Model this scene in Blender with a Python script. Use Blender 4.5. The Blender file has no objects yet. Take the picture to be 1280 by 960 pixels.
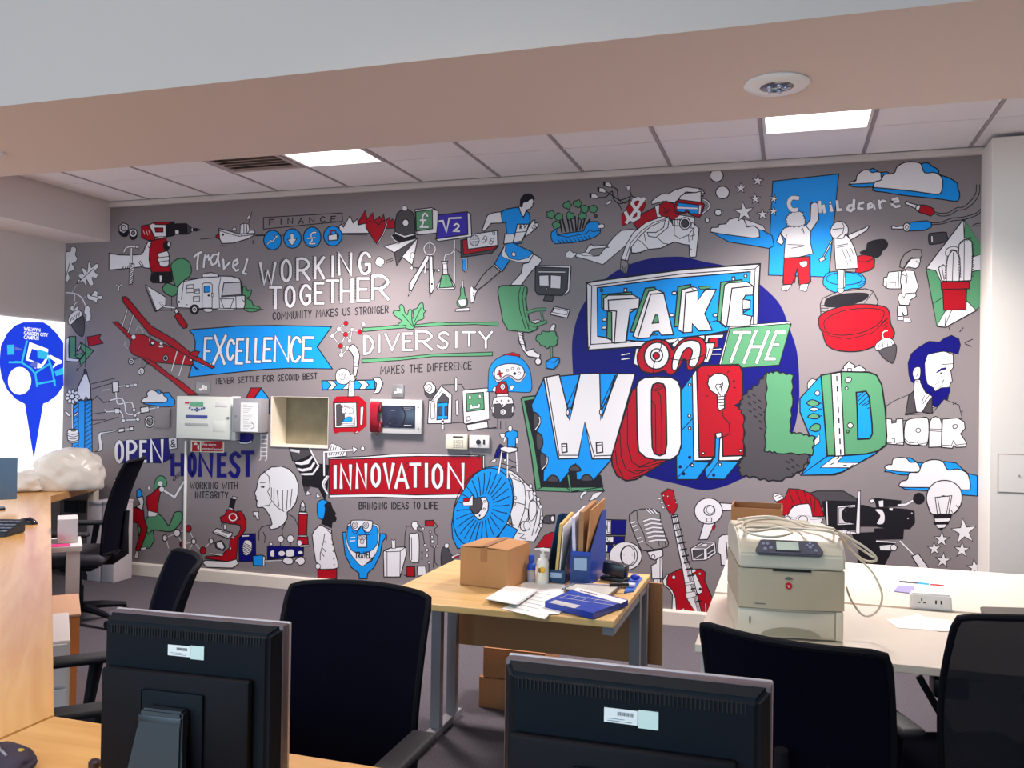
import bpy, bmesh, math, random
from mathutils import Vector, Matrix
random.seed(7)
PI=math.pi
COL=bpy.context.scene.collection
SC=bpy.context.scene
# ---------------- camera ----------------
FPX=1096.2
CAM=Vector((5.3775,-5.906,1.5215))
YAW,PITCH,ROLL=0.306027,0.010477,0.014969
fwd=Vector((-math.sin(YAW)*math.cos(PITCH),math.cos(YAW)*math.cos(PITCH),math.sin(PITCH)))
rt0=Vector((math.cos(YAW),math.sin(YAW),0)); up0=rt0.cross(fwd)
rgt=rt0*math.cos(ROLL)+up0*math.sin(ROLL); upv=up0*math.cos(ROLL)-rt0*math.sin(ROLL)
cd=bpy.data.cameras.new('camera'); cam=bpy.data.objects.new('camera',cd); COL.objects.link(cam)
cd.sensor_width=36; cd.lens=36*FPX/1280; cd.clip_start=.02
m=Matrix((rgt,upv,-fwd)).transposed().to_4x4(); m.translation=CAM
cam.matrix_world=m; SC.camera=cam
# ---------------- world / light ----------------
w=bpy.data.worlds.new('world'); SC.world=w; w.use_nodes=True
bgn=w.node_tree.nodes['Background']; bgn.inputs[0].default_value=(.62,.72,.9,1); bgn.inputs[1].default_value=.28
SC.view_settings.view_transform='Standard'; SC.view_settings.look='None'; SC.view_settings.gamma=1
SC.view_settings.use_curve_mapping=False; SC.view_settings.exposure=0.0
def area(name,loc,rot,sx,sy,power,col):
    d=bpy.data.lights.new(name,'AREA'); d.shape='RECTANGLE'; d.size=sx; d.size_y=sy; d.energy=power; d.color=col
    o=bpy.data.objects.new(name,d); COL.objects.link(o); o.location=loc; o.rotation_euler=rot; return o
# daylight from the windows behind the camera and to its left
area('window_daylight',(2.6,-9.3,1.9),(math.radians(90),0,0),6.0,2.4,270,(.54,.81,1))
area('side_window_daylight',(-2.9,-6.0,1.8),(math.radians(90),0,math.radians(-90)),3.4,2.0,45,(.72,.86,1))

# ---------------- helpers ----------------
def srgb(h):
    h=h.lstrip('#'); v=[int(h[i:i+2],16)/255 for i in (0,2,4)]
    return tuple((c/12.92 if c<=.04045 else ((c+.055)/1.055)**2.4) for c in v)+(1,)
def ray(px,py): return fwd+rgt*((px-640)/FPX)-upv*((py-480)/FPX)
def atz(px,py,z): d=ray(px,py); return CAM+d*((z-CAM.z)/d.z)
def aty(px,py,y=0): d=ray(px,py); return CAM+d*((y-CAM.y)/d.y)
def atx(px,py,x): d=ray(px,py); return CAM+d*((x-CAM.x)/d.x)
MAT={}
def mat(name,col,rough=.6,metal=0,bump=0,bscale=80,var=0,vscale=4,emit=0,trans=0,spec=.5,alpha=1,coat=0):
    if name in MAT: return MAT[name]
    M=bpy.data.materials.new(name); M.use_nodes=True; nt=M.node_tree; b=nt.nodes['Principled BSDF']
    c=srgb(col) if isinstance(col,str) else col
    b.inputs['Base Color'].default_value=c; b.inputs['Roughness'].default_value=rough; b.inputs['Metallic'].default_value=metal
    b.inputs['Specular IOR Level'].default_value=spec
    if trans: b.inputs['Transmission Weight'].default_value=trans
    if coat: b.inputs['Coat Weight'].default_value=coat
    if alpha<1: b.inputs['Alpha'].default_value=alpha
    if emit: b.inputs['Emission Color'].default_value=c; b.inputs['Emission Strength'].default_value=emit
    tc=None
    if bump or var:
        tc=nt.nodes.new('ShaderNodeTexCoord')
    if var:
        n=nt.nodes.new('ShaderNodeTexNoise'); n.inputs['Scale'].default_value=vscale; n.inputs['Detail'].default_value=5
        nt.links.new(tc.outputs['Object'],n.inputs['Vector'])
        mx=nt.nodes.new('ShaderNodeMixRGB'); mx.inputs[1].default_value=tuple(x*(1-var) for x in c[:3])+(1,); mx.inputs[2].default_value=tuple(min(1,x*(1+var)) for x in c[:3])+(1,)
        nt.links.new(n.outputs['Fac'],mx.inputs[0]); nt.links.new(mx.outputs[0],b.inputs['Base Color'])
    if bump:
        n=nt.nodes.new('ShaderNodeTexNoise'); n.inputs['Scale'].default_value=bscale; n.inputs['Detail'].default_value=4
        nt.links.new(tc.outputs['Object'],n.inputs['Vector'])
        bp=nt.nodes.new('ShaderNodeBump'); bp.inputs['Strength'].default_value=bump; bp.inputs['Distance'].default_value=.004
        nt.links.new(n.outputs['Fac'],bp.inputs['Height']); nt.links.new(bp.outputs[0],b.inputs['Normal'])
    MAT[name]=M; return M
def wood(name,c1,c2,axis=0,rough=.35,scale=1.0):
    if name in MAT: return MAT[name]
    M=bpy.data.materials.new(name); M.use_nodes=True; nt=M.node_tree; b=nt.nodes['Principled BSDF']; b.inputs['Roughness'].default_value=rough
    tc=nt.nodes.new('ShaderNodeTexCoord'); mp=nt.nodes.new('ShaderNodeMapping')
    s=[9*scale]*3; s[axis if axis<3 else 0]=.8*scale
    mp.inputs['Scale'].default_value=s
    mr=nt.nodes.new('ShaderNodeMapping'); mr.inputs['Rotation'].default_value=(0,0,math.radians(45 if axis==3 else 0))
    nt.links.new(tc.outputs['Object'],mr.inputs[0]); nt.links.new(mr.outputs[0],mp.inputs[0])
    n=nt.nodes.new('ShaderNodeTexNoise'); n.inputs['Scale'].default_value=2.2; n.inputs['Detail'].default_value=6; n.inputs['Distortion'].default_value=.8
    nt.links.new(mp.outputs[0],n.inputs['Vector'])
    cr=nt.nodes.new('ShaderNodeValToRGB'); cr.color_ramp.elements[0].position=.35; cr.color_ramp.elements[1].position=.65
    cr.color_ramp.elements[0].color=srgb(c1); cr.color_ramp.elements[1].color=srgb(c2)
    nt.links.new(n.outputs['Fac'],cr.inputs[0]); nt.links.new(cr.outputs[0],b.inputs['Base Color'])
    MAT[name]=M; return M
class MB:
    """collects shapes for ONE mesh object"""
    def __init__(s): s.bm=bmesh.new(); s.mats=[]
    def _m(s,faces,mt):
        if mt is None: return
        if mt not in s.mats: s.mats.append(mt)
        i=s.mats.index(mt)
        for f in faces: f.material_index=i
    def box(s,x0,x1,y0,y1,z0,z1,mt=None,bev=0,M=None,seg=2):
        g=bmesh.ops.create_cube(s.bm,size=1); vs=g['verts']
        T=Matrix.Translation(((x0+x1)/2,(y0+y1)/2,(z0+z1)/2))@Matrix.Diagonal((abs(x1-x0),abs(y1-y0),abs(z1-z0),1))
        if M is not None: T=M@T
        bmesh.ops.transform(s.bm,matrix=T,verts=vs)
        fs=list({f for v in vs for f in v.link_faces})
        s._m(fs,mt)
        if bev:
            es=list({e for v in vs for e in v.link_edges})
            r=bmesh.ops.bevel(s.bm,geom=es,offset=bev,segments=seg,affect='EDGES',profile=.5)
            s._m(r['faces'],mt)
        return s
    def cyl(s,p0,p1,r0,r1=None,n=20,mt=None,cap=True):
        r1=r0 if r1 is None else r1; p0=Vector(p0); p1=Vector(p1); d=p1-p0
        q=d.to_track_quat('Z','Y').to_matrix().to_4x4(); T=Matrix.Translation((p0+p1)/2)@q
        g=bmesh.ops.create_cone(s.bm,cap_ends=cap,segments=n,radius1=r0,radius2=r1,depth=d.length,matrix=T)
        s._m(list({f for v in g['verts'] for f in v.link_faces}),mt); return s
    def sph(s,c,r,mt=None,sc=(1,1,1),n=16,M=None):
        T=Matrix.Translation(c)@Matrix.Diagonal((*sc,1))
        if M is not None: T=M@T
        g=bmesh.ops.create_uvsphere(s.bm,u_segments=n,v_segments=max(6,n//2),radius=r,matrix=T)
        s._m(list({f for v in g['verts'] for f in v.link_faces}),mt); return s
    def tube(s,pts,r,n=8,mt=None,closed=False,rs=None):
        pts=[Vector(p) for p in pts]; rings=[]; N=len(pts); prev=None
        for i,p in enumerate(pts):
            t=(pts[(i+1)%N] if (closed or i<N-1) else p)-(pts[i-1] if (closed or i>0) else p)
            t.normalize()
            a=Vector((0,0,1)) if abs(t.z)<.9 else Vector((1,0,0))
            if prev is not None: a=prev
            u=(a-t*a.dot(t)).normalized(); v=t.cross(u); prev=u
            rr=rs[i] if rs else r
            rings.append([s.bm.verts.new(p+(u*math.cos(2*PI*k/n)+v*math.sin(2*PI*k/n))*rr) for k in range(n)])
        fs=[]
        for i in range(N if closed else N-1):
            a,b=rings[i],rings[(i+1)%N]
            for k in range(n): fs.append(s.bm.faces.new((a[k],a[(k+1)%n],b[(k+1)%n],b[k])))
        if not closed: fs.append(s.bm.faces.new(rings[0][::-1])); fs.append(s.bm.faces.new(rings[-1]))
        s._m(fs,mt); return s
    def prism(s,pts,vec,mt=None,bev=0):
        """polygon (3d pts) extruded by vec"""
        vec=Vector(vec); a=[s.bm.verts.new(Vector(p)) for p in pts]; b=[s.bm.verts.new(Vector(p)+vec) for p in pts]
        fs=[s.bm.faces.new(a[::-1]),s.bm.faces.new(b)]; n=len(pts)
        for i in range(n): fs.append(s.bm.faces.new((a[i],a[(i+1)%n],b[(i+1)%n],b[i])))
        s._m(fs,mt)
        if bev:
            es=[e for e in {e for v in a+b for e in v.link_edges}]
            r=bmesh.ops.bevel(s.bm,geom=es,offset=bev,segments=2,affect='EDGES'); s._m(r['faces'],mt)
        return s
    def lathe(s,prof,c,n=24,mt=None,axis=None):
        c=Vector(c); rings=[]; Q=axis.to_track_quat('Z','Y').to_matrix() if axis is not None else Matrix.Identity(3)
        for r,z in prof: rings.append([s.bm.verts.new(c+Q@Vector((r*math.cos(2*PI*k/n),r*math.sin(2*PI*k/n),z))) for k in range(n)])
        fs=[]
        for a,b in zip(rings,rings[1:]):
            for k in range(n): fs.append(s.bm.faces.new((a[k],a[(k+1)%n],b[(k+1)%n],b[k])))
        fs.append(s.bm.faces.new(rings[0][::-1])); fs.append(s.bm.faces.new(rings[-1]))
        s._m(fs,mt); return s
    def build(s,name,mt=None,parent=None,smooth=True,loc=None,rot=None):
        bmesh.ops.recalc_face_normals(s.bm,faces=s.bm.faces[:])
        me=bpy.data.meshes.new(name); s.bm.to_mesh(me); s.bm.free()
        if s.mats:
            for q in s.mats: me.materials.append(q)
        elif mt: me.materials.append(mt)
        if smooth:
            for p in me.polygons: p.use_smooth=True
            try: me.set_sharp_from_angle(angle=math.radians(38))
            except Exception: pass
        o=bpy.data.objects.new(name,me); COL.objects.link(o)
        if parent: o.parent=parent
        if loc is not None: o.location=loc
        if rot is not None: o.rotation_euler=rot
        return o
def printed(text,p0,p1,hgt,rot,m_,name='printed_text',bold=.0):
    """printed words: baseline from p0 to p1, cap height hgt (metres)"""
    cu=bpy.data.curves.new(name,'FONT'); cu.body=text; cu.size=1; cu.resolution_u=2; cu.offset=bold
    t=bpy.data.objects.new(name+'_tmp',cu); COL.objects.link(t); bpy.context.view_layer.update()
    me=bpy.data.meshes.new_from_object(t); bpy.data.objects.remove(t); me.name=name
    xs=[v.co.x for v in me.vertices]; x0,x1=min(xs),max(xs); L=(p1-p0).length; sx=L/(x1-x0); sy=hgt/.70
    for v in me.vertices: v.co.x=(v.co.x-x0)*sx; v.co.y*=sy; v.co.z=0
    me.materials.clear(); me.materials.append(m_); o=bpy.data.objects.new(name,me); COL.objects.link(o); o.location=p0; o.rotation_euler=rot
    return o
def tag(o,label=None,cat=None,group=None,kind=None):
    if label: o['label']=label
    if cat: o['category']=cat
    if group: o['group']=group
    if kind: o['kind']=kind
    return o
def empty(name,loc,rz=0,label=None,cat=None,group=None):
    o=bpy.data.objects.new(name,None); COL.objects.link(o); o.location=loc; o.rotation_euler=(0,0,rz); o.empty_display_size=.1
    return tag(o,label,cat,group)
def struct(mb,name,mt=None,parent=None,smooth=False):
    o=mb.build(name,mt,parent,smooth)
    if parent is None: o['kind']='structure'
    return o
def copy_tree(o,parent=None):
    c=o.copy(); COL.objects.link(c)
    if parent is not None: c.parent=parent
    for ch in [x for x in bpy.data.objects if x.parent==o]: copy_tree(ch,c)
    return c
# ================= MURAL (flat print on the far wall, plane y=0) =================
INK={}
for k,c in dict(w='e3dfe2',k='1d1a20',r='a80c1e',b='1692e8',n='0b086c',g='57936b',d='4a464a',p='3a2ba6',G='8b8484',l='c9c4c8',t='39b0a0').items():
    INK[k]=mat('ink_'+{'w':'white','k':'black','r':'red','b':'sky_blue','n':'navy','g':'green','d':'charcoal','p':'violet','G':'grey','l':'pale_grey','t':'teal'}[k],'#'+c,rough=.45,spec=.2)
vinyl=mat('vinyl_grey','#857c7e',rough=.45,spec=.35,bump=.05,bscale=60)
mural=MB()
NX0,NX1,NZ0,NZ1=1.565,2.060,1.083,1.470       # opening of the hatch
for x0,x1,z0,z1 in ((-.458,0,.10,2.727),(0,6.474,NZ1,3.008),(0,6.474,.10,NZ0),(0,NX0,NZ0,NZ1),(NX1,6.474,NZ0,NZ1)):
    mural.box(x0,x1,-.0006,0,z0,z1)
mural=mural.build('mural',vinyl,smooth=False)
tag(mural,'grey printed wall mural covered in cartoon drawings and slogans','mural')
LST=1e-5
class Draw: pass
D=Draw(); D.parent=mural; D.face=Vector((0,-1,0))
XMIN,XMAX,ZMIN,ZMAX=-.457,6.473,.101,3.007
def wallmap(x,y,d):
    q=aty(x,y,0); return (min(max(q.x,XMIN),XMAX),-d,min(max(q.z,ZMIN),ZMAX))
D.map=wallmap
def M_(name,label,ox,oy,s,base=0):
    D.name=name; D.label=label; D.ox=ox; D.oy=oy; D.s=s; D.lay=base; D.v=[]; D.f=[]; D.mi=[]; D.cols=[]
def _pts(t):
    if isinstance(t,str):
        v=[float(a) for a in t.replace(',',' ').split()]; t=list(zip(v[::2],v[1::2]))
    return [(D.ox+x/D.s,D.oy+y/D.s) for x,y in t]
def _emit(pts,col):
    if len(pts)<3: return
    D.lay+=1; yy=-.0009-D.lay*LST
    b=len(D.v)
    for x,y in pts:
        D.v.append(D.map(x,y,-yy))
    D.f.append(list(range(b,b+len(pts))))
    if col not in D.cols: D.cols.append(col)
    D.mi.append(D.cols.index(col))
def _smooth(p,closed,n=4):
    N=len(p); out=[]
    if N<3: return p
    for i in range(N if closed else N-1):
        if closed: a,b,c,d=p[i-1],p[i],p[(i+1)%N],p[(i+2)%N]
        else: a,b,c,d=p[max(i-1,0)],p[i],p[i+1],p[min(i+2,N-1)]
        for k in range(n):
            t=k/n
            out.append(tuple(.5*((2*b[j])+(-a[j]+c[j])*t+(2*a[j]-5*b[j]+4*c[j]-d[j])*t*t+(-a[j]+3*b[j]-3*c[j]+d[j])*t**3) for j in (0,1)))
    if not closed: out.append(p[-1])
    return out
def _strip(pts,w,col,closed=False,ext=True,same=False):
    if col=='k' and w<1.7: w*=(2.0 if D.ox>=600 and D.s<6 and D.name=='lettering' else 1.55)
    if not closed and len(pts)>4 and math.dist(pts[0],pts[-1])<.4: closed=True; pts=pts[:-1]
    p=[pts[0]]
    for q in pts[1:]:
        if math.dist(q,p[-1])>.05: p.append(q)
    if closed and len(p)>2 and math.dist(p[0],p[-1])<.05: p.pop()
    if len(p)<2: return
    if ext and not closed:
        for a,b in ((0,1),(-1,-2)):
            dx,dy=p[a][0]-p[b][0],p[a][1]-p[b][1]; L=math.hypot(dx,dy) or 1; p[a]=(p[a][0]+dx/L*w*.35,p[a][1]+dy/L*w*.35)
    N=len(p); L_=[];R_=[]
    for i in range(N):
        if closed or 0<i<N-1:
            a,b,c=p[i-1],p[i],p[(i+1)%N]
            d1=(b[0]-a[0],b[1]-a[1]); d2=(c[0]-b[0],c[1]-b[1])
        elif i==0: d1=d2=(p[1][0]-p[0][0],p[1][1]-p[0][1])
        else: d1=d2=(p[-1][0]-p[-2][0],p[-1][1]-p[-2][1])
        l1=math.hypot(*d1) or 1; l2=math.hypot(*d2) or 1
        n1=(-d1[1]/l1,d1[0]/l1); n2=(-d2[1]/l2,d2[0]/l2)
        mx,my=n1[0]+n2[0],n1[1]+n2[1]; ml=math.hypot(mx,my)
        if ml<.3: mx,my=n2; s=1
        else:
            mx/=ml; my/=ml; s=min(1/max(.35,mx*n2[0]+my*n2[1]),1.8)
        L_.append((p[i][0]+mx*w/2*s,p[i][1]+my*w/2*s)); R_.append((p[i][0]-mx*w/2*s,p[i][1]-my*w/2*s))
    D.lay+=0 if same else 1; yy=-.0009-D.lay*LST; b=len(D.v)
    for (x,y) in L_+R_:
        D.v.append(D.map(x,y,-yy))
    if col not in D.cols: D.cols.append(col)
    ci=D.cols.index(col)
    for i in range(N if closed else N-1):
        j=(i+1)%N; D.f.append([b+i,b+j,b+N+j,b+N+i]); D.mi.append(ci)
def P(col,t,o=.8,s=0,oc='k'):
    p=_pts(t)
    if s: p=_smooth(p,True)
    _emit(p,col)
    if o: _strip(p,o,oc,True)
def L(col,wd,t,s=0,o=0,closed=False):
    p=_pts(t)
    if s: p=_smooth(p,closed)
    if o: _strip(p,wd+2*o,'k',closed)
    _strip(p,wd,col,closed)
def LS(col,wd,*ts,s=0,o=0):
    """several strokes forming one shape, outlines under all fills"""
    if o:
        for t in ts: L('k',wd+2*o,t,s)
    for t in ts: L(col,wd,t,s)
def E(col,cx,cy,rx,ry=None,o=.8,rot=0,n=24):
    ry=rx if ry is None else ry; c,sn=math.cos(rot),math.sin(rot)
    pts=[(cx+rx*math.cos(2*PI*i/n)*c-ry*math.sin(2*PI*i/n)*sn,cy+rx*math.cos(2*PI*i/n)*sn+ry*math.sin(2*PI*i/n)*c) for i in range(n)]
    if col: P(col,pts,o)
    else: L('k',o,pts,closed=True)
_A=lambda t:[[(float(a),float(b)) for a,b in zip(s.split()[::2],s.split()[1::2])] for s in t.split('|')]
# stroke alphabet, box 0..1, y downwards; a leading ~ means smooth
GLY={'A':'0 1 .5 0 1 1|.2 .66 .82 .66','B':'0 0 0 1|~0 0 .6 .02 .85 .22 .6 .46 .05 .5|~.05 .5 .7 .52 1 .76 .7 .98 0 1','C':'~1 .2 .7 .02 .3 .08 .03 .5 .25 .92 .65 1 1 .8','D':'0 0 0 1|~0 0 .55 .05 1 .45 .6 .92 0 1',
'E':'1 0 0 0 0 1 1 1|0 .48 .8 .48','F':'1 0 0 0 0 1|0 .48 .8 .48','G':'~1 .2 .7 .02 .3 .08 .03 .5 .25 .92 .65 1 .97 .85|.97 .88 .97 .55 .6 .55','H':'0 0 0 1|1 0 1 1|0 .5 1 .5','I':'.5 0 .5 1','J':'~.9 0 .9 .75 .5 1 .1 .8',
'K':'0 0 0 1|1 0 .05 .55|.3 .42 1 1','L':'0 0 0 1 1 1','M':'0 1 .08 0 .5 .65 .92 0 1 1','N':'0 1 0 0 1 1 1 0','O':'~.5 0 .93 .2 1 .5 .93 .8 .5 1 .07 .8 0 .5 .07 .2 .5 0','P':'0 1 0 0|~0 0 .6 0 1 .26 .6 .52 0 .55','Q':'~.5 0 1 .5 .5 1 0 .5 .5 0|.6 .7 1 1',
'R':'0 1 0 0|~0 0 .6 0 .98 .26 .6 .52 0 .55|.4 .55 1 1','S':'~.95 .14 .55 0 .1 .2 .4 .46 .85 .66 .75 .93 .4 1 0 .84','T':'0 0 1 0|.5 0 .5 1','U':'~0 0 0 .7 .5 1 1 .7 1 0','V':'0 0 .5 1 1 0','W':'0 0 .25 1 .5 .35 .75 1 1 0','X':'0 0 1 1|1 0 0 1','Y':'0 0 .5 .5|1 0 .5 .5 .5 1','Z':'0 0 1 0 0 1 1 1',
'&':'~1 1 .2 .3 .5 0 .75 .25 .1 .7 .4 1 .95 .6','2':'~.05 .25 .5 0 .95 .3 .4 .75|.4 .72 0 1 1 1','.':'.4 .95 .5 1',' ':'','-':'.1 .5 .9 .5','£':'~.95 .2 .6 0 .3 .3 .4 .7 .05 1|.05 1 1 1|.05 .5 .75 .5'}
def _g(ch,box,wd,col,o,hatch,jit=0):
    """box = 4 corner px pts tl,tr,br,bl"""
    tl,tr,br,bl=box; out=[]
    for s in GLY[ch].split('|'):
        if not s: continue
        sm=s[0]=='~'; v=[float(a) for a in s.lstrip('~').split()]; pp=list(zip(v[::2],v[1::2]))
        q=[]
        for u,t in pp:
            x=(tl[0]*(1-u)+tr[0]*u)*(1-t)+(bl[0]*(1-u)+br[0]*u)*t; y=(tl[1]*(1-u)+tr[1]*u)*(1-t)+(bl[1]*(1-u)+br[1]*u)*t
            q.append((x,y))
        if sm: q=_smooth(q[:-1],True,3)+[q[0]] if q[0]==q[-1] else _smooth(q,False,3)
        out.append(q)
    return out
def TB(col,wd,word,boxes,o=.7,hatch=0,slant=0):
    """word with one box 'x0,x1,ytop,ybot' per letter in crop px"""
    bx=[float(a) for a in boxes.replace(',',' ').split()]; strokes=[]
    k=0
    hw=wd*D.s/2
    for ch in word:
        if ch==' ': continue
        x0,x1,y0,y1=bx[4*k:4*k+4]; k+=1
        x0+=hw;x1-=hw;y0+=hw;y1-=hw
        if ch=='I': x0=x1=(x0+x1)/2
        sl=slant*(y1-y0)
        strokes+=_g(ch,_pts([(x0+sl,y0),(x1+sl,y0),(x1,y1),(x0,y1)]),wd,col,o,0)
    _letters(strokes,wd,col,o,hatch)
def _letters(strokes,wd,col,o,hatch=0):
    if hatch:
        for q in strokes:
            acc=0
            for a,b in zip(q,q[1:]):
                d=math.dist(a,b); n=int(d/1.9)
                for i in range(n+1):
                    t=(i+.5)/(n+1); x=a[0]+(b[0]-a[0])*t; y=a[1]+(b[1]-a[1])*t
                    _strip([(x,y),(x-hatch,y-hatch*.55)],.5,'k',same=True)
    if o:
        for q in strokes: _strip(q,wd+2*o,'k')
    for q in strokes: _strip(q,wd,col)
def T(col,wd,text,x0,y0,x1,y1,h0,h1=None,o=0,gap=.35,jit=.04):
    """text between two baseline points, even letters"""
    h1=h1 or h0; n=0; xs=[]
    W={'I':.25,' ':.55,'M':1.15,'W':1.2,'.':.2}
    tot=sum(W.get(c,.75)+gap for c in text)-gap; x=0; st=[]
    for c in text:
        wd_=W.get(c,.75); u0,u1=x/tot,(x+wd_)/tot; x+=wd_+gap
        if c==' ': continue
        j=random.uniform(-jit,jit)
        def pt(u,up):
            h=(h0+(h1-h0)*u)*(1+j); return (x0+(x1-x0)*u,y0+(y1-y0)*u-(h if up else j*h))
        st+=_g(c,_pts([pt(u0,1),pt(u1,1),pt(u1,0),pt(u0,0)]),wd,col,o,0)
    _letters(st,wd,col,o)
def SV(*ts,w=.6,c='k',s=0):
    for t in ts: L(c,w,t,s)
def star(cx,cy,r,rot=0,col='w'):
    P(col,[(cx+(r if i%2==0 else r*.4)*math.sin(rot+i*PI/5),cy-(r if i%2==0 else r*.4)*math.cos(rot+i*PI/5)) for i in range(10)],.7)
def END():
    me=bpy.data.meshes.new(D.name); me.from_pydata(D.v,[],D.f)
    for c in D.cols: me.materials.append(INK[c])
    me.polygons.foreach_set('material_index',D.mi)
    # every face looks into the room (-y)
    bm=bmesh.new(); bm.from_mesh(me); bad=[]
    for f in bm.faces:
        f.normal_update()
        if f.normal.dot(D.face)<0: bad.append(f)
    for f in bad: f.normal_flip()
    bm.to_mesh(me); bm.free()
    o=bpy.data.objects.new(D.name,me); COL.objects.link(o); o.parent=D.parent
    if D.label: o['label']=D.label
    return o
# ---- upper left -------------------------------------------------
M_('hex_nut_drawing','two drawn hexagonal nuts with dark shadows',70,240,6.4)
P('k','505,300 510,340 540,360 575,350 578,300',0,1); P('w','505,272 538,248 576,262 578,300 545,332 508,315'); E('l',540,290,20,24)
P('k','590,330 590,365 612,385 645,370 648,330',0,1); E('w',618,328,31,33); E('G',618,328,13,15)
END()
M_('power_drill_drawing','red and white power drill gripped by a fist',70,240,6.4)
P('w','425,490 500,503 590,506 680,500 700,480 715,440 735,400 775,390 815,392 822,404 800,420 760,440 752,480 745,540 755,610 715,608 690,598 590,610 425,624')
SV('540,595 535,612','560,592 555,610','578,590 574,608','665,565 690,600','672,550 700,590','735,430 752,455','755,410 770,430')
P('k','765,652 925,638 930,716 905,728 775,726 757,705')
P('w','828,668 850,668 850,695 840,722 830,722',.3)
P('r','770,385 880,368 890,430 872,462 880,490 892,560 925,638 765,642 752,590 745,540 750,450')
P('r','685,272 742,262 775,300 792,388 740,388 685,365')
P('r','780,245 945,238 945,262 880,264 800,262')
P('w','742,264 778,248 798,260 880,262 882,357 790,360')
P('r','792,288 856,288 856,320 797,320')
P('k','883,262 942,240 956,265 956,335 940,350 884,360'); P('k','960,255 1045,253 1056,290 1045,338 960,338')
P('w','952,306 984,306 984,335 955,335',.4); P('d','1050,258 1085,288 1085,318 1050,338'); P('w','1085,290 1095,288 1095,316 1085,316',.3); P('k','1096,290 1125,288 1165,303 1125,316 1096,314',0)
SV('700,310 710,340','722,308 735,345','742,308 755,342',c='w')
E('k',885,430,24,36); E('w',905,420,15,20)
P('w','810,492 890,470 902,490 908,530 905,560 905,580 888,600 850,600 828,585 825,560 808,548 822,525'); SV('822,525 908,515','825,560 908,548')
L('w',1,'820,365 855,362')
END()
M_('hammer_drawing','white claw hammer with a striped handle',70,240,6.4,60)
L('w',1.6,'545,478 560,450 590,438 640,440',1,.5); P('w','638,430 652,434 665,422 664,456 650,448 638,450',.5)
P('w','597,445 613,445 612,572 592,572',.5); P('w','590,570 628,578 612,738 584,738',.5)
SV(*['%d,%d %d,%d'%(588,590+i*17,624-i*1.3,572+i*17) for i in range(10)])
END()
M_('twig_drawing',None,70,240,6.4); LS('w',1,'480,742 502,762 525,738','502,762 503,792',o=.3); END()
M_('trowel_drawing','white garden trowel with a red handle',70,240,6.4)
P('w','715,742 880,842 878,905 800,957'); SV('715,760 790,955','725,745 805,950'); L('w',1.6,'835,885 865,915 950,926',1,.5)
P('r','968,968 990,970 1052,1062 1048,1085 1020,1092 990,1060 950,995'); P('w','945,945 965,928 985,958 960,975')
END()
M_('oak_leaf_drawing','white oak leaves on curling stems',70,240,6.4)
L('w',1.3,'80,805 150,812 205,845 235,905',1); L('w',.9,'150,812 150,870'); L('l',.6,'130,800 172,738'); L('l',.6,'215,850 250,832')
P('w','80,520 85,480 115,475 120,445 145,437 165,460 155,500 172,535 155,562 128,575 150,600 138,628 100,645 112,690 80,712',.5,1); SV('110,570 80,680')
P('w','170,730 178,700 200,700 178,665 215,655 225,665 205,605 245,625 250,640 262,555 280,590 285,605 325,573 340,600 310,635 335,660 322,690 290,685 300,740 270,745 245,700 238,752 215,715 185,730',.5,1); SV('165,735 300,615')
P('w','250,815 285,825 308,790 335,802 332,830 370,830 365,858 335,858 325,890 300,870 258,858',.5,1); SV('275,830 335,842')
P('w','240,905 262,912 275,935 270,960 282,990 268,1030 236,1030 243,990 226,970 230,930',.5,1)
END()
M_('acorn_drawing','hanging acorn with a dark nut',70,370,6.4)
P('w','115,90 135,75 150,100 170,80 178,105 150,125 120,115',.5,1); L('w',1.1,'142,125 145,85 152,65 170,48',1,.3)
P('d','122,225 165,190 215,158 230,225 226,290 208,326 160,290',.6,1); P('w','100,215 105,165 150,120 190,115 216,150 165,185 122,228',.6,1)
SV('130,170 110,210','150,155 135,190','170,140 160,175','188,130 185,160')
END()
M_('arrow_drawing','two interlocked green zigzag arrows with a small red flag',70,370,6.4)
P('w','80,345 112,323 112,485 190,500 182,528 80,522'); P('g','108,325 158,325 158,462 188,468 190,505 105,496 103,400')
P('w','168,440 195,375 200,400 180,440'); P('w','165,600 198,530 200,550'); P('g','200,372 300,440 198,562 192,512 232,462 198,420')
P('g','150,475 235,450 190,505')
P('r','252,328 360,308 345,340 378,378 262,402'); L('k',.6,'238,325 236,570')
END()
M_('pencil_drawing','tall blue pencil with a white sharpened tip beside a flower',70,480,6.4,10)
P('b','142,175 175,135 240,128 286,120 290,548 128,530'); P('b','232,140 286,125 290,548 230,530'); P('b','142,175 180,150 178,530 128,530')
SV(*['142,%d 180,%d'%(205+i*38,178+i*38) for i in range(9)]); SV(*['232,%d 288,%d'%(175+i*36,138+i*36) for i in range(11)])
P('w','222,-78 250,-78 278,20 280,108 262,128 240,100 225,135 200,120 182,130 165,90 170,40 215,-60'); P('d','228,-118 240,-118 250,-80 224,-80')
L('w',1.1,'130,150 132,362',0,.3); P('w','70,220 90,222 120,258 95,255',.5,1); P('w','180,222 150,245 148,258 170,245',.5,1)
for i in range(9): E('w',130+40*math.cos(i*.698),100+42*math.sin(i*.698),19,14,.6,rot=i*.698,n=12)
E('w',130,100,20,20,.6)
P('w','92,385 110,362 165,362 182,385 185,430 165,468 115,470 95,440',.7,1); SV(*['95,%d 140,%d 184,%d'%(395+i*18,405+i*18,392+i*18) for i in range(4)],s=1); E('G',140,370,20,8,.5)
END()
M_('circuit_drawing','white plumbing like circuit lines and boxes',70,480,6.4,10)
SV('280,0 470,-45','290,40 460,-10','290,130 330,95 380,150 460,130','290,240 480,215','300,325 500,265','290,290 400,285')
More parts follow.
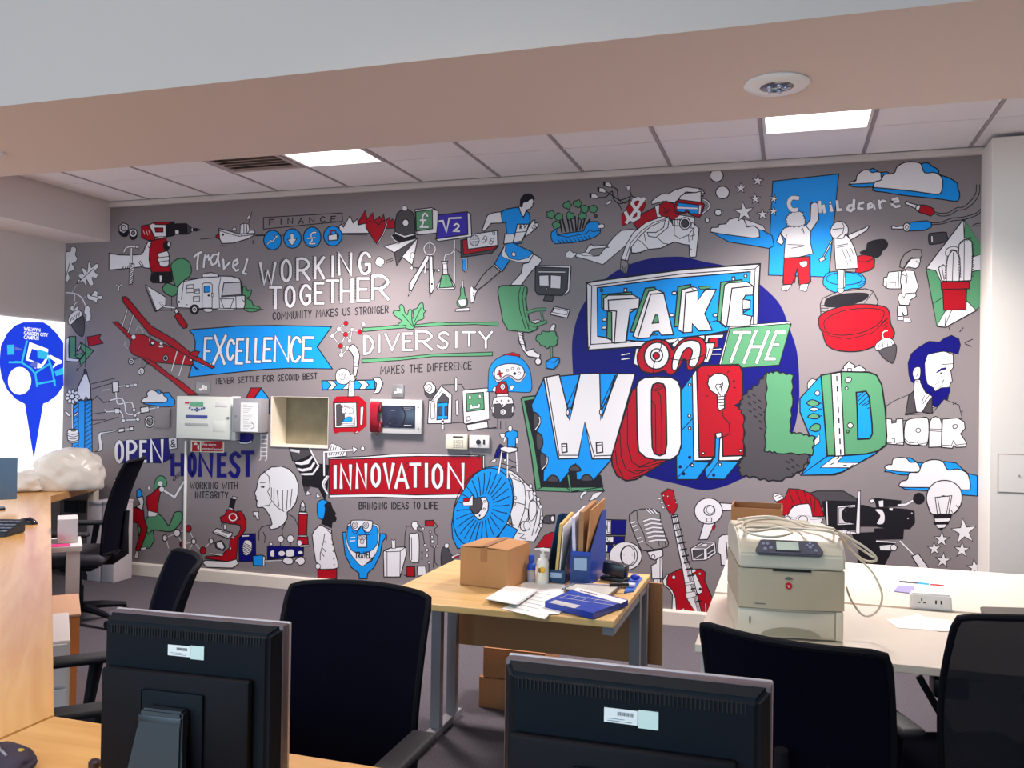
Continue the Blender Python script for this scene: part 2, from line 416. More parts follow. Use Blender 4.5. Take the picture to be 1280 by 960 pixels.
L('w',1.2,'370,50 430,45',0,.3); P('w','450,-15 500,-20 505,60 455,68'); L('w',.8,'505,20 630,5'); P('w','558,5 586,5 586,28 558,28',.5); P('w','622,-5 650,-5 650,18 622,18',.5)
L('w',1.6,'482,70 485,110 500,160 600,145 620,200',1,.4); L('w',1.6,'435,130 520,115 550,160 565,235 640,240 690,215',1,.4)
P('w','468,195 510,195 512,235 470,238'); L('w',1.4,'390,205 405,222 468,218',0,.4); L('w',1.4,'512,215 535,250 540,290 655,285',0,.4)
for x,y in ((625,208),(632,250),(540,293),(655,283)): E('w',x,y,15,15,.5,n=10)
P('w','675,190 742,178 748,222 680,235'); L('w',1.3,'748,200 815,190',0,.4); E('w',818,188,11,16,.5)
E('w',750,302,38,46); E('G',752,300,24,30); SV('735,290 770,310','752,275 750,328'); P('w','498,360 545,352 548,380 500,388'); P('w','588,345 620,340 622,372 590,374'); L('w',.8,'545,368 588,358')
P('w','310,540 345,520 340,400 400,382 490,370 490,376 410,392 362,410 375,500 360,535',.5,1)
END()
M_('cloud_drawing','small white cloud with a blue shadow near the circuit',70,480,6.4,60)
P('b','700,155 750,110 815,45 850,70 905,70 920,95 950,130 940,175 880,180 800,175',.8,1); P('w','684,135 708,108 732,100 728,72 760,48 800,58 828,82 850,65 866,95 890,112 888,140 850,148 700,150',.8,1)
END()
# ---- travel group ---------------------------------------------
M_('tree_drawing','green bushes behind the caravan',180,240,6.4)
P('g','225,640 218,580 260,540 310,532 360,560 380,620 368,670 330,700 270,760 240,720',.8,1); P('g','148,775 180,730 235,745 272,765 262,815 222,835 175,812',.8,1); SV('222,835 222,950')
P('g','790,770 815,758 828,790 860,782 850,832 825,850 862,872 875,905 925,922 925,945 880,958 830,955 795,920',.7,1); SV('100,948 850,930 960,942')
END()
M_('caravan_drawing','rounded white touring caravan with a small blue window',180,240,6.4,20)
P('w','300,725 330,702 450,690 600,672 700,675 765,695 780,735 785,825 808,828 808,900 800,932 560,935 380,930 272,925 262,880 266,800 278,750'); P('w','465,660 500,650 540,645 592,660 600,678 470,685')
SV('615,680 600,760 605,930','450,690 400,700 320,715','300,860 318,715','615,840 810,828','785,720 640,728','785,740 785,860 805,880'); P('l','640,728 775,722 780,822 622,832'); P('w','612,855 718,852 692,930 640,930',.6); SV('735,830 738,930')
P('w','345,745 396,740 400,803 338,806',.6); SV('342,772 398,770'); P('w','408,778 444,775 444,812 408,812',.6); P('w','395,838 444,832 445,874 396,878',.6); SV('405,850 435,848','408,795 440,790')
P('w','465,928 468,740 480,728 535,728 547,742 545,928',.6); P('b','482,755 526,750 530,800 482,804',.6); P('w','540,810 552,808 552,838 542,838',.5); E('k',518,828,5)
E('k',405,940,38,42,0); E('w',405,940,22,26); E('l',405,940,9); E('w',280,880,5); E('k',345,902,6,4,0); L('w',1,'590,935 720,940',0,.3)
P('w','480,935 545,935 540,958 490,958',.5,1)
END()
M_('travel_lettering','hand drawn word Travel',180,240,6.4,20)
LS('w',2.6,'402,520 430,492 458,482','438,492 428,560 428,618','492,500 482,550 478,602','490,530 515,508 520,545','590,500 555,500 532,540 545,585 575,570 590,530','598,485 592,540 605,595','635,540 640,615','642,612 688,560','720,592 752,570 745,540 718,555 712,600 735,630 758,622','828,538 812,600 792,650 818,655',s=0,o=.6)
END()
M_('fishing_boat_drawing','white fishing boat with a red stern float',180,240,6.4)
SV('450,378 585,365','615,430 660,432','890,350 960,350','870,385 880,405','868,408 884,412'); P('r','575,350 600,333 604,378 578,368',.6)
P('w','768,345 772,262 800,250 838,258 845,305 885,308 890,335 800,350',.6); SV('800,255 800,330','820,262 825,330','845,305 830,330'); P('w','705,290 722,290 725,310 708,310',.5); P('w','722,285 735,280 738,312 725,312',.5)
P('w','600,292 680,312 760,336 888,332 884,345 830,375 720,408 622,412 605,370'); SV('605,310 760,355 885,340'); E('k',632,342,5); E('w',768,346,15,8,.5)
P('w','820,222 835,190 860,172 858,190 840,218',.4); L('k',.5,'838,250 862,160')
END()
M_('finance_drawing','word FINANCE in a thin box above four blue badges',320,240,6.4)
L('k',.7,'60,205 690,168 692,235 60,297',closed=True); T('k',.8,'FINANCE',108,262,638,236,42,44,gap=1.0)
SV('0,345 70,342','195,348 225,345','690,340 890,345','880,255 700,250')
E('b',133,385,71,78); E('b',292,372,70,78); E('b',450,362,70,82); E('b',615,352,74,80)
L('w',1.2,'92,418 118,388 132,398 165,355',0,.5); P('w','148,352 178,345 168,372',.5); P('w','274,335 302,332 304,374 326,373 290,432 252,380 276,376',.6)
L('w',1.6,'478,325 455,325 440,350 450,385 430,412 472,412',1,.5); L('w',1.4,'415,372 475,365',0,.4)
L('r',1,'600,332 600,312 635,308 640,330',0,.4); P('w','578,348 648,332 652,384 580,390'); P('d','652,334 664,340 662,374 654,380',.4)
END()
M_('burning_heart_drawing','red heart with flames in front of white mountains',320,240,6.4,40)
P('w','668,300 665,275 685,256 700,282 752,190 778,248 812,215 818,268 860,232 900,270 920,330 690,332'); P('r','820,240 875,146 890,222 935,165 942,232 990,196 1000,215 1022,178 1032,232 1065,205 1072,240 1090,215 1112,240 1112,288 1050,292 980,260 880,250 825,262')
P('w','1020,235 1042,228 1050,265 1025,335 975,420 965,415',.5); P('r','966,414 905,325 880,285 880,255 905,235 955,242 985,262 1008,226 1032,235 1036,270 1015,330')
END()
M_('lettering','WORKING TOGETHER in white letters with hatched shadows',320,240,6.4)
TB('w',3.4,'WORKING','25,165,560,748 198,288,535,725 322,438,525,712 462,555,512,702 598,632,505,685 655,772,480,672 815,922,475,665',hatch=3.6)
TB('w',3.4,'TOGETHER','102,212,752,940 230,318,745,928 345,445,735,908 462,550,718,900 560,668,700,892 672,780,690,892 805,910,682,882 925,1070,662,868',hatch=3.6)
END()
M_('caption_lettering','thin hand lettered line COMMUNITY MAKES US STRONGER',320,350,6.4,30)
T('k',.75,'COMMUNITY MAKES US STRONGER',135,318,1058,262,58,56)
END()
M_('police_helmet_drawing','dark domed police helmet',320,240,6.4,60)
P('d','1112,330 1115,230 1130,170 1170,140 1220,140 1255,165 1270,215 1272,330 1190,350'); P('w','1172,120 1190,108 1210,122 1205,148 1175,148',.5,1); E('w',1197,247,26,28)
P('w','1112,318 1190,350 1272,330 1272,345 1190,368 1110,335',.5); P('k','1108,335 1190,368 1275,345 1280,370 1140,405 1085,355'); L('w',1,'1085,352 1110,385 1145,410')
END()
M_('paper_plane_drawing','folded white paper plane with a puff behind it',460,230,6.4,90)
P('w','125,498 400,432 355,648 275,585 230,655 212,550'); P('d','212,548 400,432 270,585 230,655'); E('w',358,572,18,24,.4); SV('150,612 200,595','150,630 200,610')
P('w','60,620 75,590 95,582 112,595 128,605 128,640 112,648 105,665 85,660 62,640',.5,1); P('w','225,470 240,482 262,472',.4)
END()
M_('pound_tile_drawing','green tile with a white pound sign',460,230,6.4,110)
P('w','378,205 510,190 562,215 555,392 395,408 380,395'); P('g','383,222 515,205 518,358 388,378'); TB('w',2.2,'£','410,488,228,352',.5); SV('520,205 562,215','388,378 395,405')
END()
M_('root_tile_drawing','violet tile with a white square root of 2',460,230,6.4,120)
P('w','540,440 800,405 795,225 822,240 830,420 562,460'); P('p','565,248 795,222 798,402 545,440'); L('w',2.2,'570,298 600,295 628,385 650,275 742,270',0,.3); TB('w',2,'2','680,738,312,385',.4)
END()
M_('drawing_compass_drawing','white pair of drawing compasses',460,230,6.4,100)
L('k',.8,'345,665 575,690'); SV(*['%d,%d %d,%d'%(390+i*16,668+i*2,392+i*16,685+i*2) for i in range(11)]); E('w',350,672,11,14,.5); E('w',568,690,9,12,.5)
L('w',1.4,'495,515 0,0'.replace('0,0','497,440'),0,.5); L('w',1.3,[(494+45*math.cos(i*.4),520+48*math.sin(i*.4)) for i in range(16)],1,.4,closed=True)
P('w','470,570 495,575 480,620 420,715 350,852 330,850 330,800 400,690'); P('w','488,575 518,578 520,690 530,800 528,840 512,872 492,868 490,700'); L('w',1.2,'462,650 455,710',0,.4)
E('w',512,800,18,20,.5); E('k',512,800,5); P('w','335,855 348,860 322,900',.5); P('k','490,875 505,875 496,915',0)
END()
M_('laboratory_glass_drawing','conical flask and stand with green liquid',460,230,6.4,100)
L('w',1.8,'692,450 690,790',0,.4); L('w',1.2,'610,620 620,570 660,560 700,520',1,.4); SV('700,520 740,550')
P('l','586,620 640,618 632,640 640,720 700,820 690,842 560,845 550,828 600,720 598,645',.7); P('g','592,728 645,725 685,825 570,832'); P('w','600,640 632,640 634,680 602,680',.3); SV('625,740 625,800','650,730 690,800')
P('w','752,590 794,585 794,680 778,705 758,690',.6); P('b','758,600 780,598 782,690 768,698 758,680',.3)
P('g','742,830 770,828 775,880 795,930 790,975 760,985 725,980 712,945 740,890',.7,1); L('w',.9,'757,775 757,830',0,.3); P('w','725,930 785,925 780,970 740,972',.4,1); P('w','705,1000 810,990 815,1015 698,1018',.6)
END()
M_('game_console_drawing','white and red hand held box with round dials',460,230,6.4,60)
P('d','742,450 1040,372 1042,500 990,555 745,588'); P('r','755,450 800,440 805,520 1035,498 1000,525 765,565'); P('w','790,410 1035,372 1038,490 800,522'); E('l',852,452,38,42,.6); L('w',1.6,'852,415 852,490',0,.3); L('w',1.6,'820,455 885,448',0,.3); E('w',938,438,14,22,.5); E('w',925,455,14,14,.5); E('w',995,448,13,14,.5); E('w',985,468,14,14,.5); P('w','998,385 1016,385 1016,405 998,405',.5)
END()
M_('runner_drawing','running athlete in a blue vest and shorts',600,230,6.4,130)
P('w','15,375 60,250 110,230 175,222 182,312 90,315 40,378'); P('w','385,350 425,290 440,288 440,315 462,310 468,335 440,365 360,425'); SV('425,330 440,360','440,325 450,350','415,345 430,365')
P('w','312,180 345,150 420,115 432,140 425,155 422,175 400,200 372,208 350,265 325,240'); P('k','322,175 325,120 360,82 410,82 435,112 432,122 400,115 385,140 350,145 340,180 328,185',.3,1)
P('b','168,225 215,200 310,185 330,240 348,270 375,215 398,240 400,300 385,355 330,475 272,480 270,445 195,480 215,400 205,305 180,312'); P('w','200,402 280,398 270,470 190,480'); P('w','300,322 392,322 372,380 332,465 265,468 285,385'); SV('285,388 375,380','270,470 330,455'); T('k',.8,'R W',320,358,372,352,26)
P('b','205,480 265,470 330,505 420,545 400,600 385,625 245,600 180,700 118,640 160,560'); P('w','170,560 205,480 200,540 235,595 310,610 385,590 425,552 435,560 395,628 300,625 215,600 172,578',.5); P('w','112,640 178,698 168,700 108,650',.5); P('w','262,545 280,550 285,575 265,578 255,565',.5,1)
P('w','430,560 480,590 495,610 470,650 420,690 330,810 245,808 330,715 345,640 390,630'); P('G','108,655 165,700 60,790 -20,850 -40,830 20,735 60,690'); P('w','-78,830 -60,820 -45,850 -20,850 -35,880 -50,940 -72,950 -78,900',.6,1); SV('-55,870 -40,880','-55,890 -45,905')
END()
M_('boat_garden_drawing','blue sagging boat planted with green shrubs',600,230,6.4)
for a in ('640,290 655,385','660,280 685,380','700,280 720,380','720,240 745,375','760,260 770,380','790,260 780,370','820,250 800,360','840,270 820,355','880,280 840,340'): L('k',1.3,a)
for x,y in ((565,245),(632,262),(610,330),(700,170),(722,255),(780,158),(835,200),(820,255),(905,200)): P('g',[(x+(32+6*math.sin(i*2.4+x))*math.cos(i*.628),y+(30+7*math.cos(i*3.1+y))*math.sin(i*.628)) for i in range(10)],.7,1)
E('d',925,255,14,14,.6,n=8); P('b','568,420 572,385 622,350 612,380 620,408 700,392 830,375 845,330 880,300 940,302 968,340 960,395 920,425 850,450 740,470 600,478 575,450'); SV('620,410 700,425 850,395 880,365 900,380 960,375'); SV(*['%d,%d %d,%d'%(625+i*30,448-i*4,648+i*30,474-i*4) for i in range(9)])
P('w','945,330 975,320 995,330 990,350 960,355 945,350',.6,1)
END()
M_('computer_drawing','drawn grey computer screen',560,350,6.4,170)
P('w','700,-110 720,-115 980,-112 985,-100 972,90 940,120'); P('d','700,-105 965,-95 955,80 915,125 720,118 697,85'); P('w','722,-70 940,-68 940,-58 722,-60',.3); P('w','730,-35 805,-38 808,48 732,45',.5); P('w','822,-38 905,-32 900,70 820,65',.5); P('d','780,118 850,128 835,172 765,165'); E('w',792,70,7)
P('w','850,212 975,240 955,305 818,275'); P('w','850,225 960,250 950,280 835,258',.5)
END()
M_('swivel_chair_drawing','green high backed office chair',560,350,6.4,240)
P('w','560,405 600,400 600,470 610,490 625,570 685,550 690,570 740,600 730,625 640,610 600,560 570,490'); SV('575,420 605,430','575,440 605,450','575,460 605,470','565,490 620,500','570,510 620,520'); E('w',722,652,25,27)
P('g','400,100 405,60 430,45 600,42 632,60 635,90 620,150 640,270 655,340 720,380 700,400 650,420 600,415 480,400 440,330'); SV('580,60 565,120 575,240 620,390','610,60 595,130 610,260 650,400','640,290 655,340 700,355 790,330')
L('g',3.2,'640,258 700,238 775,235',0,.6); L('g',1.6,'745,250 760,325',0,.5); L('g',3.4,'655,350 700,365 780,335',0,.6); P('l','665,330 720,318 745,325 700,348',.5)
END()
M_('topiary_drawing','green ball tree on a blue cube',560,350,6.4,280)
P('w','828,365 845,350 862,360 850,410 812,410',.6); L('g',1.6,'828,540 830,640',0,.5); P('g','705,480 715,440 745,435 755,410 800,415 830,408 862,415 865,440 882,460 872,490 875,510 850,530 820,530 795,548 770,530 740,520 730,500',.7,1)
P('b','785,650 845,618 890,622 892,660 848,715 788,705'); SV('785,650 850,660 890,625','850,660 848,715')
END()
M_('leaf_banner_drawing','two green bars and green leaves framing a slogan',400,370,6.4,60)
P('g','345,255 500,245 640,230 780,228 950,208 1030,215 1425,208 1425,240 1240,228 1000,235 780,248 560,265 345,285',.6); P('g','335,505 650,490 900,465 1380,448 1380,478 1240,482 900,485 640,515 335,535',.6)
P('g','585,140 600,115 640,118 635,85 650,68 670,85 680,130 700,150 710,112 735,115 735,170 755,180 752,262 688,258 690,235 640,240 625,225 655,200 615,170',.7,1); P('g','735,185 750,170 745,110 775,100 800,60 825,60 830,110 848,120 830,140 832,175 810,190 780,200 752,240',.7,1); SV('655,140 745,245','808,95 752,215')
END()
M_('lettering','DIVERSITY in white capitals between green bars',400,370,6.4,60)
TB('w',2.8,'DIVERSITY','345,435,312,472 458,490,308,455 515,640,295,440 660,745,292,440 765,905,275,438 932,1040,282,425 1075,1105,278,420 1138,1250,280,408 1268,1385,278,422')
END()
M_('caption_lettering','thin hand lettered line MAKES THE DIFFERENCE',400,370,6.4)
T('k',.75,'MAKES THE DIFFERENCE',485,625,1212,585,62,58)
END()
M_('banner_drawing','sky blue swallow tailed banner',220,390,6.4)
P('b','108,148 130,140 300,128 500,112 800,108 1245,118 1130,280 1252,455 900,450 700,460 400,490 100,522 150,340 155,240 140,185',.9)
END()
M_('lettering','EXCELLENCE in white letters on the blue banner',220,390,6.4,20)
TB('w',3.2,'EXCELLENCE','215,285,200,432 290,398,180,425 396,468,212,390 472,540,208,420 555,602,202,410 622,682,202,408 692,768,202,402 778,908,188,402 903,998,192,406 1003,1100,195,398',slant=.05)
END()
M_('caption_lettering','thin hand lettered line NEVER SETTLE FOR SECOND BEST',220,390,6.4)
T('k',.75,'NEVER SETTLE FOR SECOND BEST',322,575,1128,535,44,46)
END()
M_('biplane_drawing','red biplane with long wings towing the blue banner',70,370,6.4,90)
L('l',.5,'640,280 660,245 690,270 700,300',1); L('l',.5,'560,360 550,390 575,420',1)
P('r','452,208 490,206 560,270 612,330 603,362 520,270'); E('w',603,523,22,25); E('l',603,523,9,10); E('w',683,603,24,30,.7,rot=.3); E('l',683,603,9,14,.5,rot=.3); SV('625,510 680,480','690,580 690,490','700,580 740,530')
P('r','590,410 605,350 640,305 705,310 800,362 930,410 1080,470 1100,555 960,545 800,530 740,545 680,490 620,470 590,435'); E('w',622,328,18,20,.5)
P('r','700,490 790,530 900,620 1010,690 1135,792 1060,792 940,690 820,600 720,520'); P('n','1088,545 1148,590 1120,585',.5)
for a in ('572,108 530,248','620,155 578,292','755,310 750,358'): L('w',.9,a,0,.3)
P('r','532,8 560,5 600,48 680,145 760,238 830,280 950,350 1060,440 1270,570 1250,580 1100,510 1000,450 860,360 750,305 680,220 580,100 540,50'); P('r','1060,462 1110,438 1150,445 1128,492')
for a in ('970,445 925,602','1032,480 985,638'): L('w',1.1,a,0,.3)
E('k',770,385,22,14,.3); E('w',775,376,13,13,.5); E('w',843,380,15,13,.5); P('w','820,395 860,395 858,412 825,412',.4); E('w',878,497,21,24); E('k',878,497,11,13); E('w',1080,512,10,8,.4)
END()
# ---- lower left --------------------------------------------------
M_('lettering','OPEN in white letters on a navy block',70,480,6.4,90)
P('n','480,470 560,455 900,430 912,560 935,590 852,632 735,630 640,630 500,635',.4); P('G','495,480 515,480 515,600 495,600',0,1); P('n','497,475 517,475 517,610 497,610',0)
TB('w',3.6,'OPEN','470,545,450,636 563,652,448,634 668,730,448,630 752,862,438,632')
P('w','900,435 968,430 970,515 906,525',.6); TB('k',.8,'&','915,958,445,508',0)
END()
M_('lettering','HONEST in heavy navy letters',200,480,6.4,90)
TB('n',5.2,'HONEST','85,198,548,742 220,296,545,745 305,428,545,748 455,540,545,748 545,655,538,755 642,762,532,748',0)
T('k',.6,'ON',108,780,155,740,38)
END()
M_('caption_lettering','thin hand lettered words WORKING WITH INTEGRITY',200,480,6.4,60)
T('k',.75,'WORKING WITH',242,836,620,838,50); T('k',.75,'INTEGRITY',282,912,545,914,50)
END()
M_('dancer_drawing','blue topped leaper and green haired dancer in red and green',50,560,6.4,20)
P('b','610,255 620,235 650,235 700,270 700,295 650,265 625,275',.6,1); E('w',602,262,10,12,.5); P('b','775,340 800,325 818,365 812,400 775,395'); P('w','780,400 822,385 832,430 820,500 768,470 800,450')
P('g','780,620 850,590 905,640 915,740 880,800 800,805 830,700 790,700'); P('g','850,575 870,545 950,530 1000,580 1030,620 1060,560 1080,515 1130,512 1145,560 1100,630 1040,670 910,655 870,690 840,620',.8,1)
P('r','755,475 828,500 835,570 860,640 845,700 800,820 765,815 790,720 810,650 780,600 700,580 720,500'); P('w','770,825 785,825 790,885 765,885 755,870',.5); P('w','800,800 860,790 845,812 815,818',.5)
P('r','900,360 955,312 985,310 958,380 945,450 945,520 865,500 852,440 855,390'); P('w','868,500 950,522 925,548 868,550 862,530',.5); L('w',2.6,'985,335 1078,395 1155,265',0,.5); E('w',975,330,20,22,.3); E('w',1160,258,9,11,.5)
P('g','912,330 920,270 945,228 985,225 1010,260 1012,300 985,310 960,295 930,330',.7,1); P('w','940,270 978,265 982,298 955,305',.4,1); E('w',872,320,10,14,.4)
END()
M_('molecule_drawing','red and white ball and stick molecule by the microscope',50,560,6.4,10)
for a in ('1000,720 1095,680','1095,680 1190,645','1190,645 1235,745','1145,770 1230,748','1230,748 1290,820','1095,690 1140,760','1010,730 1030,800','1230,750 1190,820','1300,820 1370,745'): L('w',.8,a)
E('w',1000,720,19,25); E('w',1097,680,26,30); E('r',1190,645,20,28); E('r',1142,770,22,24); E('w',1230,748,18,22); E('r',1305,820,24,28); E('w',1370,745,18,22)
END()
M_('microscope_drawing','red microscope with a white base',230,580,6.4,30)
P('d','245,625 300,612 335,660 315,695 255,670',.6); P('w','260,630 300,620 325,665 308,685 265,665',.5)
P('k','375,275 415,285 398,360 360,345',.4); P('l','390,258 425,265 420,285 385,278',.5); P('w','362,345 392,358 390,368 358,356',.4)
P('r','425,378 455,378 480,410 498,460 490,530 460,570 430,600 425,690 420,760 350,780 170,755 175,738 300,735 330,700 365,670 370,600 430,570 455,520 450,490 405,480 400,420')
P('r','345,365 400,372 435,400 450,440 400,482 300,465 290,425 325,410'); E('r',392,425,32,30,1.2,); L('w',1.3,[(392+31*math.cos(i*.5),425+29*math.sin(i*.5)) for i in range(12)],closed=True)
P('w','320,480 345,490 340,522 320,520',.5); SV('300,480 305,505','312,470 300,500'); P('w','240,535 262,515 388,550 380,575 350,598 230,548'); P('l','255,545 345,578 340,588 245,552',.3); P('G','308,528 370,548 360,558 300,540',.4)
P('w','168,770 350,780 422,760 435,800 390,832 180,825 150,790'); P('w','210,710 320,728 300,735 205,722',.4); E('w',372,675,7,10,.4); P('w','385,575 410,590 390,600',.4)
END()
M_('speaker_box_drawing','navy box with a striped oval and a blue cube',230,580,6.4)
P('n','440,560 572,558 575,780 440,780'); P('w','465,570 522,568 522,580 465,582',.3); P('w','505,608 540,625 542,690 515,728 480,722 468,670 480,620',.6,1); SV(*['%d,%d %d,%d'%(472,628+i*15,540,660+i*15) for i in range(6)])
P('b','550,735 625,728 648,740 645,815 555,812'); P('w','632,740 648,742 645,812 632,815',.4)
END()
M_('woman_profile_drawing','woman in profile with a pale bob haircut',230,580,6.4,20)
P('w','595,125 610,90 650,60 700,25 780,18 840,40 890,90 915,160 912,240 895,310 860,360 825,385 828,430 800,480 750,512 700,525 682,510 705,480 690,420 650,360 630,345 590,350 580,330 585,300 575,285 578,265 565,235 580,200')
SV('640,60 680,100 690,180 670,220 700,290 750,350 800,380','720,200 720,300','745,210 760,340','790,210 790,370','830,210 820,370','865,200 850,350','700,190 700,270','640,335 680,330 700,300','610,150 650,148'); P('k','612,180 648,178 640,192 618,188',0); P('k','576,278 592,292 580,302',0)
L('k',.6,'688,485 620,505 600,540 600,610'); L('k',.6,'635,545 650,580 645,630'); L('k',.6,'830,395 885,430 915,500'); L('k',.6,'815,460 785,530 790,580 820,600'); P('w','552,382 600,380 592,398 605,440 590,450 570,410 558,425',.6)
END()
M_('lipstick_drawing','tall red lipstick with a striped tip',230,580,6.4,10)
P('w','925,380 935,320 950,295 965,320 978,380'); SV(*['930,%d 975,%d'%(330+i*10,345+i*10) for i in range(5)]); P('w','920,385 985,388 985,402 920,400',.5); P('r','918,402 988,402 982,570 915,570'); P('w','915,572 985,572 985,582 915,580',.4); P('r','912,584 990,582 995,648 905,640'); P('w','920,650 1000,648 1000,660 930,664',.4)
END()
M_('control_board_drawing','navy board with white bulbs and knobs',230,580,6.4,20)
P('n','668,660 790,655 800,660 958,665 955,735 820,750 668,765'); L('w',1,'648,775 800,772',0,.3)
for x,y,a,b in ((695,640,15,12),(775,600,24,27),(852,598,27,30),(925,632,20,24)): E('w',x,y,a,b,.6)
SV('772,628 772,655','852,628 852,655','925,655 925,670'); P('w','690,700 720,690 722,740 690,735',.5,1); E('w',782,715,30,24); P('w','820,690 875,685 878,735 820,738',.5,1); E('w',932,708,22,16); P('w','790,770 820,745 868,760 868,795 830,803 800,790',.7,1); P('w','885,775 930,742 965,760 962,795 925,808 905,785',.7,1)
END()
M_('house_tool_drawing','red and blue roof shape behind the grey cabinet',200,480,6.4)
P('r','690,115 728,32 810,30 745,125'); P('b','745,130 810,38 860,100 875,130 875,235 862,235 860,150 850,128'); P('n','620,400 738,400 735,460 690,480 640,470 618,440',.6,1); P('w','618,440 645,465 700,468 735,450 735,470 690,482 640,478',.4)
L('w',.8,'808,400 806,600'); L('w',.8,'860,400 855,600'); SV(*['808,%d 858,%d'%(410+i*33,410+i*33) for i in range(6)],c='w',w=.8); L('w',.8,'795,610 808,600'); L('w',.8,'855,600 840,612')
END()
M_('excavator_drawing','black and white striped machine with pointed teeth',200,480,6.4,10)
P('d','1032,505 1190,505 1220,560 1190,600 1085,618 1060,612'); P('l','1040,515 1120,530 1118,555 1045,540',.3); P('k','1080,625 1210,568 1270,640 1345,650 1340,820 1320,935 1270,830 1190,815 1165,870 1140,790 1140,740 1090,660')
P('w','1080,622 1130,625 1190,600 1215,570 1225,585 1190,640 1130,650 1085,640',.3); P('w','1095,668 1140,678 1200,665 1232,615 1245,635 1210,690 1140,702 1105,692',.3); P('w','1120,715 1170,712 1220,710 1262,650 1275,665 1225,730 1160,732 1130,728',.3); P('d','1155,818 1200,825 1165,885 1150,840',.3)
L('w',1.8,'1195,508 1240,600 1270,655',0,.4); P('w','1180,850 1210,885 1165,890',.5); P('w','1255,870 1285,905 1250,908',.5); L('w',2.2,'1345,740 1310,800 1325,860',0,.5)
END()
M_('arrow_frame_drawing','white bent arrow over a hatched sheet',380,480,6.4,30)
P('w','215,480 230,475 340,530 340,575 185,590 185,540',.5); SV(*['%d,%d %d,%d'%(200+i*18,570,222+i*18,492+i*6) for i in range(7)]); L('w',2,'162,730 160,545 385,528',0,.5); P('w','388,498 432,520 395,555',.6); E('w',470,515,15,17,.6); L('w',2,'185,740 150,800 190,880',1,.5)
END()
M_('lettering_board_drawing','red board with white edges',380,480,6.4,10)
P('w','200,590 480,580 700,562 900,558 1270,565 1140,580 1350,560'.replace('1140,580 1350,560','1445,572')+' 1445,905 1270,912 900,915 600,905 200,910'); P('r','200,602 480,598 700,585 900,578 1430,580 1432,870 1270,880 900,888 600,878 200,886'); SV('1400,575 1402,600','1385,880 1388,905')
END()
M_('lettering','INNOVATION in tall white letters on the red board',380,480,6.4,50)
for a in ('235,640 200,670','420,640 385,680','560,640 530,665','640,640 610,690','790,660 830,630','855,650 820,690','960,650 930,690','1040,640 1000,680','1160,640 1120,690','1180,690 1215,650'): L('k',.5,a)
TB('w',3.9,'INNOVATION','232,268,645,842 285,385,640,842 412,508,632,842 535,615,632,828 632,728,628,838 722,842,632,842 840,940,630,832 965,995,628,832 1022,1115,635,840 1145,1285,628,842')
END()
M_('caption_lettering','thin hand lettered line BRINGING IDEAS TO LIFE',380,600,6.4)
T('k',.85,'BRINGING IDEAS TO LIFE',442,232,1070,228,50)
END()
M_('molecule_drawing','red and white atoms above the robot arm',400,370,6.4)
for a in ('208,218 152,265','152,265 100,322','152,265 205,308','205,308 258,268','258,268 320,288','320,288 348,228','205,308 238,360','205,308 165,400','100,322 165,400','165,400 220,415','165,400 172,472','258,268 242,360','220,430 175,470'): L('w',.7,a,0,.2)
for c,x,y,r in (('r',208,218,17),('w',152,265,19),('w',100,322,16),('r',205,308,18),('w',258,268,14),('r',320,288,19),('w',348,228,16),('w',238,360,16),('r',165,400,18),('w',222,415,20),('w',172,472,18)): E(c,x,y,r,r+1,.4,n=16)
END()
M_('robot_arm_drawing','white jointed robot arm rising from a blue and white striped arrow',400,370,6.4,60)
P('b','15,678 440,672 440,745 20,750'); P('w','55,680 105,678 135,712 100,748 60,748 90,712'); P('w','180,745 240,680 260,680 265,745'); P('w','300,678 360,676 392,710 360,746 315,746 335,710'); P('w','420,655 480,652 505,700 475,772 430,782 448,745 455,700')
P('w','235,400 270,385 300,420 318,470 310,540 290,640 262,640 272,560 270,490 250,450 228,430'); SV('270,535 310,540','268,565 308,568'); P('w','245,640 290,660 275,685 272,805 225,805 232,700 230,660')
P('w','125,640 140,598 180,580 225,595 245,640 230,690 190,708 140,690',.7,1); E('w',180,645,26,26,.5); E('w',182,645,15,15,.4); E('w',258,655,20,28,.6)
END()
M_('camera_drawing','red rounded frame around a white camera picture',380,480,6.4,60)
P('r','232,140 262,102 440,98 498,150 500,330 462,365 430,390 405,395 395,380 290,382 250,395 236,370',.8,0,oc='r'); P('w','245,152 420,148 425,345 248,350'); P('d','258,165 290,160 325,200 320,290 295,330 260,335',.4); P('l','325,170 400,180 408,330 300,335 325,290',.4); P('w','300,190 340,180 390,195 395,230 310,235',.4); E('w',348,215,22,25,.4); P('b','315,290 345,265 380,265 385,290 360,302 320,300',.4,1); P('w','300,302 398,300 395,318 300,315',.3)
P('w','452,185 478,180 468,330 450,325',.5); P('w','405,392 432,375 428,390',.4)
END()
M_('worker_drawing','dark faced man in a white shirt with blue hair',380,600,6.4)
P('k','160,200 190,170 215,180 230,230 255,265 248,285 262,305 255,330 228,340 222,385 140,350 150,310',.3); P('b','105,215 112,180 140,158 175,160 188,180 165,200 172,230 160,300 140,315 112,290',.7,1)
P('r','110,712 262,708 262,790 112,790'); P('w','65,440 85,400 130,358 220,405 225,470 245,560 270,650 275,700 240,712 130,715 125,680 95,655 80,560'); SV('165,430 155,500 130,590 130,640','225,400 215,425 190,405','150,545 175,575','140,580 160,610','165,490 175,500'); E('w',112,690,20,22,.5)
for x,y in ((222,470),(228,515),(235,570),(238,630),(242,678)): E('w',x,y,4,4,.4,n=8)
END()
M_('viewer_drawing','blue coin telescope with the word TRAVEL',380,600,6.4)
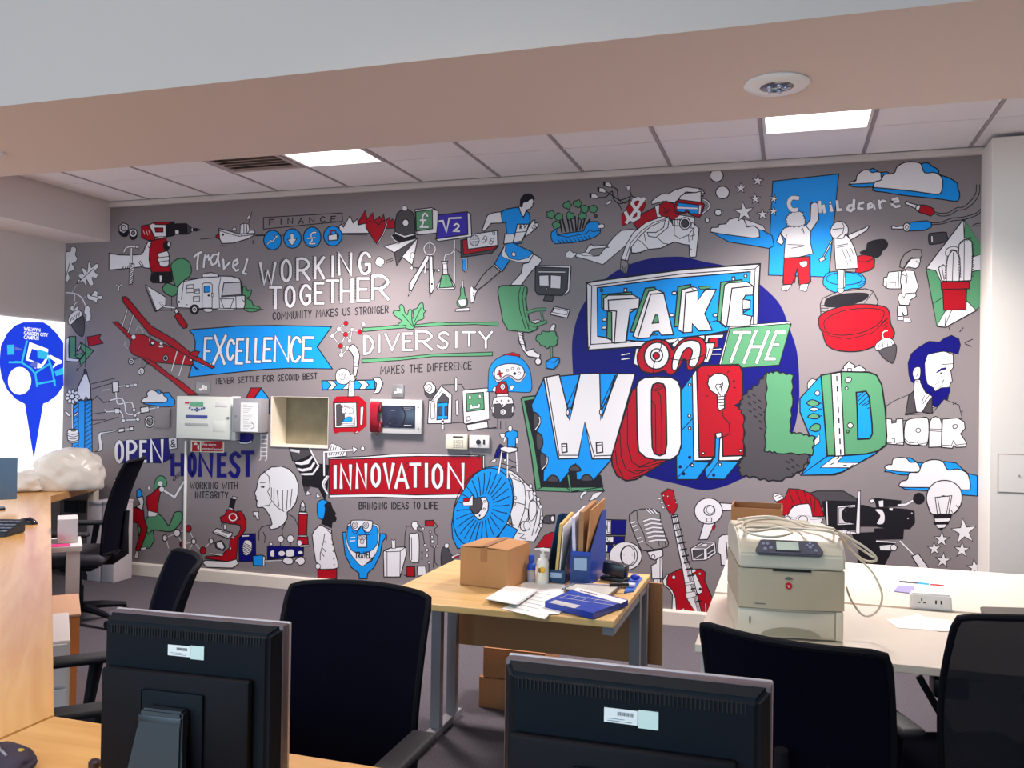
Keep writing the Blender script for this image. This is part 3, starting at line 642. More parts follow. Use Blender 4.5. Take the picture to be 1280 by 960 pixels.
P('b','310,440 305,420 335,415 345,500 420,640 465,685 540,650 600,520 610,430 650,430 655,455 625,500 610,600 560,700 510,745 505,790 442,790 440,745 380,700 330,600',.8); P('w','345,390 375,345 580,355 600,420 602,480 580,580 520,650 465,688 410,640 355,560 335,480',.6,1); P('b','350,400 378,360 560,362 590,420 588,500 545,560 460,590 380,560 345,480',.6,1)
P('w','378,335 395,322 535,325 548,350 538,400 510,418 480,400 460,365 425,405 395,395 378,370',.7,1); E('w',408,362,22,25,.6); E('l',408,362,11,13,.4); E('w',495,362,22,25,.6); E('l',495,362,11,13,.4); SV('385,410 415,432 455,375','465,380 500,440 550,430')
P('w','430,442 502,440 502,538 430,538'); E('l',450,462,12,14,.4); E('l',480,465,12,14,.4); E('l',465,492,16,18,.4); L('w',1.2,'372,462 408,458'); L('w',1.2,'368,488 408,485'); P('r','655,442 665,440 662,482 655,480',.3)
T('k',.9,'TRAVEL',412,628,538,622,48)
END()
M_('gadget_drawing','white canister and battery wired to small parts',380,600,6.4)
P('w','640,565 690,545 715,540 812,535 820,590 770,775 640,775 635,580'); SV('665,570 665,775','640,565 665,575 770,570 815,535','770,570 768,775'); P('w','700,475 715,485 730,475 732,545 705,548',.5)
P('w','845,440 880,430 918,440 920,640 905,660 860,655 845,600',.7,1); SV('860,460 862,640','805,540 808,440 820,370 860,368','800,760 830,770')
P('w','870,335 905,332 908,355 925,365 905,380 905,398 880,395 862,365',.6,1); P('r','970,325 1035,322 1042,345 1035,370 970,365'); SV('905,400 950,420 965,520','925,375 955,390','1045,340 1070,370 1045,390 1050,430 1070,450 1070,520 1045,540 1048,660 1075,690','1010,420 1010,520 1040,545 1035,700','945,580 945,630','1000,660 1000,740')
for x,y,r in ((953,388,9),(1010,415,9),(1025,453,9),(1028,492,12),(968,520,9),(983,560,12),(983,605,12),(945,578,6),(943,628,6),(1000,660,9),(1065,528,8),(1045,535,7)): E('w',x,y,r,r+2,.5,n=10)
P('r','818,695 885,692 888,772 822,772'); P('w','908,690 972,688 980,760 912,768'); P('d','1102,560 1140,530 1175,590 1195,620 1170,680 1102,690',.6,1); E('w',1142,525,18,20,.5); P('w','1180,610 1250,585 1250,600 1185,632',.4); P('r','1200,615 1240,600 1238,620 1205,628',.3)
END()
# ---- middle -----------------------------------------------------
M_('jet_engine_drawing','jet engine with a blue fan and white casing',540,560,6.4,10)
P('w','560,165 640,185 700,230 760,290 800,320 830,380 860,430 880,480 885,560 880,620 850,690 820,750 650,740 640,600')
P('b','530,720 560,640 600,610 685,655 650,720 540,760')
P('b','300,260 350,205 430,155 520,143 590,170 640,260 658,370 645,470 600,600 540,690 470,760 330,790 205,805 165,720 158,610 180,480 215,400'); E(None,408,478,225,330,.8,rot=.36)
for i in range(26):
    a=i*2*PI/26+.1; c,s_=math.cos(a),math.sin(a)
    rx,ry=205,305; th=.36
    def el(k,da=0): 
        x=rx*k*math.cos(a+da); y=ry*k*math.sin(a+da); return (408+x*math.cos(th)-y*math.sin(th),478+x*math.sin(th)+y*math.cos(th))
    L('k',.7,[el(.38),el(.7,.06),el(.96,.05)],1)
P('w','395,395 430,392 452,440 448,500 420,550 380,575 345,545 300,480 330,430'); P('d','330,405 385,395 405,440 400,480 370,520 340,530 300,480'); E('w',422,427,7,9,.5); E('w',418,488,7,9,.5); E('k',382,540,6,8,.3)
P('r','250,405 300,400 305,425 252,430',.4); P('w','245,432 292,430 318,380 328,378 328,460 250,462',.6)
SV('620,200 700,250 740,300 750,400 740,500 690,640','640,240 740,280','660,430 745,455','760,340 800,350 810,420 800,520 760,600','830,400 850,480 830,580 800,700','870,500 860,600 830,680','745,480 770,490 770,560 740,600','620,600 660,620','690,680 740,690 700,720 750,730')
E('w',738,625,32,38); E('w',760,620,26,36,.5); P('w','780,440 830,430 835,520 800,580 778,560',.6,1); P('w','775,350 808,345 812,400 785,420',.6,1); E('l',668,400,10,14,.4); E('l',662,448,9,11,.4); E('l',608,600,10,10,.4)
for x,y in ((790,305),(820,365),(850,410),(868,470),(880,560),(872,620)): E('w',x,y,14,18,.5,n=9)
P('d','890,560 910,540 985,535 980,600 930,605 890,600',.6); E('w',965,565,14,22,.5); P('r','830,795 900,700 960,672 1000,680 1000,800',.6); P('w','820,800 900,795 900,812 820,815',.4)
END()
M_('reader_drawing','person in a blue top sitting on a white stool',500,460,6.4,30)
for a in ('815,670 790,840','862,670 860,880','930,660 938,830'): L('w',1.6,a,0,.5)
SV('810,760 930,800','865,810 935,780','870,730 930,760'); P('n','800,610 820,620 790,720 755,715 775,650'); P('n','820,680 850,680 845,720 825,722'); P('w','760,725 770,735 765,750 725,750 730,742',.5); P('w','835,728 850,728 845,748 828,745',.4)
P('w','800,640 840,625 940,640 935,665 870,680 810,662'); P('w','795,525 845,525 845,560 810,558',.5); L('w',1.8,'845,545 835,585',0,.5); L('w',1.8,'935,540 935,600',0,.5)
P('b','845,515 905,495 942,510 940,555 925,560 925,632 860,632 862,560 840,545'); P('w','868,470 882,458 895,470 895,498 880,510 866,490',.5,1)
END()
M_('hand_window_drawing','white open frame with a blue window and a hex bolt',500,460,6.4)
P('d','195,165 200,215 240,245 280,235 292,170',.6); P('w','190,150 210,115 250,110 285,150 280,190 240,212 200,185'); E('w',232,160,24,28,.6); L('k',.5,'222,170 240,150 245,170',1)
SV('335,135 490,130 515,170','415,440 510,435','700,483 770,475'); P('w','222,445 232,255 250,262 330,142 415,215 410,442'); P('d','298,280 300,260 345,200 390,240 390,280',.5); P('w','248,285 275,275 282,390 272,402 248,402',.6,1); L('k',.5,'262,260 340,175')
P('b','300,282 385,275 382,408 295,415'); P('d','310,312 338,310 338,382 310,382',.5); P('d','358,310 382,308 380,382 358,380',.5); L('w',1.4,'342,410 345,485',0,.4); SV('335,470 335,510','352,470 352,490','332,430 355,430','332,450 355,450'); P('k','332,420 352,420 352,428 332,430',0)
P('w','440,85 450,75 460,90 458,180 448,190 440,180',.5); P('l','445,260 462,255 470,270 465,370 458,382 448,375',.5)
END()
M_('smiling_computer_drawing','old white computer with a smiling green screen',500,460,6.4)
P('w','530,455 700,425 705,478 545,502'); P('w','498,180 530,175 695,160 710,170 718,410 525,448 510,440'); P('g','530,205 668,195 675,330 535,350'); P('w','548,222 565,218 572,248 552,250',.4); P('w','628,215 645,212 652,242 632,245',.4); P('w','555,292 575,290 580,308 620,303 622,288 642,286 640,318 562,328',.4)
P('w','528,392 555,388 565,415 535,425',.6)
END()
M_('game_pad_drawing','plain rounded blue panel with a white game pad',500,460,6.4,20)
P('b','705,178 708,60 720,-10 770,-70 850,-105 930,-98 1000,-50 1040,20 1055,120 1050,180 1020,195 880,190 705,190',.6,1); P('r','820,-105 900,-125 960,-105 960,-90 880,-100',.4)
P('l','755,20 765,100 790,115 830,92 870,68 900,90 945,118 985,90 995,30',.5,1); P('w','755,40 770,-5 830,-30 900,-35 960,-22 992,15 990,60 960,92 925,90 890,62 845,60 800,95 765,85',.7,1)
P('r','790,22 800,18 806,38 822,34 825,48 808,52 812,72 800,75 795,56 778,58 776,44 792,40',.3); 
for x,y in ((862,18),(948,8),(955,42),(900,5)): E('w',x,y,10,10,.4,n=10)
E('k',918,45,8)
END()
M_('toy_robot_drawing','small round white and dark toy with a red top',500,460,6.4,60)
P('w','740,170 760,150 775,165 765,190 742,185',.5,1); P('w','875,150 900,135 912,150 900,175 880,170',.5,1); P('r','765,205 770,150 800,110 845,108 862,150 865,205'); E('w',822,150,20,24,.6); E('l',822,150,9,11,.4); P('w','775,210 865,205 870,230 770,238',.6)
P('w','740,290 762,235 880,230 910,290 905,330 740,335',.6,1); P('d','740,310 750,290 800,285 825,320 850,290 905,285 912,370 880,400 770,402 742,380',.6); E('w',825,352,24,26,.6); E('l',822,352,10,12,.4); P('w','738,310 750,308 752,360 740,358',.4); P('w','895,310 908,308 908,355 893,358',.4)
for x,y in ((775,268),(812,262),(868,262),(820,295)): L('k',.6,'%d,%d %d,%d'%(x-6,y,x+6,y)); L('k',.6,'%d,%d %d,%d'%(x,y-7,x,y+7))
SV('782,410 782,485','805,425 805,485','848,425 848,485','770,480 705,483')
END()
# ---- the large slogan --------------------------------------------
M_('disc_drawing','large navy disc behind the slogan',640,320,5.3333,0)
P('n','400,640 412,500 460,350 560,210 680,110 800,50 930,15 1060,5 1160,8 1280,38 1420,65 1560,120 1700,230 1790,330 1850,480 1900,640 1915,840 1910,1000 1870,1180 1750,1340 1600,1450 1500,1500 1400,1540 1270,1560 1100,1520 900,1470 700,1380 590,1300 480,1120 420,900',0,1)
END()
M_('lettering','TAKE on a sky blue framed sign',720,320,5.3333,30)
P('w','70,180 150,165 720,90 1228,52 1222,160 1210,470 860,530 860,555 490,600 80,628 75,500',1); SV('70,180 105,200 700,120 1195,85 1228,52','1195,85 1180,460','105,200 98,590 80,628','98,590 400,570')
P('b','142,212 600,152 1162,105 1150,470 1000,500 870,525 700,545 460,570 300,560 145,535'); E('b',170,228,9,10,.7); E('w',1130,133,10,11,.7)
for x,y in ((330,228),(1050,152)): P('w',[(x-9,y-12),(x+9,y-12),(x+10,y+12),(x-10,y+12)],.7)
for x,y in ((190,425),(188,478),(655,248),(638,395),(928,395)): P('w',[(x-12,y-8),(x+12,y-10),(x+12,y+8),(x-12,y+8)],.7,1)
SV('860,450 940,430 1000,480')
P('g','172,258 370,240 375,260 235,560 205,548 210,370 172,345'); P('w','185,285 215,262 380,258 425,285 418,340 360,380 335,575 240,578 238,375 185,360'); P('w','215,295 425,280 418,348 362,358 332,572 255,582 270,368 218,362')
P('g','462,215 525,208 535,230 400,510 362,505'); P('w','485,235 540,225 585,245 520,330 410,550 380,535 450,330'); P('w','498,255 585,248 650,525 570,528 550,500 515,505 490,545 410,552'); P('g','508,450 530,392 545,395 552,445',.7); P('g','510,528 525,512 545,528',.6)
P('g','680,205 765,190 765,215 690,470 655,472'); P('w','705,225 780,205 810,225 715,512 680,490'); P('w','732,245 815,228 812,298 860,225 935,222 858,385 908,495 820,500 775,450 775,508 715,512'); P('w','765,208 800,210 815,228 790,232',.6); P('g','815,205 895,200 895,215 830,225',.5); SV('838,255 870,222')
P('g','965,175 1105,158 1110,175 975,440 942,435'); P('w','990,195 1015,180 1140,172 1182,200 1000,470 965,445'); P('w','1040,215 1182,200 1180,262 1130,262 1115,290 1162,295 1160,352 1115,358 1115,390 1172,400 1160,465 1005,470',.9); P('b','1130,262 1182,260 1180,400 1172,402 1115,390 1115,378 1160,352 1162,295 1115,290',.8); P('w','1115,288 1162,300 1158,350 1112,355',.6)
END()
M_('lettering','ON in looped red and white letters',720,320,5.3333,130)
L('w',1,'305,660 358,650'); L('w',1,'305,690 355,682'); L('w',1.2,'305,660 358,650',0,.4); L('w',1.2,'305,690 355,682',0,.4); P('w','400,615 435,618 415,735 382,718',.7); P('w','640,590 680,555 690,575 655,620',.6)
P('w','865,530 985,522 980,545 885,548 872,600 855,600',.7); P('r','890,550 950,545 945,610 925,612 920,578 885,580',.6); P('w','870,580 925,580 905,660 880,710 845,705',.8); SV('895,600 870,690','900,655 965,660','905,620 960,625'); L('w',1.1,'905,655 965,655',0,.4); L('w',1.1,'910,625 965,620',0,.4)
P('r','410,690 415,640 450,590 510,560 570,558 610,575 632,605 650,620 700,565 770,540 830,545 862,580 868,640 850,700 800,745 745,758 735,700 715,690 690,745 650,785 610,785 590,765 520,782 450,770 420,735',1,1)
E('w',538,665,82,90,.9,rot=.25); E('w',538,662,40,44,.8); E('r',535,665,22,22,.8); SV('568,565 570,600 555,640','530,690 518,730 515,775')
P('w','640,742 645,690 670,620 710,578 760,562 810,570 830,600 825,670 800,730 770,740 752,720 775,650 770,620 745,612 715,640 690,700 672,755 648,760',.9,1); SV('625,685 700,695 770,690 860,660',s=1)
END()
M_('lettering','THE on a small green tilted sign',860,320,6.4,40)
P('w','330,562 805,525 825,545 725,875 270,900 250,860'); P('g','335,578 800,542 822,548 730,872 430,895 405,865 265,872'); SV('350,540 380,562')
TB('w',3.6,'THE','268,418,600,858 436,560,588,864 614,704,596,834',.6,slant=.38)
END()
M_('lettering','large white W of the word WORLD over a blue and green extrusion',640,450,5.3333,20)
P('g','62,260 72,248 185,235 612,870 390,878 160,870 130,640'); P('k','85,275 150,262 235,700 420,730 590,770 605,845 195,850 150,560')
P('g','160,870 205,845 365,850 390,878 600,848 615,870 400,880',.6); L('g',1.6,'375,770 392,875',0,.5)
P('b','215,118 450,95 705,90 820,95 700,500 670,655 545,800 430,798 425,690 325,815 208,808 210,700 190,600 165,470 130,300')
for x,y,f in ((160,410,1),(180,545,1),(205,680,1),(275,790,0),(420,720,0),(500,785,0)):
    if f: P('d',[(x-18,y-55),(x+15,y-45),(x+26,y),(x+18,y+40),(x-12,y+50)],.8,1); 
    else: P('d',[(x-38,y+20),(x-25,y-12),(x,y-22),(x+25,y-10),(x+35,y+20)],.8,1)
L('w',1,'182,380 185,420 155,465',1,.3); L('w',1,'235,650 232,690 200,730',1,.3)
P('b','360,320 445,130 440,200 395,320'); P('b','590,320 690,100 650,230 600,330')
P('w','212,118 315,98 370,320 362,360 385,400 455,92 585,88 590,300 590,400 705,92 822,92 660,658 535,660 485,415 440,655 308,660')
SV('230,115 315,635 440,635','485,415 550,640 662,635','450,100 395,330','700,100 600,390','308,660 315,635','535,660 550,642')
P('w','332,560 365,558 368,612 335,618',.8); P('w','562,552 602,548 605,615 565,620',.8); SV('332,578 366,575','562,568 602,565'); E('w',372,350,10,20,.6); E('w',592,348,8,20,.6)
END()
M_('lettering','large white O of the word WORLD over red rings',640,450,5.3333,70)
P('r','830,180 800,205 770,300 720,460 665,640 668,700 700,770 760,805 830,795 1040,665 960,560',1); SV('770,320 770,560 800,680 850,710 960,670','720,480 728,640 760,730 830,760 930,720','690,600 700,700 740,780','820,740 900,735','840,715 920,710','780,790 860,770','930,700 1010,680')
P('w','830,180 845,140 885,118 960,112 1060,115 1105,140 1125,190 1128,420 1130,560 1110,630 1060,665 960,665 890,650 845,610 835,500',1); P('r','930,200 940,165 970,152 1010,160 1025,200 1030,400 1032,560 1020,625 985,638 950,625 935,580 930,400',1)
SV('935,200 970,205 990,240 998,400 1000,630','932,270 955,300 960,620','940,180 975,165','955,195 1010,165','975,200 1022,172')
END()
M_('lettering','large red R of the word WORLD with a light bulb',840,440,5.3333,70)
P('b','60,258 165,118 160,730 250,735 165,850 32,850 30,690 60,640'); P('b','285,560 340,540 310,725 445,730 350,848 230,845 218,780 260,740 285,690')
SV('62,525 140,440','38,835 145,725','230,840 312,725'); P('w','135,155 165,115 182,700 285,690 260,722 145,725'); P('w','312,725 318,580 340,560 338,695 478,688 445,722')
P('r','165,120 190,95 250,88 420,85 455,95 468,130 475,310 455,340 420,355 470,385 482,440 478,690 340,695 335,545 290,545 285,700 182,702',1); P('n','420,355 445,345 450,362',.4)
for x,y in ((118,218),(115,425),(118,508),(135,755),(320,750)): E('w',x,y,9,10,.7)
for x,y in ((208,675),(457,657)): E('w',x,y,9,9,.7)
for x,y in ((118,702),(55,765),(78,812),(278,820)): E('n',x,y,8,9,.5)
P('w','238,215 245,175 285,145 330,142 370,165 382,215 370,260 352,285 350,310 350,375 315,392 305,370 300,285 255,255'); SV('300,300 350,295','302,320 352,315','304,340 352,335','306,360 352,352','322,290 290,230','335,290 325,220'); L('k',.6,'290,230 300,215 325,215 338,205 335,230 315,235',1); SV('335,395 345,440 380,470 385,545 335,570','370,138 378,128','400,200 420,190','410,235 425,240','222,200 232,205','240,155 250,165','230,295 238,290'); P('w','290,545 330,535 330,565 300,575',.6)
END()
M_('lettering','green L of the word WORLD with a furry grey side',840,440,5.3333,110)
def jag(pts,a=6,n=5):
    v=[float(x) for x in pts.replace(',',' ').split()]; p=list(zip(v[::2],v[1::2])); o=[]
    for i,(q,r_) in enumerate(zip(p,p[1:]+p[:1])):
        for k in range(n):
            t=k/n; j=(a if k%2 else -a); dx,dy=r_[0]-q[0],r_[1]-q[1]; l=math.hypot(dx,dy) or 1
            o.append((q[0]+dx*t-dy/l*j,q[1]+dy*t+dx/l*j))
    return o
P('d',jag('632,140 560,220 480,280 445,360 480,440 480,690 445,740 450,820 560,840 700,865 860,800 925,690 700,600',7),.8)
for i in range(46): 
    x=500+(i*73)%400; y=200+(i*117)%620
    if (x<620 and y>250-(x-500)*.3) or y>700: L('k',.7,'%d,%d %d,%d'%(x,y,x+18,y+12))
P('g',jag('632,138 700,132 805,155 800,350 785,535 860,545 950,565 935,685 700,672 620,660 625,400',5),.8)
END()
M_('lettering','green D of the word WORLD with a white road',1000,440,5.3333,120)
P('w','50,235 55,200 80,180 108,185 140,160 140,200 70,260',.6,1); P('b','0,310 140,155 180,690 570,620 500,680 280,800 230,818 5,820 60,740 90,620 0,400')
P('b','5,820 180,695 560,625 500,680 280,800 200,818'); P('w','240,690 290,690 250,735 395,740 330,772 135,770',.7); SV('205,750 225,740','245,712 260,700','290,755 310,755','345,755 360,750')
P('w','272,130 280,112 292,112 290,95 325,65 365,90 365,105 395,88 415,100 435,115 438,130 370,135',.7); P('w','318,130 318,110 342,110 342,130',.6)
P('g','140,155 280,130 460,135 510,155 545,220 568,380 578,560 572,620 520,660 440,680 300,690 182,692',1); P('w','208,145 272,135 298,690 235,695'); SV(*['%d,%d %d,%d'%(245+i*3.6,160+i*70,246+i*3.6,192+i*70) for i in range(8)],w=.9)
P('b','375,270 440,262 462,300 480,480 482,545 465,578 385,582 382,400',1); SV('385,300 420,270','388,325 440,275','395,350 455,295','410,360 458,325','430,360 460,342','450,375 464,372')
P('w','300,190 320,168 342,175 335,200 310,205',.6,1); E('w',310,242,10,9,.6); P('w','315,490 335,470 355,490 335,508',.6,1); E('g',318,530,9,9,.6)
P('w','98,275 118,255 132,275 118,292',.6,1); P('g','45,340 80,318 125,335 122,352 80,362',.7,1); P('w','62,382 90,370 122,378 95,395',.6,1); P('g','52,435 85,410 130,425 110,445',.7,1); P('g','62,515 95,480 132,485 130,520 100,530 85,525',.7,1); P('w','95,590 130,545 132,600 98,625',.6)
SV('120,340 145,342','120,380 142,380','125,428 145,425')
END()
# ---- right part ----------------------------------------------------
M_('diver_drawing','snorkelling diver in a blue mask with a red air tank',720,200,6.4,10)
L('k',.8,'180,300 240,295 290,250 300,310 350,350 440,320',1); L('k',.8,'290,215 330,240 345,320 440,290',1); L('k',.8,'240,250 300,290 390,345 440,300',1); L('k',.8,'428,235 450,290 490,300',1); L('k',.7,'340,350 370,405')
for x,y in ((145,290),(208,243),(256,198)): P('w',[(x-35,y-22),(x+12,y-18),(x+30,y),(x+28,y+22),(x-32,y+10)],.6); P('k',[(x-37,y-22),(x-20,y-20),(x-22,y+8),(x-36,y+5)],.3)
P('w','230,368 262,325 285,322 275,348 240,362',.5); P('w','402,210 430,205 438,235 410,242',.5); P('k','400,208 415,200 432,206',0)
P('w','0,750 60,755 100,690 122,675 140,690 240,680 262,700 130,712 95,750 140,770 185,765 300,620 360,565 440,555 480,560 500,600 380,700 215,838 100,800 0,775',.7); P('w','30,750 70,738 100,745 140,768 60,765',.5)
P('w','-82,745 -50,720 -20,745 0,740 5,755 -30,785 -80,780',.5)
P('w','440,610 500,540 620,460 740,450 770,510 850,480 945,510 985,548 960,775 910,778 905,680 860,675 790,655 730,680 680,705 580,715 510,740 445,750',.8); SV('660,630 700,668 735,672','905,660 900,600','940,560 930,640','915,610 950,600','500,640 530,660 580,715','545,590 560,660','440,750 460,740 480,748 500,738 520,745','915,710 925,715','840,600 860,605')
P('w','600,335 640,300 690,270 740,272 790,240 880,215 1000,230 1030,265 1010,290 960,262 880,255 830,300 800,340 760,340 700,330 610,355',.7); 
P('r','480,490 530,430 640,375 660,480 560,520 490,550 460,510'); P('r','668,360 720,328 780,350 830,400 835,450 790,510 740,455 700,460 660,430'); P('w','630,370 668,355 665,430 690,455 650,460',.6); SV('700,420 760,400','720,440 745,390','700,380 720,400 710,440')
P('w','362,795 400,680 460,580 560,500 700,450 745,470 735,540 640,620 580,610 570,580 640,580 700,540 715,480 600,530 520,600 440,700 415,805',.7); SV('395,795 440,660 520,570 620,500 720,470')
P('G','360,795 412,810 420,850 405,912 385,905 355,880',.6); SV('375,850 380,900','390,860 392,905','405,850 400,880','415,850 425,830')
P('w','790,470 830,440 950,460 945,540 900,600 830,630 785,600',.6); P('w','1000,250 1000,340 820,330 835,290 880,265 950,262'); P('r','800,330 830,318 1010,340 1028,360 1005,440 985,462 920,440 890,415 870,430 800,425 785,400'); P('b','815,340 985,362 978,432 915,430 888,395 865,420 805,412'); P('w','808,372 980,382 980,395 808,390',.2); P('w','985,360 1005,362 995,435 980,435',.4)
L('k',.6,'1020,310 1060,330 1075,370 1050,410 1010,435',1); L('w',1.2,'1022,318 1058,340 1062,385 1010,430',1,.3); SV('985,235 1030,245','1000,265 1035,268','1010,280 1020,295')
P('w','770,480 830,475 835,530 775,525'); E('w',872,508,44,48); E('d',872,508,30,32); SV('790,480 792,525','812,478 815,528'); P('w','925,500 948,510 945,545 920,545',.6)
END()
M_('dollar_sign_drawing','white dollar sign with a red shadow',720,200,6.4,110)
P('r','365,430 395,410 425,340 520,305 560,350 540,400 480,470 440,500 370,530',.5); LS('w',4,'530,330 500,308 465,318 450,350 475,390 505,420 500,460 460,482 420,470 398,420','545,310 405,500',s=0,o=.5)
END()
M_('bubble_drawing','rising white air bubbles',720,200,6.4)
for x,y,a,b in ((1125,125,53,50),(1172,260,54,50),(1138,420,27,26),(1050,482,17,18)): E('w',x,y,a,b,.8)
END()
M_('star_drawing','cluster of white stars beside the blue doorway',880,190,6.4,60)
for x,y,r,a in ((295,290,45,0),(430,230,48,.1),(410,375,45,-.05),(558,375,38,.2),(555,475,40,.1),(468,500,48,-.05),(318,480,82,-.1)): star(x,y,r,a)
END()
M_('cloud_drawing','white and blue cloud under the stars',880,190,6.4,20)
P('b','50,640 200,720 400,750 520,772 560,750 545,670 440,610 340,640',.8); P('w','310,535 380,555 470,590 495,625 440,625 340,600',.6); P('w','50,638 60,605 115,602 120,580 175,575 200,540 260,525 320,540 345,600 400,590 440,620 445,680 400,690 130,655',.8)
END()
M_('doorway_drawing','tall sky blue doorway shape',880,190,6.4,10)
P('b','550,235 1078,175 1040,560 1000,980 970,1000 515,985 530,600'.replace('970,1000','990,1000'),.8)
END()
M_('childcare_lettering','rounded white word Childcare',880,190,6.4,110)
L('w',4.8,'750,370 705,368 680,400 685,440 710,465 740,462',1,.6)
LS('w',3.6,'925,400 930,480','930,450 955,435 965,482','1012,430 1022,470','1065,395 1070,465 1098,462','1200,385 1195,460','1200,425 1160,430 1145,460 1175,472 1200,450',s=0,o=.5); E('w',1010,405,12,12,.5)
D.ox,D.oy=1040,190
LS('w',3.1,'250,405 215,415 210,450 245,455','325,405 290,420 290,450 320,440 330,400 340,455','375,390 385,450','380,410 405,390 425,395','480,400 530,395 520,370 485,380 480,420 510,440 540,432',s=0,o=.5)
END()
M_('boy_drawing','boy seen from behind reaching up in red trousers',880,190,6.4,60)
P('w','855,420 880,400 910,410 918,540 850,640 815,590 850,540'); P('r','845,400 860,400 855,415',.3); P('w','610,650 640,720 620,745 580,720 600,670'); P('w','640,610 700,590 815,590 855,640 850,720 872,815 760,840 640,850 650,700 612,650'); SV('790,610 800,650','780,620 785,640','660,660 655,700','670,740 800,745','700,770 820,750')
P('w',jag('665,590 655,540 680,490 740,475 790,480 800,520 815,560 800,590 720,600',5,4),.6); P('r','645,850 850,838 850,960 855,1040 755,1050 745,920 725,1045 630,1045'); P('w','770,885 825,880 825,915 795,922 770,905',.5,1)
D.ox,D.oy=860,320
P('r','770,15 972,5 975,215 890,232 880,80 830,230 762,225 765,100'); P('w','895,50 950,42 950,78 920,90 900,75',.5,1); P('w','755,235 830,230 810,255 790,280 748,270',.6); P('w','900,228 965,222 945,285 890,270',.6)
END()
M_('girl_drawing','girl in a white dress pointing to one side',880,190,6.4,90)
P('w','1150,665 1280,610 1310,590 1320,600 1300,630 1200,690 1170,705'); P('w','1030,700 1000,770 960,840 970,860 930,880 920,860 950,840 1010,720'); P('w','1040,690 1140,665 1170,700 1200,760 1225,840 1230,930 1055,940 1045,800'); SV('1110,790 1150,900','1140,780 1180,880','1175,770 1200,830','1065,750 1150,735','1065,765 1150,750')
P('w','1065,945 1120,945 1115,1100 1075,1100'); P('w','1010,640 1025,590 1060,560 1110,558 1150,600 1150,650 1130,660 1110,690 1050,690 1025,680',.7,1); SV('1030,620 1110,610','1110,570 1120,600 1110,650 1060,690')
P('w','1068,1095 1118,1095 1112,1120 1085,1128 1068,1110',.6,1)
END()
M_('tub_drawing','three round tubs in sky blue, red and charcoal',1000,300,5.3333,50)
P('k','400,80 440,60 450,20 500,0 560,-5 585,20 580,50 550,75 540,100 510,120 480,110 440,105 410,95',.3,1)
P('r','385,110 420,98 480,108 498,130 495,180 460,205 400,220 370,218'); L('k',.8,'385,145 440,145 490,125',1)
P('b','155,265 180,225 240,210 380,218 430,250 432,290 400,320 340,325 240,350 165,310',.8,1); E('b',295,258,120,42,.7); SV('380,290 430,275','390,305 425,290')
D.ox,D.oy=1000,300
P('w','255,200 300,198 302,300 298,315 275,332 258,310 260,290',.7)
P('G','135,430 150,390 250,345 440,325 490,345 520,410 515,430 400,470 140,505'); P('k','165,420 190,385 300,358 440,355 448,385 380,420 260,445 175,445',.5,1); SV('140,455 190,455','138,475 185,480','145,435 180,440','430,420 485,350')
P('r','125,560 140,500 250,450 400,428 540,440 590,470 605,560 630,620 600,670 520,700 400,740 260,738 180,700 150,620',1,1); P('r','160,570 180,520 300,470 450,455 550,470 555,510 510,570 400,620 280,635 190,620',.8,1); SV('130,590 200,640 330,660 480,620 590,520','540,560 580,520','545,580 600,540','560,590 590,570')
P('d','525,735 560,720 635,695 640,760 620,820 590,810 550,780',.7,1); P('w','502,705 520,680 560,655 600,655 630,685 600,710 560,720 510,738',.7,1); L('w',1.2,'555,655 550,625 565,608 582,605',1,.3); SV('530,690 520,725','555,680 550,715','580,675 585,710','605,675 615,695')
END()
M_('schoolgirl_drawing','child with a backpack standing in profile',1000,300,5.3333)
P('w','690,200 720,180 770,190 790,180 803,140 800,120 740,125 720,150'); P('G','665,180 670,140 700,90 755,62 808,65 814,105 800,122 742,118 712,150 700,175 688,190',.8,0)
P('w','555,300 560,250 580,248 590,215 640,210 675,205 672,325 600,325 575,320'); P('w','598,285 640,285 638,308 600,305',.5); SV('575,255 578,318','660,215 655,325')
P('w','675,215 700,200 760,205 775,260 790,310 770,355 690,358 668,280'); P('w','660,360 770,352 775,375 735,400 725,435 665,432 652,390'); P('w','680,230 705,240 705,355 695,385 680,370',.6); P('w','652,440 712,438 718,500 692,505 685,480 678,510 650,508 648,470'); P('w','650,512 690,512 688,535 650,535',.5); P('w','690,520 725,518 742,540 738,550 690,545',.5)
SV('775,140 790,155','700,200 715,240 710,290')
END()
M_('wire_plug_drawing','red and blue jack plugs on wavy cables',1040,190,6.4,10)
for a in ('1155,262 1150,330 1110,390 1050,440 1000,445 930,485 860,490 825,480','1180,262 1175,340 1130,410 1060,460 1010,465 940,505 870,512 825,495','1200,445 1150,490 1050,520 960,530 860,565 795,565','1200,465 1160,505 1060,540 970,550 880,575 795,582','1195,570 1150,575 1120,595','1195,590 1150,592'): L('k',.7,a,1)
P('w','585,405 600,395 615,405 700,430 695,465 610,425 590,420'); E('w',695,450,25,27); P('r','715,422 760,428 815,455 820,490 790,512 690,480'); P('w','475,600 490,590 510,598 590,588 590,618 500,615 480,615'); E('w',598,602,28,34); E('w',598,602,12,16,.6); P('b','625,562 760,550 795,570 795,600 740,628 620,632')
P('d','775,660 800,650 905,642 918,665 918,715 800,740 775,725',.8,1); P('w','792,672 806,670 808,722 794,724',.4)
END()
M_('cloud_drawing','pair of large white clouds with blue shadows near the ceiling',1040,190,6.4,80)
P('b','305,140 350,145 385,165 440,160 450,180 400,210 330,270 240,282 150,262',.8,1); P('w','142,262 150,240 190,230 200,190 240,152 285,142 320,165 350,160 388,165 392,200 400,225 350,245 330,248 150,258',.8,1)
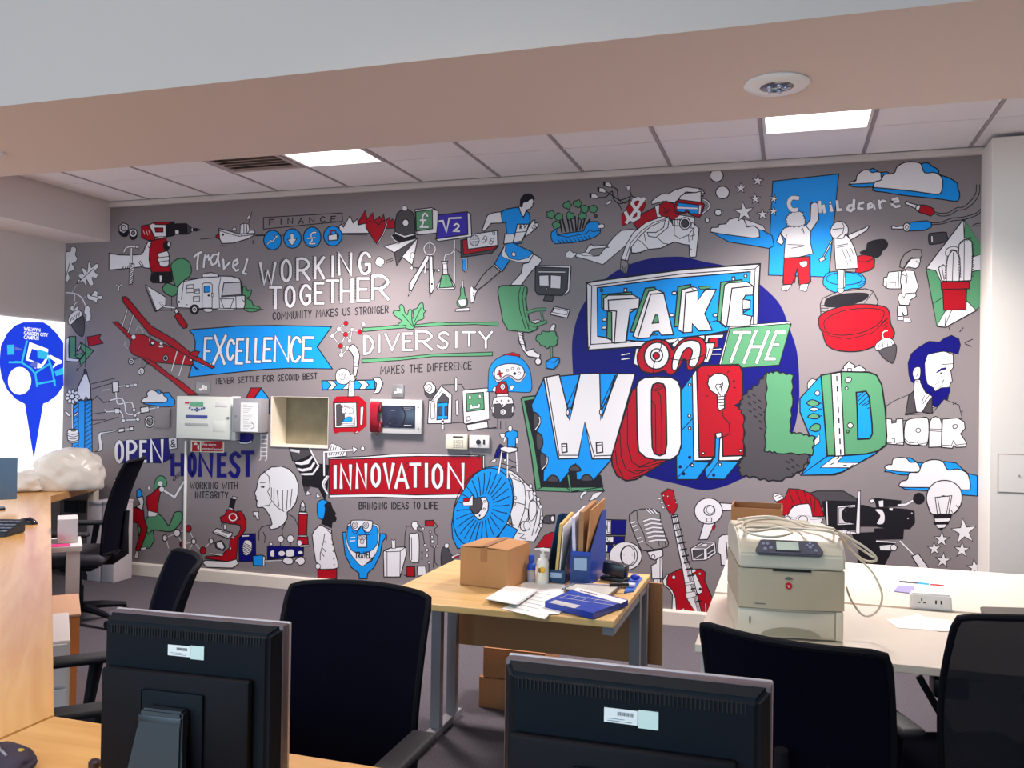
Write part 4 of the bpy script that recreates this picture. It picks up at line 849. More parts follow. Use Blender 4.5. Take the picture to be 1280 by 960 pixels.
P('b','710,95 800,115 850,145 860,180 940,210 1000,250 1005,290 1020,330 1015,375 985,395 870,378 700,360 560,345 440,325 330,285',.9,1); P('w','328,282 345,240 390,225 420,180 495,170 520,120 580,85 650,80 710,95 740,165 820,165 870,195 885,240 880,300 860,335 800,335 600,308 345,285',.9,1)
END()
M_('cactus_drawing','cactus in a red pot on a faceted green and white gem',1000,300,5.3333,120)
P('w','1088,-136 1209,30 1206,200 1208,440 1175,470 970,582 915,575 840,190',.9); P('g','1097,-136 1209,30 1205,97 1155,113 1140,20 1095,-20',.6); SV('1088,-136 1095,0'); P('g','840,190 905,205 940,280 955,375 970,470 912,572 885,430',.7); P('g','1110,280 1150,210 1205,200 1205,430 1175,470 1105,400',.7); SV('885,425 955,380','975,470 970,582'.replace('970,582','965,575'),'1010,470 965,575')
P('w','1060,30 1090,0 1120,-5 1145,10 1150,80 1148,160 1140,270 1040,275 1050,180'); P('w','975,275 975,160 990,100 1015,70 1040,75 1065,120 1068,200 1060,275'); P('w','922,185 955,165 972,180 975,275 945,272'); P('w','970,100 975,65 1010,45 1050,50 1052,75 1010,65 990,105',.6,1); SV('1095,20 1092,270','1022,85 1015,270','945,180 960,265')
for i in range(16): L('k',.6,'%d,%d %d,%d'%(985-i*.8,110+i*10,975-i*.8,106+i*10)); L('k',.6,'%d,%d %d,%d'%(1052+i*.6,105+i*10,1064+i*.6,101+i*10)); L('k',.6,'%d,%d %d,%d'%(1145,20+i*15,1160,12+i*15)); 
for i in range(9): L('k',.6,'%d,%d %d,%d'%(1070+i*9,25-i*4,1066+i*9,12-i*4))
P('r','950,300 1112,300 1105,465 958,468'); P('r','940,280 1130,275 1128,325 942,330')
END()
M_('bearded_man_drawing','bearded man in profile with navy hair',1000,300,5.3333)
for a in ('990,575 998,598','1065,612 1088,585','1098,685 1150,662','1100,692 1142,710'): L('k',.7,a)
P('w','830,780 860,760 960,740 1020,765 1022,850 1005,870 1015,940 1000,960 985,1060 880,1120 760,1120 760,960 800,940 800,850')
P('n','725,900 720,820 740,760 790,715 860,675 930,680 960,655 1010,635 1060,660 1070,700 1055,760 1030,758 1010,748 940,742 850,765 832,820 835,900 850,960 890,985 900,1010 940,985 1000,980 1000,1010 980,1050 985,1085 960,1115 900,1112 840,1080 805,1020 800,960 765,960 740,940',.5)
P('w','755,870 770,850 800,850 802,900 790,930 770,940 752,900',.6,1); SV('765,870 785,865 785,890 775,910',s=1); P('n','905,885 940,855 972,850 975,862 945,868 915,885',.2); E('k',940,887,7,5,0); SV('945,830 1018,825','1000,875 1022,850','960,930 965,1000'.replace('965,1000','950,950'))
P('w','890,985 905,960 950,940 955,965 920,990 900,1005',.3)
D.ox,D.oy=1000,440
P('w','765,185 800,185 830,260 880,300 850,390 770,395 755,300'); P('G','575,360 630,325 725,285 705,420 880,410 960,315 1060,355 1082,445 575,460',.6); P('w','765,190 800,200 835,270 880,295 850,400 770,400 756,290',.5); P('d','725,290 755,262 775,400 790,400 720,412 702,418'); P('d','862,320 880,305 882,412 815,400'); SV('810,340 830,290','820,345 860,290','1020,350 1040,340','1070,400 1085,395')
END()
M_('hair_lettering','chunky white word HAIR',1000,440,5.3333,60)
P('w','575,445 610,448 612,475 640,470 642,448 685,445 692,600 690,620 578,612'); SV('575,605 610,605','612,580 630,575 632,605','640,610 690,605')
P('w','700,480 730,448 800,440 855,450 850,610 790,620 720,615 695,580',.9,1); E('w',788,522,16,14,.7); SV('700,580 730,608 780,600 790,615 850,605')
P('w','862,470 880,440 905,430 935,445 945,480 942,632 858,635 860,520'); SV('860,512 940,515','860,525 940,530'); P('w','950,448 1050,440 1095,465 1100,510 1070,545 1110,605 1105,632 1040,635 1025,620 1015,642 942,635'); P('w','1020,488 1045,485 1045,505 1022,508',.7,1); SV('945,620 1010,625 1020,590 1040,620 1105,612')
END()
M_('cloud_drawing','white clouds above the light bulb',1000,440,5.3333,20)
P('b','710,705 780,735 820,745 800,800 690,820 600,800 570,790',.8,1); P('w','565,775 585,752 612,750 620,715 665,703 710,710 735,735 775,735 798,768 780,800 620,792',.8,1)
P('b','960,730 1040,740 1090,785 1120,810 1182,825 1182,960 1050,950 850,925 700,915 665,895',.8); P('w','660,890 680,862 715,850 730,805 790,800 815,745 880,718 950,730 985,785 1050,780 1110,805 1130,850 1135,905 1105,920 900,905 700,902',.9,1)
END()
M_('light_bulb_drawing','light bulb with a threaded cap and bent filament',960,590,4.5714,120)
P('w','905,150 920,95 960,58 1010,48 1060,60 1100,100 1108,160 1090,205 1050,240 945,242 918,205',.9,1); P('w','955,145 1050,135 1032,240 968,240',.7); SV('968,145 985,238','1038,140 1020,238','980,145 1000,135 1030,140'); P('k','945,245 1050,240 1045,262 948,265',.4); P('w','950,265 1042,262 1035,285 955,288',.5); P('k','945,288 1035,282 1028,298 952,300',.4); P('w','958,300 1022,298 1010,318 970,322',.5); P('k','970,320 1005,318 990,332',.2)
for x,y in ((1045,218),(1075,190)): L('k',.6,'%d,%d %d,%d'%(x,y,x+8,y+12))
END()
M_('star_drawing','white stars below the light bulb',960,590,4.5714,20)
for x,y,r,a in ((1120,340,75,-.1),(992,385,46,.05),(950,438,40,-.05),(1108,445,46,.05),(1000,505,46,.1),(1180,545,48,-.1)): star(x,y,r,a)
END()
M_('film_camera_drawing','large dark film camera on a tripod',960,590,4.5714)
P('d','240,120 280,108 430,108 510,155 500,180 300,200'); P('k','310,170 340,165 510,170 515,320 500,330 345,325 335,300'); P('k','510,190 545,190 600,205 690,205 800,215 835,225 838,290 810,325 700,325 620,310 510,310'); P('k','610,325 775,322 770,382 610,385'); P('k','480,350 610,345 610,390 520,400 490,380'); P('k','510,395 600,390 720,400 700,460 680,500 660,540 510,540 520,460'); P('k','610,150 760,165 755,195 620,200'); P('w','580,160 600,155 608,165 595,178 580,172',.6,1)
P('w','395,195 500,185 498,300 395,305'); P('l','405,205 490,195 488,290 405,296',.5); E('k',455,245,32,42); E('w',455,245,18,36,.5); E('k',470,245,30,40,.5); P('k','470,205 520,200 560,220 560,285 520,300 470,290'); E('k',560,250,48,56,.6); P('w','610,215 650,215 668,250 660,295 620,295 640,250',.6,1); P('w','630,165 660,160 660,200 635,200',.5); P('w','690,205 715,205 712,222 695,220',.4)
P('w','515,110 528,108 525,350 500,358 508,220',.6); P('w','345,335 420,330 500,345 495,355 420,350',.4,1); E('w',410,340,14,8,.4); E('w',460,345,12,8,.4); E('k',862,152,32,32,.5); L('w',2.4,'745,190 790,185 825,165',0,.5); E('w',800,265,5,5,.3); E('w',822,235,5,5,.3)
P('w','635,420 720,412 742,430 715,450 640,448',.6); E('w',718,432,18,18,.6); L('w',1.6,'620,395 730,402',0,.5); L('w',2,'755,395 830,470',0,.5); P('w','822,482 858,465 915,545 905,580 880,575'); L('d',.8,'430,320 440,330'); L('w',1.4,'335,170 340,300',0,.3)
END()
M_('red_haired_man_drawing','red haired figure with round glasses',960,590,4.5714,20)
P('w','28,140 45,122 80,135 92,160 50,170',.6,1); SV('40,140 60,130','55,150 75,140'); P('w','100,265 110,230 160,185 240,175 255,250 320,250 300,300 250,310 120,300'); P('r','50,170 95,150 118,95 175,98 240,120 290,165 320,240 318,255 255,255 245,200 230,180 180,185 140,195 105,260 60,220',.8); SV('120,110 150,190','160,105 190,180','205,110 225,175','240,130 250,190','270,150 265,230')
L('w',1.6,'90,265 105,250 130,262 150,270 175,255 230,255 250,268 315,262',0,.4); E('w',110,270,20,16,.6); E('w',200,272,26,22,.6)
END()
M_('hair_dryer_drawing','white hair dryer with a round end',700,600,6.4,20)
P('w','1240,180 1300,185 1400,190 1400,240 1240,250'); P('w','1155,330 1240,345 1180,475 1112,478'); P('r','1225,360 1245,365 1235,390 1215,400',.4,1); E('w',1188,248,112,104); E('w',1195,243,44,40); E('w',1202,238,30,32,.5); P('w','1172,305 1215,303 1212,335 1175,335',.6)
END()
M_('glass_cube_drawing','white wire outlined cube',700,600,6.4)
P('w','1045,548 1130,500 1240,495 1250,585 1168,640 1058,645'); P('d','1062,560 1150,555 1150,628 1068,632',.6); P('d','1175,555 1230,520 1235,575 1178,615',.6); P('G','1075,545 1140,508 1225,505 1170,545',.5); L('w',.8,'1075,630 1145,590'); L('w',.8,'1180,590 1230,560'); P('w','1130,515 1170,508 1185,520 1140,530',.3)
P('w','1262,520 1270,460 1300,440 1400,430 1400,690 1290,680 1285,600 1265,580'); L('k',1,'1330,500 1340,640')
END()
M_('microphone_drawing','vintage grey studio microphone on a white stand',700,600,6.4)
P('w','750,790 802,790 800,1170 745,1170'); SV('782,790 778,1170'); P('w','770,640 812,600 822,790 735,792 730,685 770,665'); SV('800,620 800,790'); P('w','698,575 820,555 825,605 760,640 725,630'); E('w',745,615,15,18,.6)
P('G','555,280 590,250 650,232 740,232 800,262 805,330 840,430 868,500 862,530 820,545 700,568 650,560 600,450 555,330'); SV('615,245 620,330 670,430 690,510 750,555 820,548'); 
for i in range(6): y=312+i*32; x=668+i*9; L('w',2,'%d,%d %d,%d %d,%d'%(x,y+18,x+58,y-2+i*2,x+130,y+8),0,.6)
for x,y in ((585,340),(595,370),(610,400),(632,465),(648,495)): L('w',1.8,'%d,%d %d,%d'%(x-14,y+4,x+14,y-6),0,.4)
L('w',1.5,'690,235 730,270',0,.5); L('w',1.5,'715,232 752,270',0,.5); L('w',1.5,'745,235 778,270',0,.5); SV('790,490 795,530','815,490 820,535','840,490 845,525')
END()
M_('guitar_drawing','red electric guitar with a long white neck',700,600,6.4,20)
P('r','808,105 840,90 860,70 905,80 920,150 940,205 930,240 905,275 880,270 850,220 830,170',.7)
for x,y in ((795,148),(815,178),(825,218)): P('w',[(x-12,y-7),(x+12,y-5),(x+10,y+10),(x-10,y+8)],.4)
for x,y in ((862,130),(828,125),(868,203),(915,145),(930,180)): E('w',x,y,6,6,.3,n=8)
P('w','820,805 850,760 870,750 940,900 930,1140 895,1140 900,920 870,870 830,840'); P('r','855,790 870,755 960,712 1000,705 1020,780 1050,735 1060,715 1130,712 1162,740 1158,800 1180,860 1225,960 1225,1160 930,1140 925,950 900,880 855,840'); P('w','1045,720 1080,712 1088,730 1060,745',.4)
P('w','892,285 935,275 970,430 1020,640 1050,720 1130,1160 1075,1150 1020,960 980,720 930,480'); SV(*['%d,%d %d,%d'%(893+i*14.5,300+i*52,940+i*14.5,290+i*52) for i in range(14)],w=1.2); SV('903,285 1100,1150','913,285 1108,1150','923,285 1118,1150',w=.5)
P('w','1060,770 1085,750 1140,870 1135,900 1110,915 1095,900',.6); E('k',1122,872,8); E('w',910,778,14,16,.5); E('w',1118,750,9,9,.4); P('w','1002,905 1080,890 1090,930 1015,950',.5); P('w','1000,825 1075,812 1078,830 1002,842',.4); L('w',1,'990,1030 975,1050 990,1130',1,.3); L('w',1,'1165,990 1165,1080 1140,1110',1,.3)
END()
M_('cassette_drawing','navy and white stacked panels with a round plate',700,600,6.4)
P('n','340,315 530,320 520,440 345,438'); P('w','345,318 410,320 408,435 345,432'); L('k',.6,'360,330 375,380 362,420',1); P('w','380,328 400,328 398,420 380,420',.5); P('n','345,450 518,452 512,510 345,512'); P('w','345,452 430,452 428,500 345,500'); E('w',360,475,10,14,.5); E('w',390,475,10,14,.5); P('n','345,515 420,515 415,580 345,580'); P('w','345,518 382,518 380,575 345,575',.6)
E('w',525,608,130,114); E('w',552,605,68,82); E('w',545,605,55,76,.6); 
for i in range(7): E('k',545+32*math.cos(i*1.05),600+38*math.sin(i*1.05),3,3,0,n=6)
P('w','230,165 245,150 262,115 290,100 350,92 330,105 310,130 260,160',.5,1); P('w','160,130 185,95 215,92 212,105 180,130 175,160',.5,1)
END()
# ================= ROOM =================
paint=mat('wall_paint','#e2d8d4',rough=.7,bump=.05,bscale=200)
paintw=mat('pier_paint','#ece6de',rough=.65)
trimw=mat('trim_white','#ddd4c9',rough=.45)
carpet=mat('carpet','#5a555b',rough=1,bump=1,bscale=420,var=.5,vscale=110,spec=.1)
b=MB(); b.box(-3.5,9.5,-10,.3,-.05,0); struct(b,'floor',carpet)
b=MB()
for x0,x1,z0,z1 in ((-3.5,9.5,NZ1,4),(-3.5,9.5,0,NZ0),(-3.5,NX0,NZ0,NZ1),(NX1,9.5,NZ0,NZ1)): b.box(x0,x1,0,.12,z0,z1)
struct(b,'wall_back',paint)
# left wall, with the bulkhead above the recess
b=MB(); b.box(-.58,-.458,-3.6,0,0,2.727); struct(b,'wall_left',paint)
b=MB(); b.box(-.58,0,-3.05,-.0005,2.727,3.08); struct(b,'trim_1',paint)
# right pier standing forward of the mural
b=MB(); b.box(6.474,8.2,-.30,-.0002,0,3.03,bev=.004); pier=struct(b,'wall_right',paintw)
q0=aty(1247,567,-.30); q1=aty(1300,618,-.30)
b=MB(); b.box(q0.x,q0.x+.36,-.3015,-.3002,q1.z,q0.z,mat('panel_gap','#a69c93',rough=.7)); b.box(q0.x+.006,q0.x+.354,-.3035,-.3016,q1.z+.006,q0.z-.006,paintw); b.cyl((q0.x+.11,-.3036,(q0.z+q1.z)/2-.01),(q0.x+.11,-.306,(q0.z+q1.z)/2-.01),.006,mt=mat('panel_gap','#a69c93'))
tag(b.build('access_panel',paintw),'cream access panel let into the white pier','access panel')
# baseboards
b=MB(); b.prism([(-.458,-.0008,0),(-.458,-.022,0),(-.458,-.022,.086),(-.458,-.016,.10),(-.458,-.0008,.10)],(6.932,0,0)); struct(b,'baseboard_back',trimw)
b=MB(); b.box(-.4578,-.442,-3.6,-.024,0,.1); struct(b,'baseboard_left',trimw)
b=MB(); b.box(6.48,8.2,-.318,-.3003,0,.1); struct(b,'baseboard_right',trimw)
# ceiling: grid, tiles, perimeter trim
tile_m=mat('ceiling_tile','#f1edf1',rough=.9,bump=.25,bscale=300)
grid_m=mat('ceiling_grid','#a3989d',rough=.5)
ZC=3.049
b=MB(); b.box(-.1,9.0,-3.0,.0,ZC+.03,ZC+.09); ceil=struct(b,'ceiling',mat('ceiling_void','#6f6a6c',rough=.9))
b=MB()
xs=[.4065+.6*k for k in range(-1,15)]; ys=[-.6*k for k in range(0,6)]
for x in xs: 
    if x>.0: b.box(x-.010,x+.010,-3.0,-.03,ZC,ZC+.03)
b.build('ceiling_grid',grid_m,ceil,smooth=False)
b=MB()
for y in ys:
    if y<0: b.box(0.0,9.0,y-.010,y+.010,ZC+.0012,ZC+.0296)
b.build('cross_grid',tile_m,ceil,smooth=False)
tm=None; rows=[(-.0,-.6),(-.6,-1.2),(-1.2,-1.8),(-1.8,-2.4)]
for (ya,yb) in rows:
    for k in range(-1,14):
        x0,x1=.4065+.6*k,.4065+.6*(k+1)
        if (ya==-.6 and k in (2,3,8)): continue   # vent and the two light panels
        if x0<0: x0=.002
        t=MB(); t.box(x0+.0105,x1-.0105,yb+.0115,ya-.0115-(.02 if ya==0 else 0),ZC+.004,ZC+.02,bev=.003,seg=1)
        if False: pass
        t.build('ceiling_tile',tile_m,ceil,smooth=False)
b=MB(); b.box(0,8.2,-.028,-.0005,3.008,3.049); struct(b,'trim_2',mat('perimeter_trim','#d2c9c6',rough=.5))
# dropped beam
beam=mat('beam_paint','#d8c6bd',rough=.75,bump=.04,bscale=150)
b=MB(); b.box(-3.5,9.5,-3.02,-2.04,2.71,3.9); struct(b,'trim_3',beam)
b=MB(); b.box(-3.5,9.5,-10,-3.02,3.9,3.95); struct(b,'trim_4',paint)
# light panels
def lamp_power(): return 79
for k in (3,8):
    x0=.4065+.6*k; e=empty('ceiling_light',(x0+.3,-.9,ZC),0,'square ceiling light panel above the WORKING TOGETHER lettering' if k==3 else 'square ceiling light panel above the blue doorway drawing','ceiling light','recessed light panels')
    b=MB()
    for a in ((-.287,.287,-.287,-.270),(-.287,.287,.270,.287),(-.287,-.270,-.270,.270),(.270,.287,-.270,.270)): b.box(a[0],a[1],a[2],a[3],-.002,.02)
    b.build('frame',mat('lamp_frame','#e8e4e4',rough=.4),e,smooth=False)
    b=MB(); b.box(-.27,.27,-.27,.27,.004,.012); b.build('diffuser',mat('lamp_diffuser','#fff6f4',emit=4.0),e,smooth=False)
    o=area('panel_lamp',(x0+.3,-.9,ZC-.012),(0,0,0),.54,.54,lamp_power(),(1,.91,.88)); 
    o.data.spread=math.radians(122)
# more panels of the same kind light the room behind the beam
for x,y in ((1.2,-4.6),(4.4,-4.4),(4.4,-7.2),(7.4,-5.2)):
    o=area('room_lamp',(x,y,3.85),(0,0,0),1.2,.6,22,(1,.88,.80)); o.data.spread=math.radians(105)
# air vent in a tile
e=empty('air_vent',(.4065+1.2+.3,-.9,ZC),0,'square ceiling air vent left of the light panel','vent')
vm=mat('vent_metal','#b9a9a6',rough=.5)
b=MB()
for a in ((-.287,.287,-.287,-.25),(-.287,.287,.25,.287),(-.287,-.25,-.25,.25),(.25,.287,-.25,.25)): b.box(a[0],a[1],a[2],a[3],-.002,.02)
b.build('frame',vm,e,smooth=False)
for i in range(8):
    b=MB(); y=-.22+i*.063; b.box(-.25,.25,y-.018,y+.018,-.003,.001,M=Matrix.Translation((0,y,.008))@Matrix.Rotation(.5,4,'X')@Matrix.Translation((0,-y,0))); b.build('slat',vm,e,smooth=False)
# round emergency light in the beam
c=atz(971,104,2.71)
e=empty('round_light',c,0,'round white emergency light fitting under the beam','light')
b=MB(); b.lathe([(.118,0),(.122,-.006),(.112,-.014),(.062,-.016),(.060,-.010),(.060,0)],(0,0,0),40); b.build('rim',mat('fitting_white','#e6e2e0',rough=.35),e)
b=MB(); b.lathe([(.058,-.002),(.058,-.012),(.05,-.018),(.012,-.02)],(0,0,0),30); lens=b.build('lens',mat('lens_glass','#4c4a5c',rough=.08,spec=.9),e)
for i in range(5):
    b=MB(); b.sph((.032*math.cos(i*1.256),.032*math.sin(i*1.256),-.020),.010,n=10); b.build('light_cell',mat('cell','#b9bcd0',rough=.1,metal=.6),lens)
c=atz(-6,190,2.71)
b=MB(); b.lathe([(.05,0),(.05,-.012),(.03,-.025),(.001,-.026)],c,24); tag(b.build('smoke_detector',mat('fitting_white','#e6e2e0')),'small round detector under the beam at the left edge','detector')

# ---- wall sign with the campus map (bright backlit board) ----
e=empty('campus_sign',(-.458,-.8,1.4),0,'backlit white campus map board with a blue pin','sign')
b=MB(); b.box(-.4578,-.446,-2.6,-.004,.78,2.062); bo=b.build('board',mat('sign_board','#f6f9ff',emit=1.15),None,smooth=False); bo.parent=e; bo.matrix_parent_inverse=Matrix.Translation(e.location).inverted()
def signmap(x,y,d):
    q=atx(x,y,-.446); return (-.446+d-.0006,min(q.y,-.0045),min(max(q.z,.79),2.06))
INK['B']=mat('sign_blue','#1a3fe0',rough=.4,emit=.75); INK['C']=mat('sign_cyan','#38c4f4',rough=.4,emit=.7); INK['W']=mat('sign_white','#ffffff',rough=.4,emit=1.0); INK['Z']=mat('sign_grey','#6a7ad8',rough=.4,emit=.6)
D.map=signmap; D.parent=None; D.face=Vector((1,0,0))
M_('map_pin',None,0,390,5.647)

P('B','165,72 305,72 345,95 400,150 448,220 448,520 400,590 340,635 305,648 238,1040 175,650 110,615 50,550 10,460 -5,360 5,240 50,150 105,95',0)
E('W',138,486,82,98,0); P('C','50,232 100,230 100,300 52,302',0)
for a in ('190,205 155,350','65,355 150,355 220,400 250,440 262,525','150,355 110,352','250,430 350,365','335,300 370,420 388,520','262,508 388,485'): L('C',2.4,a)
P('W','208,212 340,262 338,300 225,258 215,290 200,330 290,370 320,330 330,300 345,310 320,360 290,395 245,398 240,355 182,340',0); P('C','262,260 340,285 330,335 265,325',0); P('W','350,300 440,345 430,365 405,370 375,398 372,385 395,355 345,320',0); P('C','385,420 448,390 448,440 395,452',0); P('Z','105,245 160,262 150,272 105,268',0); P('Z','230,350 265,350 262,400 210,375',0)
END(); o=bpy.data.objects['map_pin']; o.parent=e; o.matrix_parent_inverse=Matrix.Translation(e.location).inverted()

for txt,x0,y0,x1,y1 in (('WELWYN',168,130,284,137),('GARDEN CITY',168,160,340,171),('CAMPUS',168,189,274,196)):
    p0=atx(x0/5.647,390+y0/5.647,-.4438); p1=atx(x1/5.647,390+y1/5.647,-.4438); p1.z=p0.z
    o=printed(txt,p0,p1,.028,(PI/2,0,PI/2),INK['W'],bold=.02); o.parent=e; o.matrix_parent_inverse=Matrix.Translation(e.location).inverted()
# ================= WALL FITTINGS =================
D.map=wallmap; D.parent=None; D.face=Vector((0,-1,0))
def planemap(yp):
    def f(x,y,d):
        q=aty(x,y,yp); return (q.x,yp-d+.0008,q.z)
    return f
cream=mat('panel_cream','#dfe0d6',rough=.4); greyp=mat('panel_grey','#9b989c',rough=.45); whitep=mat('plastic_white','#e9e6e2',rough=.4)
def wbox(name,x0,y0,x1,y1,yb,yf,m_,parent=None,bev=.004,**k):
    """box on the wall, given by its outline in the photograph at its front face yf"""
    a=aty(x0,y0,yf); c=aty(x1,y1,yf); b=MB(); b.box(a.x,c.x,yf,yb,c.z,a.z,bev=bev); return b.build(name,m_,parent,**k)
def adopt(o,e):
    o.parent=e; o.matrix_parent_inverse=Matrix.Translation(e.location).inverted() if e.type=='EMPTY' else Matrix.Identity(4)
    return o
def wroot(px,py,label,cat,name):
    q=aty(px,py,-.001); return empty(name,q,0,label,cat)
# hatch: deep opening with a glass panel at the back
hat=wroot(375,526,'serving hatch opening with cream reveals and a dim glass panel','hatch','wall_hatch')
rev=mat('reveal_cream','#e6ddcb',rough=.5)
b=MB(); d=.205; w_=.012
b.box(NX0,NX0+w_,-.008,d,NZ0,NZ1); b.box(NX1-.003,NX1,-.001,d,NZ0,NZ1); b.box(NX0+w_,NX1-.003,-.008,d,NZ0,NZ0+w_); b.box(NX0+w_,NX1-.003,-.001,d,NZ1-.003,NZ1)
adopt(b.build('frame',rev,None,smooth=False),hat)
b=MB(); b.box(NX0+w_,NX1-.003,d-.012,d-.004,NZ0+w_,NZ1-.003); adopt(b.build('glass_panel',mat('hatch_glass','#8a8068',rough=.18,var=.35,vscale=9),None,smooth=False),hat)
b=MB(); b.box(NX0,NX1,d,d+.01,NZ0,NZ1); adopt(b.build('back_board',rev,None,smooth=False),hat)
# fire alarm panel
e=wroot(255,522,'large cream fire alarm control panel with buttons and a green display','alarm panel','alarm_control_panel')
yb,yf=-.0012,-.085
adopt(wbox('case',221,495,287.5,550,yb,yf,cream),e)
adopt(wbox('side_hinge',289.5,495.5,294,550.5,yb,yf+.02,whitep,bev=.002),e)
adopt(wbox('display',237,502,254,508.5,yf,yf-.003,mat('lcd_green','#5fa783',rough=.3),bev=.001),e)
adopt(wbox('keypad',232,518.5,259,523,yf,yf-.003,mat('keypad_blue','#3a4590',rough=.4),bev=.001),e)
adopt(wbox('alarm_button',231,502,236,504.5,yf,yf-.004,mat('button_red','#c2203a',rough=.4),bev=.001),e)
adopt(wbox('speaker_grille',231,528.5,260,533,yf,yf-.002,mat('grille_grey','#a9aaa6',rough=.6),bev=.0005),e)
adopt(wbox('door_plate',266,526,281,540,yf,yf-.0015,cream,bev=.001),e)
adopt(wbox('slot_cover',269,502,284,509,yf,yf-.0015,whitep,bev=.001),e)
for i,(x,y) in enumerate(((237,510),(240,512),(246,510.5),(246,513.5),(243.5,512),(248.5,512),(252,511),(255,510))):
    adopt(wbox('key',x-1.1,y-1.2,x+1.1,y+1.2,yf,yf-.003,mat('keypad_blue','#3a4590'),bev=.0008),e)
adopt(wbox('lock',283,521,286,524,yf,yf-.004,mat('steel','#9a9a9c',rough=.3,metal=1),bev=.001),e)
# grey cabinet with paper
e=wroot(312,522,'grey metal wall cabinet with a white paper notice, right of the cream panel','cabinet','wall_cabinet')
adopt(wbox('case',291,498,325,541,yb,-.115,greyp),e)
p=adopt(wbox('paper_notice',301,503,322,540,-.115,-.1165,mat('paper','#ecebe8',rough=.8),bev=0),e)
D.map=planemap(-.1166); M_('print_lines',None,0,0,1)
for i in range(14): L('G',.35,'304,%f %f,%f'%(506+i*2.3,309+(i*7)%9,506.2+i*2.3))
L('k',.4,'314,527 318,533 314,536',1); adopt(END(),e)
adopt(wbox('lock',293,519,295,521,-.115,-.119,mat('steel','#9a9a9c'),bev=.001),e)
# fire sign
e=wroot(260,558,'small red sign reading Fire alarm control panel under the cream panel','sign','warning_sign')
adopt(wbox('plate',238.5,550.5,280,566,yb,-.004,mat('sign_cream','#e9dfc4',rough=.4),bev=.001),e)
D.map=planemap(-.0042); M_('sign_print',None,0,0,1)
P('r','240,552 250,551.8 250,564.2 240,564.2',0); P('r','251.5,551.8 278.5,551.5 278.5,564.4 251.5,564.3',0)
P('w','242,555.5 243.5,553.5 246,553.5 247,556 242,556',0); P('w','247.5,556 249,556 249,562 247.5,562 246.8,559',0); adopt(END(),e)
for txt,x0,x1,y0 in (('Fire alarm',253,270,556.9),('control panel',253,277,562.3)):
    p0=aty(x0,y0,-.0056); p1=aty(x1,y0,-.0056); p1.z=p0.z; adopt(printed(txt,p0,p1,.021,(PI/2,0,0),INK['w'],bold=.015),e)
# blanked plate in the mural, conduit
b=MB(); a=aty(195,510,0);c=aty(213,535,0); b.box(a.x,c.x,-.014,-.001,c.z,a.z,bev=.003); tag(b.build('blanking_plate',mat('vinyl_grey','#86807f')),'grey square cover plate flush on the mural left of the cream panel','cover plate')
a=aty(233,551,-.01); c=aty(235,712,-.01)
b=MB(); b.box(a.x-.008,a.x+.008,-.022,-.001,.1005,a.z,bev=.003); tag(b.build('cable_conduit',whitep),'thin white vertical cable conduit running down the mural','conduit')
# light switches
plm=mat('switch_plate_steel','#8e8b8c',rough=.35,metal=.4)
for (x0,y0,x1,y1,t) in ((245,476.5,262,492,'above the cream alarm panel'),(489.5,480.5,504.5,496.5,'above the red telephone handset')):
    e=wroot((x0+x1)/2,(y0+y1)/2,'square steel light switch plate '+t,'light switch','light_switch'); e['group']='steel switch plates'
    adopt(wbox('plate',x0,y0,x1,y1,-.001,-.010,plm,bev=.002),e)
    cx,cy=(x0+x1)/2,(y0+y1)/2
    for i in (0,1): adopt(wbox('rocker',cx-1+i*3.2,cy-3+i*1.2,cx+1.6+i*3.2,cy+3,-.010,-.0145,whitep,bev=.001),e)
    adopt(wbox('rocker',cx-4.5,cy+1.2,cx-1.4,cy+4,-.010,-.0145,whitep,bev=.001),e)
# refuge phone panel
e=wroot(496,521,'white framed dark panel with a red telephone handset','intercom','intercom_panel')
adopt(wbox('frame',462.5,499,526.5,543,yb,-.03,mat('intercom_white','#cfcdcb',rough=.4)),e)
adopt(wbox('dark_panel',478,506.5,518.5,535.5,-.03,-.034,mat('intercom_dark','#2b3245',rough=.25),bev=.001),e)
D.map=planemap(-.0342); M_('panel_print',None,380,480,6.4)
L('k',.8,'770,175 800,210 808,260 790,320 760,350',1); L('w',.8,'802,332 858,333'); P('b','690,208 730,208 730,225 690,225',0) if False else L('G',.5,'695,212 728,212'); E('l',688,315,5,5,.4); E(None,712,300,26,20,.4); L('l',.5,'645,335 675,338'); L('G',.5,'800,190 870,192'); L('G',.5,'800,200 850,202'); adopt(END(),e)
for x,y in ((523,509),(523,535.5)): adopt(wbox('screw',x-.8,y-.8,x+.8,y+.8,-.03,-.032,mat('steel','#9a9a9c'),bev=.0008),e)
# handset: curved bar with two end pads
a=aty(470,521,-.05); zt=aty(470,501.5,-.06).z; zb=aty(470,540.5,-.06).z; hr=mat('handset_red','#8e1124',rough=.25,coat=.4)
b=MB(); H=zt-zb; cx=a.x; 
b.box(cx-.045,cx+.045,-.062,-.031,zb+.004,zb+.085,bev=.014); b.box(cx-.045,cx+.045,-.062,-.031,zt-.085,zt-.004,bev=.014)
n=12
for i in range(n):
    t0,t1=i/n,(i+1)/n; zA,zB=zb+H*t0,zb+H*t1; dd=lambda t:-.060-.034*math.sin(PI*t)**.6 if 0<t<1 else -.060
    ww=lambda t:.040-.010*math.sin(PI*t)
    y0,y1=dd(t0),dd(t1); w0,w1=ww(t0),ww(t1)
    b.prism([(cx-w0,y0,zA),(cx+w0,y0,zA),(cx+w1,y1,zB),(cx-w1,y1,zB)],(0,.030,0))
b.box(cx-.03,cx+.03,-.085,-.05,zb+.06,zt-.06,bev=.012)
adopt(b.build('handset',hr,None),e)
